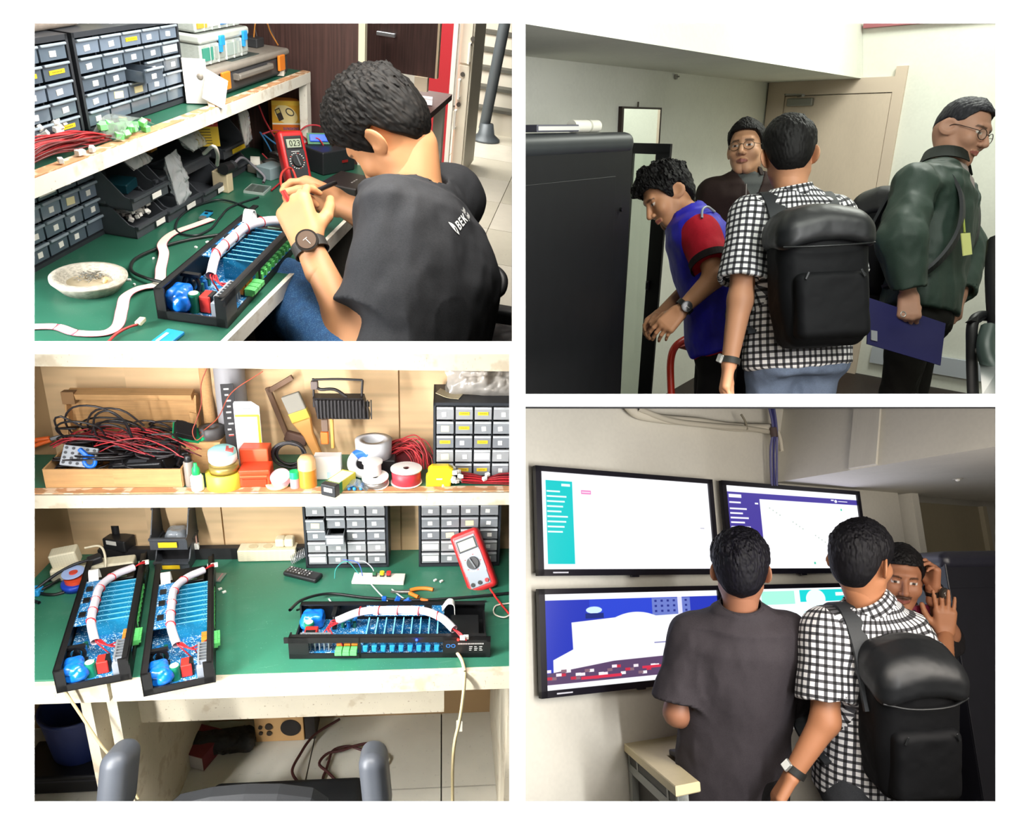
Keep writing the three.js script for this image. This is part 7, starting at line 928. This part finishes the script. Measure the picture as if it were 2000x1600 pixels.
  { const p = dk(140, 1156), t = thing(R3, 'wire_spool', 'blue spool with an orange red wire and clear rim', 'spool', [p.x, 0, p.z - 0.02]); part(t, 'base', lathe([[0, 0], [0.03, 0], [0.032, 0.012], [0.03, 0.02], [0, 0.02]], 28), M(0x1f3fae, 0.35)); part(t, 'winding', at(cyl(0.025, 0.012, 26), 0.004, 0.026, 0, 0.1, 0, 0), M(0xd84a2a, 0.45)); part(t, 'top_flange', at(lathe([[0.01, 0], [0.027, 0], [0.027, 0.003], [0.01, 0.003], [0.01, 0]], 28), -0.002, 0.04, -0.006, 0.15, 0, 0.05), M(0x9fb4e0, 0.25)); part(t, 'hub', at(cyl(0.01, 0.01, 18), 0, 0.04, -0.004), M(0xc83a24, 0.4)); }
  { const p = dk(78, 1160), t = thing(R3, 'blue_clip', 'light blue plug on a black cord at the left bench edge', 'plug', [p.x, 0, p.z]); part(t, 'clip', at(box(0.03, 0.018, 0.03, 0.004), -0.01, 0.009, 0), M(0x2a9ce0, 0.4)); part(t, 'cord', tube([[0, 0.01, 0], [0.02, 0.012, -0.03], [0.02, 0.006, -0.06], [-0.01, 0.005, -0.05], [0.0, 0.005, 0.0], [0.04, 0.004, 0.01], [0.06, 0.004, 0.0]], 0.0038, 40), M(0x14181a, 0.4)); }
  for (const [a, b, l] of [[[642, 1171], [672, 1215], 'left thin white cable tie lying on the bench'], [[720, 1137], [765, 1190], 'long white cable tie below the breadboard'], [[765, 1152], [812, 1192], 'white cable tie beside the orange pliers']]) { const u = dk(...a), v = dk(...b), o = u.clone(); single(R3, 'cable_tie', l, 'cable tie', strip([[0, 0.002, 0], [(v.x - u.x) / 2, 0.004, (v.z - u.z) / 2], [v.x - u.x, 0.012, v.z - u.z]], V(1, 0, 0.3), 0.0035, 0.001), M(0xe8f0ee, 0.45), o, 0); }
  { const p = dk(765, 1196), t = thing(R3, 'blue_clamps', 'row of blue terminal clamps behind the powered chassis', 'clamp', [p.x, 0.0, p.z]); for (const [x, y, r] of [[-0.018, 0.03, 0], [0.012, 0.03, 0.4], [0.034, 0.028, 0.9]]) part(t, 'clamp', box(0.012, 0.034, 0.01, 0.002), M(0x1c62c4, 0.4), x, y, 0, 0, 0, -r); part(t, 'rail', box(0.07, 0.014, 0.014), BLK, 0.008, 0.007, 0); }
  for (const [x, y] of [[438, 1158], [850, 1135], [862, 1137], [430, 1152]]) single(R3, 'white_scrap', 'small white plug scrap lying loose on the green bench', 'offcut', at(box(0.01, 0.005, 0.006, 0.001), 0, 0.0025, 0), WPL, dk(x, y), 0.7, 'white scraps on the front bench');
  // ------------------------------------------------------------ under the bench, chair
  const fl = (x, y) => R3.hit(x, y, 'y', FL3 + 0.007);
  { const p = fl(372, 1500), t = thing(R3, 'red_carton', 'flat red and white carton on the floor under the bench', 'carton', [p.x, FL3 + 0.007, p.z - 0.06], -0.35); part(t, 'carton', at(box(0.13, 0.05, 0.11), 0, 0.025, 0), M(0x6f2028, 0.5)); part(t, 'white_side', at(box(0.128, 0.044, 0.001), 0, 0.024, 0.0556), M(0xcfcac8, 0.5)); part(t, 'lettering', at(box(0.04, 0.01, 0.001), -0.02, 0.026, 0.0562), M(0x9a5058, 0.5)); }
  { const p = fl(545, 1458), t = thing(R3, 'speaker_unit', 'beige speaker unit with round cone and knobs under the bench', 'speaker', [p.x, FL3 + 0.007, p.z - 0.02]); part(t, 'cabinet', at(box(0.145, 0.1, 0.08, 0.002), 0, 0.05, -0.04), M(0xc79d68, 0.6)); part(t, 'cone', at(cyl(0.03, 0.004, 28), 0.034, 0.052, 0.001, Math.PI / 2, 0, 0), M(0x1f1b1a, 0.6)); for (const [x, y, r] of [[-0.03, 0.06, 0.011], [-0.03, 0.035, 0.008], [-0.055, 0.058, 0.006], [-0.055, 0.036, 0.006]]) part(t, 'knob', at(cyl(r, 0.006, 16), x, y, 0.002, Math.PI / 2, 0, 0), M(0x33291f, 0.5)); part(t, 'dark_side', at(box(0.03, 0.1, 0.08), 0.09, 0.05, -0.045), M(0x2a2522, 0.6)); }
  single(R3, 'black_bundle', 'dark bundle of tools lying behind the red carton', 'bundle', crumple(0.2, 0.05, 0.07, 0.006, 0.007), M(0x1c1a1a, 0.6), fl(430, 1462), 0.1);
  { const p = fl(690, 1500), t = thing(R3, 'cable_coil', 'dark red cable coiled on the floor under the bench', 'cable', p); const P = []; for (let k = 0; k <= 34; k++) { const a = k * 0.5, r = 0.07 + 0.012 * Math.sin(k * 1.7) + (k > 26 ? (k - 26) * 0.012 : 0); P.push([r * 1.25 * Math.cos(a), 0.004 + 0.0006 * k, r * Math.sin(a)]); } part(t, 'wire', tube(P, 0.0042, 190), M(0x46201f, 0.5)); }
  { const p = fl(150, 1520), t = thing(R3, 'blue_bucket', 'dark blue plastic bucket in the left compartment', 'bucket', [p.x, FL3 + 0.007, p.z - 0.06]); part(t, 'bucket', lathe([[0, 0], [0.07, 0], [0.09, 0.2], [0.094, 0.2], [0.094, 0.21], [0.086, 0.21], [0.068, 0.01], [0, 0.008]], 28), M(0x1e2c62, 0.45)); }
  { const p = fl(120, 1540), t = thing(R3, 'black_case', 'black flat case on the floor in the left compartment', 'case', [p.x, FL3 + 0.007, p.z - 0.05]); part(t, 'case', at(box(0.22, 0.06, 0.14, 0.008), 0, 0.03, 0), M(0x17171b, 0.4)); part(t, 'rim', at(box(0.222, 0.006, 0.142), 0, 0.045, 0), M(0x2b2b33, 0.4)); }
  { const z = 0.13, c = R3.hit(480, 1575, 'z', z), t = thing(R3, 'office_chair', 'black office chair with grey padded armrests in front of the bench', 'chair', c); const cm = M(0x4c5057, 0.45, { map: T.plastic }), bm = M(0x16181b, 0.7, { map: T.cloth }), H = (x, y, zz = z) => R3.hit(x, y, 'z', zz).sub(c);
    for (const x of [222, 732]) { const g = H(x, 1530), s = x < 400 ? 1 : -1; part(t, 'armrest', nets((q) => rbox(q.x - s * 0.25 * q.y * 0.4, q.y, q.z, 0.03, 0.075, 0.05, 0.028), V(-0.08, -0.1, -0.07), V(0.08, 0.1, 0.07), 0.005), cm, g.x, g.y - 0.012, g.z - 0.02, -0.3, 0, 0); }
    part(t, 'backrest', at(ext([[-0.17, -0.3], [0.17, -0.3], [0.17, -0.02], [0.14, 0.01], [0.07, 0.026], [0, 0.03], [-0.07, 0.026], [-0.14, 0.01], [-0.17, -0.02]], 0.05, 0.012), H(480, 1548).x, H(480, 1548).y - 0.02, 0.0), bm); part(t, 'seat', at(box(0.42, 0.06, 0.4, 0.025), 0, -0.35, -0.18), bm); }
}
// ---------------------------------------------------------------- upper right: things in the office
function quadSlab(p, t) {                         // slab with four corners given in space
  const n = V().crossVectors(p[1].clone().sub(p[0]), p[3].clone().sub(p[0])).normalize().multiplyScalar(t / 2), a = p.map((q) => q.clone().add(n)), b = p.map((q) => q.clone().sub(n)), pos = [], Q = (w, x, y, z) => { for (const v of [w, x, y, w, y, z]) pos.push(v.x, v.y, v.z); };
  Q(a[0], a[1], a[2], a[3]); Q(b[3], b[2], b[1], b[0]); for (let i = 0; i < 4; i++) { const j = (i + 1) % 4; Q(b[i], b[j], a[j], a[i]); }
  const g = new THREE.BufferGeometry(); g.setAttribute('position', new THREE.Float32BufferAttribute(pos, 3)); g.computeVertexNormals(); return muv(g);
}
const free = (room, name, label, cat, base) => { const t = new THREE.Group(); t.name = numbered(name); t.position.copy(base); return tag(t, room, label, cat); };
const rel = (t) => (x, y, d) => ray(x, y, d).sub(t.position);
function rack(room, label, corner, yaw, w, h, d, m, cap, seam) {   // corner: top front edge of the cabinet, left or right end
  const t = thing(room, 'server_rack', label, 'rack', room.l(corner), yaw);
  part(t, 'side_panel', at(box(w, h, d, 0.006), w / 2, -h / 2 - 0.03, -d / 2), m); part(t, 'top_cap', at(box(w + 0.02, 0.075, d + 0.02, 0.035), w / 2, -0.03, -d / 2), cap);
  part(t, 'inset_panel', at(box(w - seam, h - 0.1, 0.006, 0.002), seam > 0.2 ? w / 2 : (w - seam) / 2 + 0.0, -h / 2 - 0.09, 0.002), m); part(t, 'lock', at(cyl(0.008, 0.008, 12), w - seam * 0.6, -0.26, 0.006, Math.PI / 2, 0, 0), M(0x0b0b0c, 0.4)); return t;
}
{
  const RM = M(0x131416, 0.5, { map: T.plastic, specularIntensity: 0.6 }), RC = M(0x2b2f31, 0.45, { map: T.plastic });
  const cr = ray(1238, 262, 2.62), w = 1.0, c0 = cr.clone().addScaledVector(R2.X, -w);
  const rk = rack(R2, 'tall black server rack at the left edge of the office', c0, 0, w, 1.6, 0.1, RM, RC, 0.12);
  const top = R2.l(c0); { const p = R2.l(ray(1135, 246, 2.46)); const t = thing(R2, 'paper_roll', 'white rolled papers lying on top of the rack', 'papers', [p.x, top.y + 0.028, top.z - 0.045], 0.05); part(t, 'roll', at(cyl(0.02, 0.17, 16), 0, 0, 0, 0, 0, Math.PI / 2), M(0xcfcdc0, 0.8)); part(t, 'band', at(cyl(0.0208, 0.01, 16), 0.02, 0, 0, 0, 0, Math.PI / 2), M(0xa9a79a, 0.7)); const t2 = thing(R2, 'black_binder', 'flat dark binder beside the rolled papers', 'binder', [p.x - 0.2, top.y + 0.022, top.z - 0.045], 0.03); part(t2, 'cover', box(0.24, 0.022, 0.07, 0.003), M(0x4a4a54, 0.6)); part(t2, 'pages', box(0.235, 0.012, 0.066), M(0xb9b9b4, 0.8), 0.004, 0, 0.003); }
  { // open glass door of the rack
    const a = ray(1236, 279, 3.3), b = ray(1312, 281, 3.18), t = free(R2, 'rack_door', 'open tinted glass rack door with a black frame', 'glass door', a), X = b.clone().sub(a), wX = X.length(); X.normalize(); const Y = R2.Y.clone().addScaledVector(X, -R2.Y.dot(X)).normalize(), Z = V().crossVectors(X, Y); t.quaternion.setFromRotationMatrix(new THREE.Matrix4().makeBasis(X, Y, Z));
    const fm = M(0x111214, 0.35); part(t, 'top_rail', box(wX, 0.046, 0.018, 0.002), fm, wX / 2, -0.023, 0); part(t, 'stile', box(0.072, 1.5, 0.018, 0.002), fm, wX - 0.036, -0.78, 0); part(t, 'stile', box(0.012, 1.5, 0.018), fm, 0.004, -0.78, 0); part(t, 'pane', box(wX - 0.07, 1.48, 0.004), M(0xeef2ee, 0.05, { transmission: 0.97, thickness: 0 }), (wX - 0.065) / 2, -0.77, 0); part(t, 'handle', box(0.016, 0.045, 0.012, 0.003), M(0x55585a, 0.3, { metalness: 0.6 }), wX - 0.06, -0.64, 0.014); part(t, 'pull', box(0.01, 0.03, 0.006, 0.002), M(0x2a2c2e, 0.3), wX - 0.06, -0.64, 0.022); }
  { const a = R2.hit(1208, 208, 'z', 0), b = R2.hit(1286, 213, 'z', 0), w2 = b.x - a.x, h2 = 0.42, t = thing(R2, 'wall_mirror', 'small wall mirror with a thin brown frame above the rack', 'mirror', [a.x, a.y, 0.012]); part(t, 'glass', at(box(w2 - 0.02, h2 - 0.02, 0.006), w2 / 2, -h2 / 2, 0.004), M(0xf4f8f4, 0.02, { metalness: 1 })); part(t, 'frame', merge([at(box(0.018, h2, 0.022), 0.009, -h2 / 2, 0), at(box(0.008, h2, 0.018), w2 - 0.004, -h2 / 2, 0), at(box(w2, 0.008, 0.018), w2 / 2, -0.004, 0), at(box(w2, 0.01, 0.018), w2 / 2, -h2 + 0.005, 0)]), M(0x2c1d18, 0.5)); part(t, 'hook', at(box(0.006, 0.026, 0.006), w2 * 0.42, 0.012, 0), M(0x4a4038, 0.5)); }
  { const p = R2.hit(1318, 150, 'z', 0); const t = thing(R2, 'wall_anchor', 'small grey wall anchor under the bulkhead', 'anchor', [p.x, p.y, 0.008]); part(t, 'plate', at(cyl(0.014, 0.01, 14), 0, 0, 0, Math.PI / 2, 0, 0), M(0xa3a196, 0.7)); part(t, 'pin', at(cyl(0.004, 0.02, 10), 0, 0, 0.01, Math.PI / 2, 0, 0), M(0x8d8b80, 0.5)); }
  { const b = ray(1330, 720, 3.25), t = free(R2, 'red_stool', 'red plastic stool behind the bending man', 'stool', b), r = rel(t), m = M(0xd2321f, 0.4); part(t, 'frame', tube([r(1312, 790, 3.2), r(1311, 700, 3.2), r(1320, 676, 3.22), r(1345, 660, 3.26), r(1372, 656, 3.3)], 0.017, 30), m); part(t, 'leg', tube([r(1372, 660, 3.3), r(1376, 720, 3.3), r(1378, 790, 3.3)], 0.016), m); part(t, 'seat', quadSlab([r(1322, 676, 3.22), r(1372, 660, 3.3), r(1400, 668, 3.5), r(1350, 684, 3.45)], 0.02), m); }
  { const t = free(R2, 'blue_folder', 'navy blue folder held at his side by the man in the green jacket', 'folder', ray(1770, 645, 2.56)), r = rel(t), m = M(0x1a1a55, 0.5); const P = [r(1697, 582, 2.6), r(1846, 632, 2.62), r(1836, 714, 2.62), r(1693, 672, 2.6)]; part(t, 'cover', quadSlab(P, 0.006), m); part(t, 'pages', quadSlab(P.map((q) => q.clone().multiplyScalar(0.97).add(V(0, 0, -0.008))), 0.008), M(0xc9c8c4, 0.8)); part(t, 'label', quadSlab([r(1701, 645, 2.595), r(1713, 647, 2.597), r(1713, 667, 2.597), r(1701, 664, 2.595)], 0.004), M(0x9a9ea4, 0.6)); }
  { const b = ray(1930, 640, 2.35), t = free(R2, 'office_chair', 'black office chair with padded armrest at the right edge', 'chair', b), r = rel(t), cm = M(0x141517, 0.5, { map: T.plastic }); part(t, 'backrest', tube([r(1962, 470, 2.4), r(1958, 520, 2.38), r(1960, 580, 2.34), r(1965, 640, 2.3)], 0.05, 30, 12), cm); part(t, 'armrest', tube([r(1938, 618, 2.36), r(1912, 618, 2.34), r(1900, 632, 2.32), r(1898, 680, 2.32), r(1900, 760, 2.34), r(1902, 800, 2.35)], 0.017, 34, 10), cm); part(t, 'arm_pad', quadSlab([r(1890, 628, 2.3), r(1912, 612, 2.34), r(1932, 614, 2.36), r(1910, 632, 2.32)], 0.02), cm); part(t, 'seat', quadSlab([r(1915, 720, 2.3), r(1975, 700, 2.3), r(1985, 790, 2.1), r(1920, 790, 2.1)], 0.06), M(0x1d2322, 0.45)); part(t, 'seat_cushion', tube([r(1934, 640, 2.3), r(1926, 675, 2.28), r(1934, 710, 2.26), r(1960, 740, 2.22)], 0.028, 26, 10), M(0x3a4844, 0.4)); part(t, 'chrome_bolt', new THREE.SphereGeometry(0.012, 12, 8), SILV, ...r(1912, 685, 2.3).toArray()); }
  { // things worn
    const t = P2D.t, r = (x, y, d) => ray(x, y, d).sub(P2D.base); part(t, 'lanyard', tube([r(1879, 400, 2.66), r(1882, 430, 2.64), r(1884, 455, 2.62)], 0.004), M(0x8f9a3c, 0.6)); part(t, 'badge', quadSlab([r(1877, 456, 2.6), r(1894, 455, 2.62), r(1898, 497, 2.62), r(1881, 500, 2.6)], 0.004), M(0xd8dc8a, 0.5)); part(t, 'ring', new THREE.TorusGeometry(0.009, 0.002, 6, 14), SILV, ...r(1764, 614, 2.53).toArray());
    const v = P2A.t, q = (x, y, d) => ray(x, y, d).sub(P2A.base); part(v, 'reflective_strip', tube([q(1371, 426, 2.76), q(1372, 410, 2.77), q(1381, 404, 2.79), q(1396, 414, 2.82)], 0.005), M(0x9aa2ae, 0.4));
    part(P2B.t, 'zip', tube([[1457, 360, 3.17], [1456, 400, 3.13], [1455, 470, 3.12]].map((k) => ray(...k).sub(P2B.base)), 0.004), M(0x463a38, 0.4));
  }
}
// ---------------------------------------------------------------- lower right: monitors, desk, rack
{
  const UI = {
    a: ctex(512, 288, (g, w, h) => { g.fillStyle = '#fafaff'; g.fillRect(0, 0, w, h); g.fillStyle = '#14c8c8'; g.fillRect(14, 26, 72, 246); g.fillStyle = '#e8ffff'; g.fillRect(56, 34, 24, 8); for (let i = 0; i < 9; i++) g.fillRect(16, 56 + i * 15, 36 + (i * 17) % 22, 5); g.fillStyle = '#e884c0'; g.fillRect(110, 50, 28, 12); g.fillStyle = '#ffd8ec'; g.fillRect(112, 54, 24, 4); g.fillStyle = '#c8c8d4'; g.fillRect(474, 152, 14, 4); }),
    b: ctex(512, 288, (g, w, h) => { g.fillStyle = '#fbfbff'; g.fillRect(0, 0, w, h); g.fillStyle = '#4a3f9a'; g.fillRect(0, 22, w, 20); g.fillRect(0, 22, 118, h - 22); g.fillStyle = '#f0f0ff'; g.fillRect(10, 30, 44, 12); [56, 78, 94, 110, 126, 142, 184].forEach((y, i) => g.fillRect(10, y, 40 + (i * 19) % 34, 6)); g.fillRect(100, 56, 12, 6); g.beginPath(); g.arc(420, 32, 6, 0, 7); g.fill(); g.fillRect(400, 26, 12, 5); g.fillRect(430, 30, 40, 3); g.fillStyle = '#c4d0c8'; for (let i = 0; i < 16; i++) g.fillRect(150 + (i * 83) % 320, 70 + (i * 47) % 180, 5, 5); g.fillStyle = '#4ac8a4'; g.fillRect(436, 60, 6, 8); g.fillRect(300, 264, 7, 8); }),
    c: ctex(512, 288, (g, w, h) => { g.fillStyle = '#2a3ab8'; g.fillRect(0, 0, w, h); g.fillStyle = '#3048d0'; g.fillRect(120, 20, 240, 60); g.fillStyle = '#6c7cc8'; g.fillRect(300, 22, 120, 60); g.fillStyle = '#2a3488'; for (let i = 0; i < 18; i++) g.fillRect(308 + (i % 6) * 19, 28 + Math.floor(i / 6) * 17, 7, 7); g.fillStyle = '#dcdcff'; g.fillRect(380, 20, 14, 60); g.fillStyle = '#cfeaff'; g.beginPath(); g.ellipse(132, 54, 22, 11, 0, 0, 7); g.fill(); g.fillStyle = '#22307a'; g.fillRect(108, 64, 50, 16); g.fillStyle = '#fbfbff'; g.beginPath(); g.moveTo(70, 90); g.lineTo(190, 80); g.bezierCurveTo(230, 60, 270, 60, 310, 80); g.lineTo(512, 74); g.lineTo(512, 230); g.lineTo(150, 226); g.lineTo(20, 250); g.lineTo(20, 200); g.lineTo(72, 172); g.closePath(); g.fill(); g.fillStyle = '#8a8ab8'; g.fillRect(300, 166, 90, 4); g.fillStyle = '#5c4668'; g.beginPath(); g.moveTo(0, 240); g.lineTo(180, 216); g.lineTo(512, 208); g.lineTo(512, 288); g.lineTo(0, 288); g.fill(); for (let i = 0; i < 44; i++) { g.fillStyle = ['#f4e6ec', '#c8344c', '#8a6a78', '#f8f0f4'][i % 4]; g.fillRect((i * 37) % 505, 228 + (i * 13) % 32, 14, 9); } g.fillStyle = '#d83450'; g.fillRect(90, 256, 110, 9); g.fillRect(260, 240, 120, 8); g.fillStyle = '#fbfbff'; g.fillRect(0, 0, w, 20); g.fillRect(0, 272, w, 16); }),
    d: ctex(512, 288, (g, w, h) => { g.fillStyle = '#f8fcff'; g.fillRect(0, 0, w, h); g.fillStyle = '#28c8e8'; g.fillRect(0, 8, 60, 60); g.fillStyle = '#a8f0dc'; g.fillRect(90, 10, 120, 50); g.fillStyle = '#20d4d4'; g.fillRect(230, 8, 282, 46); g.fillStyle = '#eaffff'; g.beginPath(); g.arc(290, 44, 38, 0, 7); g.fill(); g.fillRect(370, 20, 40, 14); g.fillStyle = '#c8ecec'; g.fillRect(240, 90, 200, 40); g.fillStyle = '#4a4a8a'; g.fillRect(180, 170, 200, 4); g.fillStyle = '#e03a5c'; g.fillRect(120, 246, 300, 9); }),
  };
  const tv = (label, x0, x1, y0, y1, map, lum) => {
    const w = x1 - x0, h = y0 - y1, t = thing(R4, 'wall_monitor', label, 'monitor', [(x0 + x1) / 2, (y0 + y1) / 2, 0.004]); const bm = M(0x17151f, 0.3);
    part(t, 'back_case', at(box(w * 0.9, h * 0.86, 0.03), 0, 0, 0.014), bm); part(t, 'bezel', merge([at(box(w, 0.02, 0.02), 0, h / 2 - 0.01, 0.034), at(box(w, 0.024, 0.02), 0, -h / 2 + 0.012, 0.034), at(box(0.026, h, 0.02), -w / 2 + 0.013, 0, 0.034), at(box(0.026, h, 0.02), w / 2 - 0.013, 0, 0.034), at(box(w - 0.01, h - 0.01, 0.008), 0, 0, 0.03)]), bm);
    part(t, 'screen', at(new THREE.PlaneGeometry(w - 0.05, h - 0.042), 0, 0.002, 0.0355), new THREE.MeshPhysicalMaterial({ color: 0x050505, roughness: 0.3, emissive: 0xffffff, emissiveMap: map, emissiveIntensity: 1.15 }));
    part(t, 'logo', at(box(0.07, 0.005, 0.001), -w / 2 + 0.1, -h / 2 + 0.012, 0.0445), M(0xc9c9d4, 0.4)); part(t, 'sensor', at(box(0.04, 0.01, 0.014, 0.003), 0, -h / 2 - 0.003, 0.03), bm);
    const l = new THREE.RectAreaLight(0xdcdcff, lum, w - 0.06, h - 0.05); l.position.copy(R4.w((x0 + x1) / 2, (y0 + y1) / 2, 0.05)); l.lookAt(R4.w((x0 + x1) / 2, (y0 + y1) / 2, 1)); scene.add(l); return t;
  };
  const XL = -1.996, XM = -1.058, XM2 = -1.0, y1 = 0, y2 = -0.415, y3 = -0.462, y4 = -0.842;
  tv('upper left wall monitor with a cyan side menu on white', XL, XM, y1, y2, UI.a, 1.1); tv('upper right wall monitor with a purple menu and white map', XM2, 0, y1, y2, UI.b, 1.0); tv('lower left wall monitor showing a white building at night', XL, XM, y3, y4, UI.c, 0.8); tv('lower right wall monitor with a white and cyan dashboard', XM2, 0, y3, y4, UI.d, 1.0);
  { const z = 0.035, H = (x, y) => R4.hit(x, y, 'z', z), o = H(1400, 830), t = thing(R4, 'cable_bundle', 'wrapped cream cable bundle running across the wall above the monitors', 'cable bundle', o), L = (x, y, d = 0) => { const q = H(x, y).sub(o); q.z += d; return q; }, m = M(0xd6cfbe, 0.85), m2 = M(0xc2bbaa, 0.85);
    part(t, 'bundle', tube([L(1218, 782), L(1240, 806), L(1290, 818), L(1360, 824), L(1430, 834), L(1512, 836)], 0.021, 50, 9), m); part(t, 'bundle', tube([L(1240, 800, 0.02), L(1300, 822, 0.02), L(1380, 834, 0.03), L(1450, 838, 0.02), L(1520, 846, 0.0)], 0.013, 50, 8), m2); part(t, 'hanging_end', tube([L(1510, 832, 0.01), L(1520, 855, 0.01), L(1524, 882, 0.01)], 0.009), m); part(t, 'tie', tube([L(1438, 812, 0.03), L(1446, 826, 0.03), L(1450, 842, 0.03)], 0.005), M(0x8d8674, 0.7)); for (const s of [0, 6, 12]) part(t, 'data_cable', tube([L(1496 + s * 0.8, 790, 0.015), L(1500 + s * 0.6, 840, 0.03), L(1500 + s, 880, 0.015), L(1504 + s * 0.8, 950, 0.01)], 0.006, 30), s === 6 ? M(0x3a3a78, 0.5) : M(0x6a6a9a, 0.5)); part(t, 'sleeve', tube([L(1500, 838, 0.03), L(1503, 856, 0.03)], 0.018), M(0x5a4a48, 0.6)); }
  { const c = R4.hit(1218, 1452, 'z', 0.0), yt = c.y, f = R4.hit(1318, 1536, 'y', yt), t = thing(R4, 'office_desk', 'pale wood topped desk with grey metal frame under the monitors', 'desk', [c.x, yt, 0]), W = 1.1, D = f.z; const top = M(0xc9bb94, 0.5, { map: T.wall }), gm = M(0x8f918c, 0.45);
    const fx = f.x - c.x, ya = Math.atan2(fx, D), L = Math.hypot(fx, D), sd = (g) => at(g, 0.012, 0, 0, 0, ya, 0);
    part(t, 'desk_top', muv(at(ext([[0, 0], [fx, D], [fx + 0.1, D], [0.0, 0.24], [0.6, 0.24], [0.6, 0]].map(([x, z]) => [x, -z]), 0.03, 0.003).rotateX(-Math.PI / 2), 0, -0.015, 0.002)), top); part(t, 'side_rail', sd(at(box(0.03, 0.035, L - 0.04), 0.02, -0.048, L / 2)), M(0x3a3a38, 0.6)); part(t, 'side_rail', sd(at(box(0.034, 0.03, L), 0.02, -0.083, L / 2)), gm); for (const z of [0.02, L * 0.22, L * 0.8, L - 0.03]) part(t, 'strut', sd(at(box(0.034, 0.05, 0.02), 0.02, -0.05, z)), gm); part(t, 'leg', sd(at(box(0.04, 0.65, 0.04), 0.02, -0.42, 0.04)), gm); part(t, 'leg', sd(at(box(0.04, 0.65, 0.04), 0.02, -0.42, L - 0.04)), gm); part(t, 'modesty_panel', sd(at(box(0.012, 0.5, L - 0.1), 0.03, -0.36, L / 2)), M(0x2e2c2a, 0.6)); part(t, 'back_rail', at(box(0.56, 0.04, 0.03), 0.3, -0.055, 0.12), gm);
    const k = R4.hit(1335, 1480, 'y', yt); single(R4, 'keyboard', 'dark keyboard corner partly hidden by the man in the grey shirt', 'keyboard', at(box(0.16, 0.02, 0.1, 0.005), 0.05, 0.01, 0), M(0x2c282c, 0.5), [k.x, yt + 0.0005, k.z], -0.25); const q = R4.hit(1552, 1448, 'z', 0.14); single(R4, 'desk_papers', 'white papers lying on the desk between the two men', 'papers', at(box(0.2, 0.004, 0.12), 0, 0.002, 0), M(0xd8d2c2, 0.8), [q.x, yt + 0.0005, 0.14], 0.1); }
  { const m = M(0x17171f, 0.42, { map: T.plastic }), cp = M(0x23232e, 0.4, { map: T.plastic }), c0 = ray(1842, 1080, 2.9); rack(R4, 'tall black server rack at the right edge of the monitor room', c0, -0.35, 1.0, 1.6, 0.5, m, cp, 0.0); }
  { const t = free(R4, 'maroon_notebook', 'dark red notebook between the moustached man and the rack', 'notebook', ray(1788, 1200, 2.66)), r = rel(t); const P = [r(1772, 1184, 2.74), r(1814, 1181, 2.74), r(1816, 1226, 2.74), r(1770, 1228, 2.74)]; part(t, 'cover', quadSlab(P, 0.012), M(0x6d1730, 0.5)); part(t, 'pages', quadSlab(P.map((v) => v.clone().multiplyScalar(0.94).add(V(0, 0, -0.008))), 0.012), M(0xc9c2b8, 0.8)); }
  { const p = R4.hit(1905, 968, 'z', -0.44), t = thing(R4, 'door_bracket', 'dark metal door bracket at the top of the recess', 'bracket', [p.x, p.y, -0.4]); part(t, 'body', box(0.05, 0.05, 0.04, 0.006), M(0x4c463c, 0.5)); part(t, 'arm', box(0.16, 0.012, 0.02), M(0x3a352e, 0.5), -0.08, 0.01, 0.02); }
}
// ---------------------------------------------------------------- print on the black T-shirt
{
  const m = people['seated man in a black T-shirt and jeans testing a circuit at the bencht_shirt']; m.updateWorldMatrix(true, false);
  const rc = new THREE.Raycaster(), hitp = (x, y) => { rc.set(V(0, 0, 0), ray(x, y, 1).normalize()); return rc.intersectObject(m, false)[0]; };
  m.material.side = THREE.DoubleSide; const c = hitp(905, 425), a = hitp(892, 455), b = hitp(920, 392);
  if (a && b && c) {
    const X = b.point.clone().sub(a.point).normalize(), N = c.face.normal.clone().transformDirection(m.matrixWorld); if (N.dot(c.point) > 0) N.negate(); const Z = N.addScaledVector(X, -N.dot(X)).normalize(), Y = V().crossVectors(Z, X);
    const t = m.parent, g = new THREE.PlaneGeometry(0.115, 0.046, 20, 8), P = g.attributes.position, q = V();
    for (let i = 0; i < P.count; i++) { const w = c.point.clone().addScaledVector(X, P.getX(i)).addScaledVector(Y, P.getY(i)); rc.set(w.clone().addScaledVector(Z, 0.15), Z.clone().negate()); const h = rc.intersectObject(m, false)[0]; const v = (h ? h.point : w).addScaledVector(Z, 0.0016).sub(t.position); P.setXYZ(i, v.x, v.y, v.z); }
    g.computeVertexNormals();
    const al = ctex(512, 205, (k, w, h) => { k.fillStyle = '#000'; k.fillRect(0, 0, w, h); k.fillStyle = '#fff'; k.beginPath(); k.moveTo(36, 30); k.quadraticCurveTo(84, 90, 46, 170); k.quadraticCurveTo(2, 110, 36, 30); k.fill(); k.fillStyle = '#000'; k.beginPath(); k.ellipse(44, 116, 7, 26, 0.3, 0, 7); k.fill(); k.fillStyle = '#fff'; k.font = 'bold 110px sans-serif'; k.fillText('BEK', 80, 150); k.fillRect(306, 44, 5, 120); k.font = 'bold 48px sans-serif'; k.fillText('OUR WAY', 322, 94, 185); k.fillText('IN ENERGY', 322, 150, 185); });
    const o = part(t, 'shirt_print', g, new THREE.MeshPhysicalMaterial({ color: 0xe8e8e4, roughness: 0.8, alphaMap: al, transparent: true, side: THREE.DoubleSide })); o.userData.label = 'white leaf mark and lettering';
  }
}
finish();
renderer.render(scene, camera);
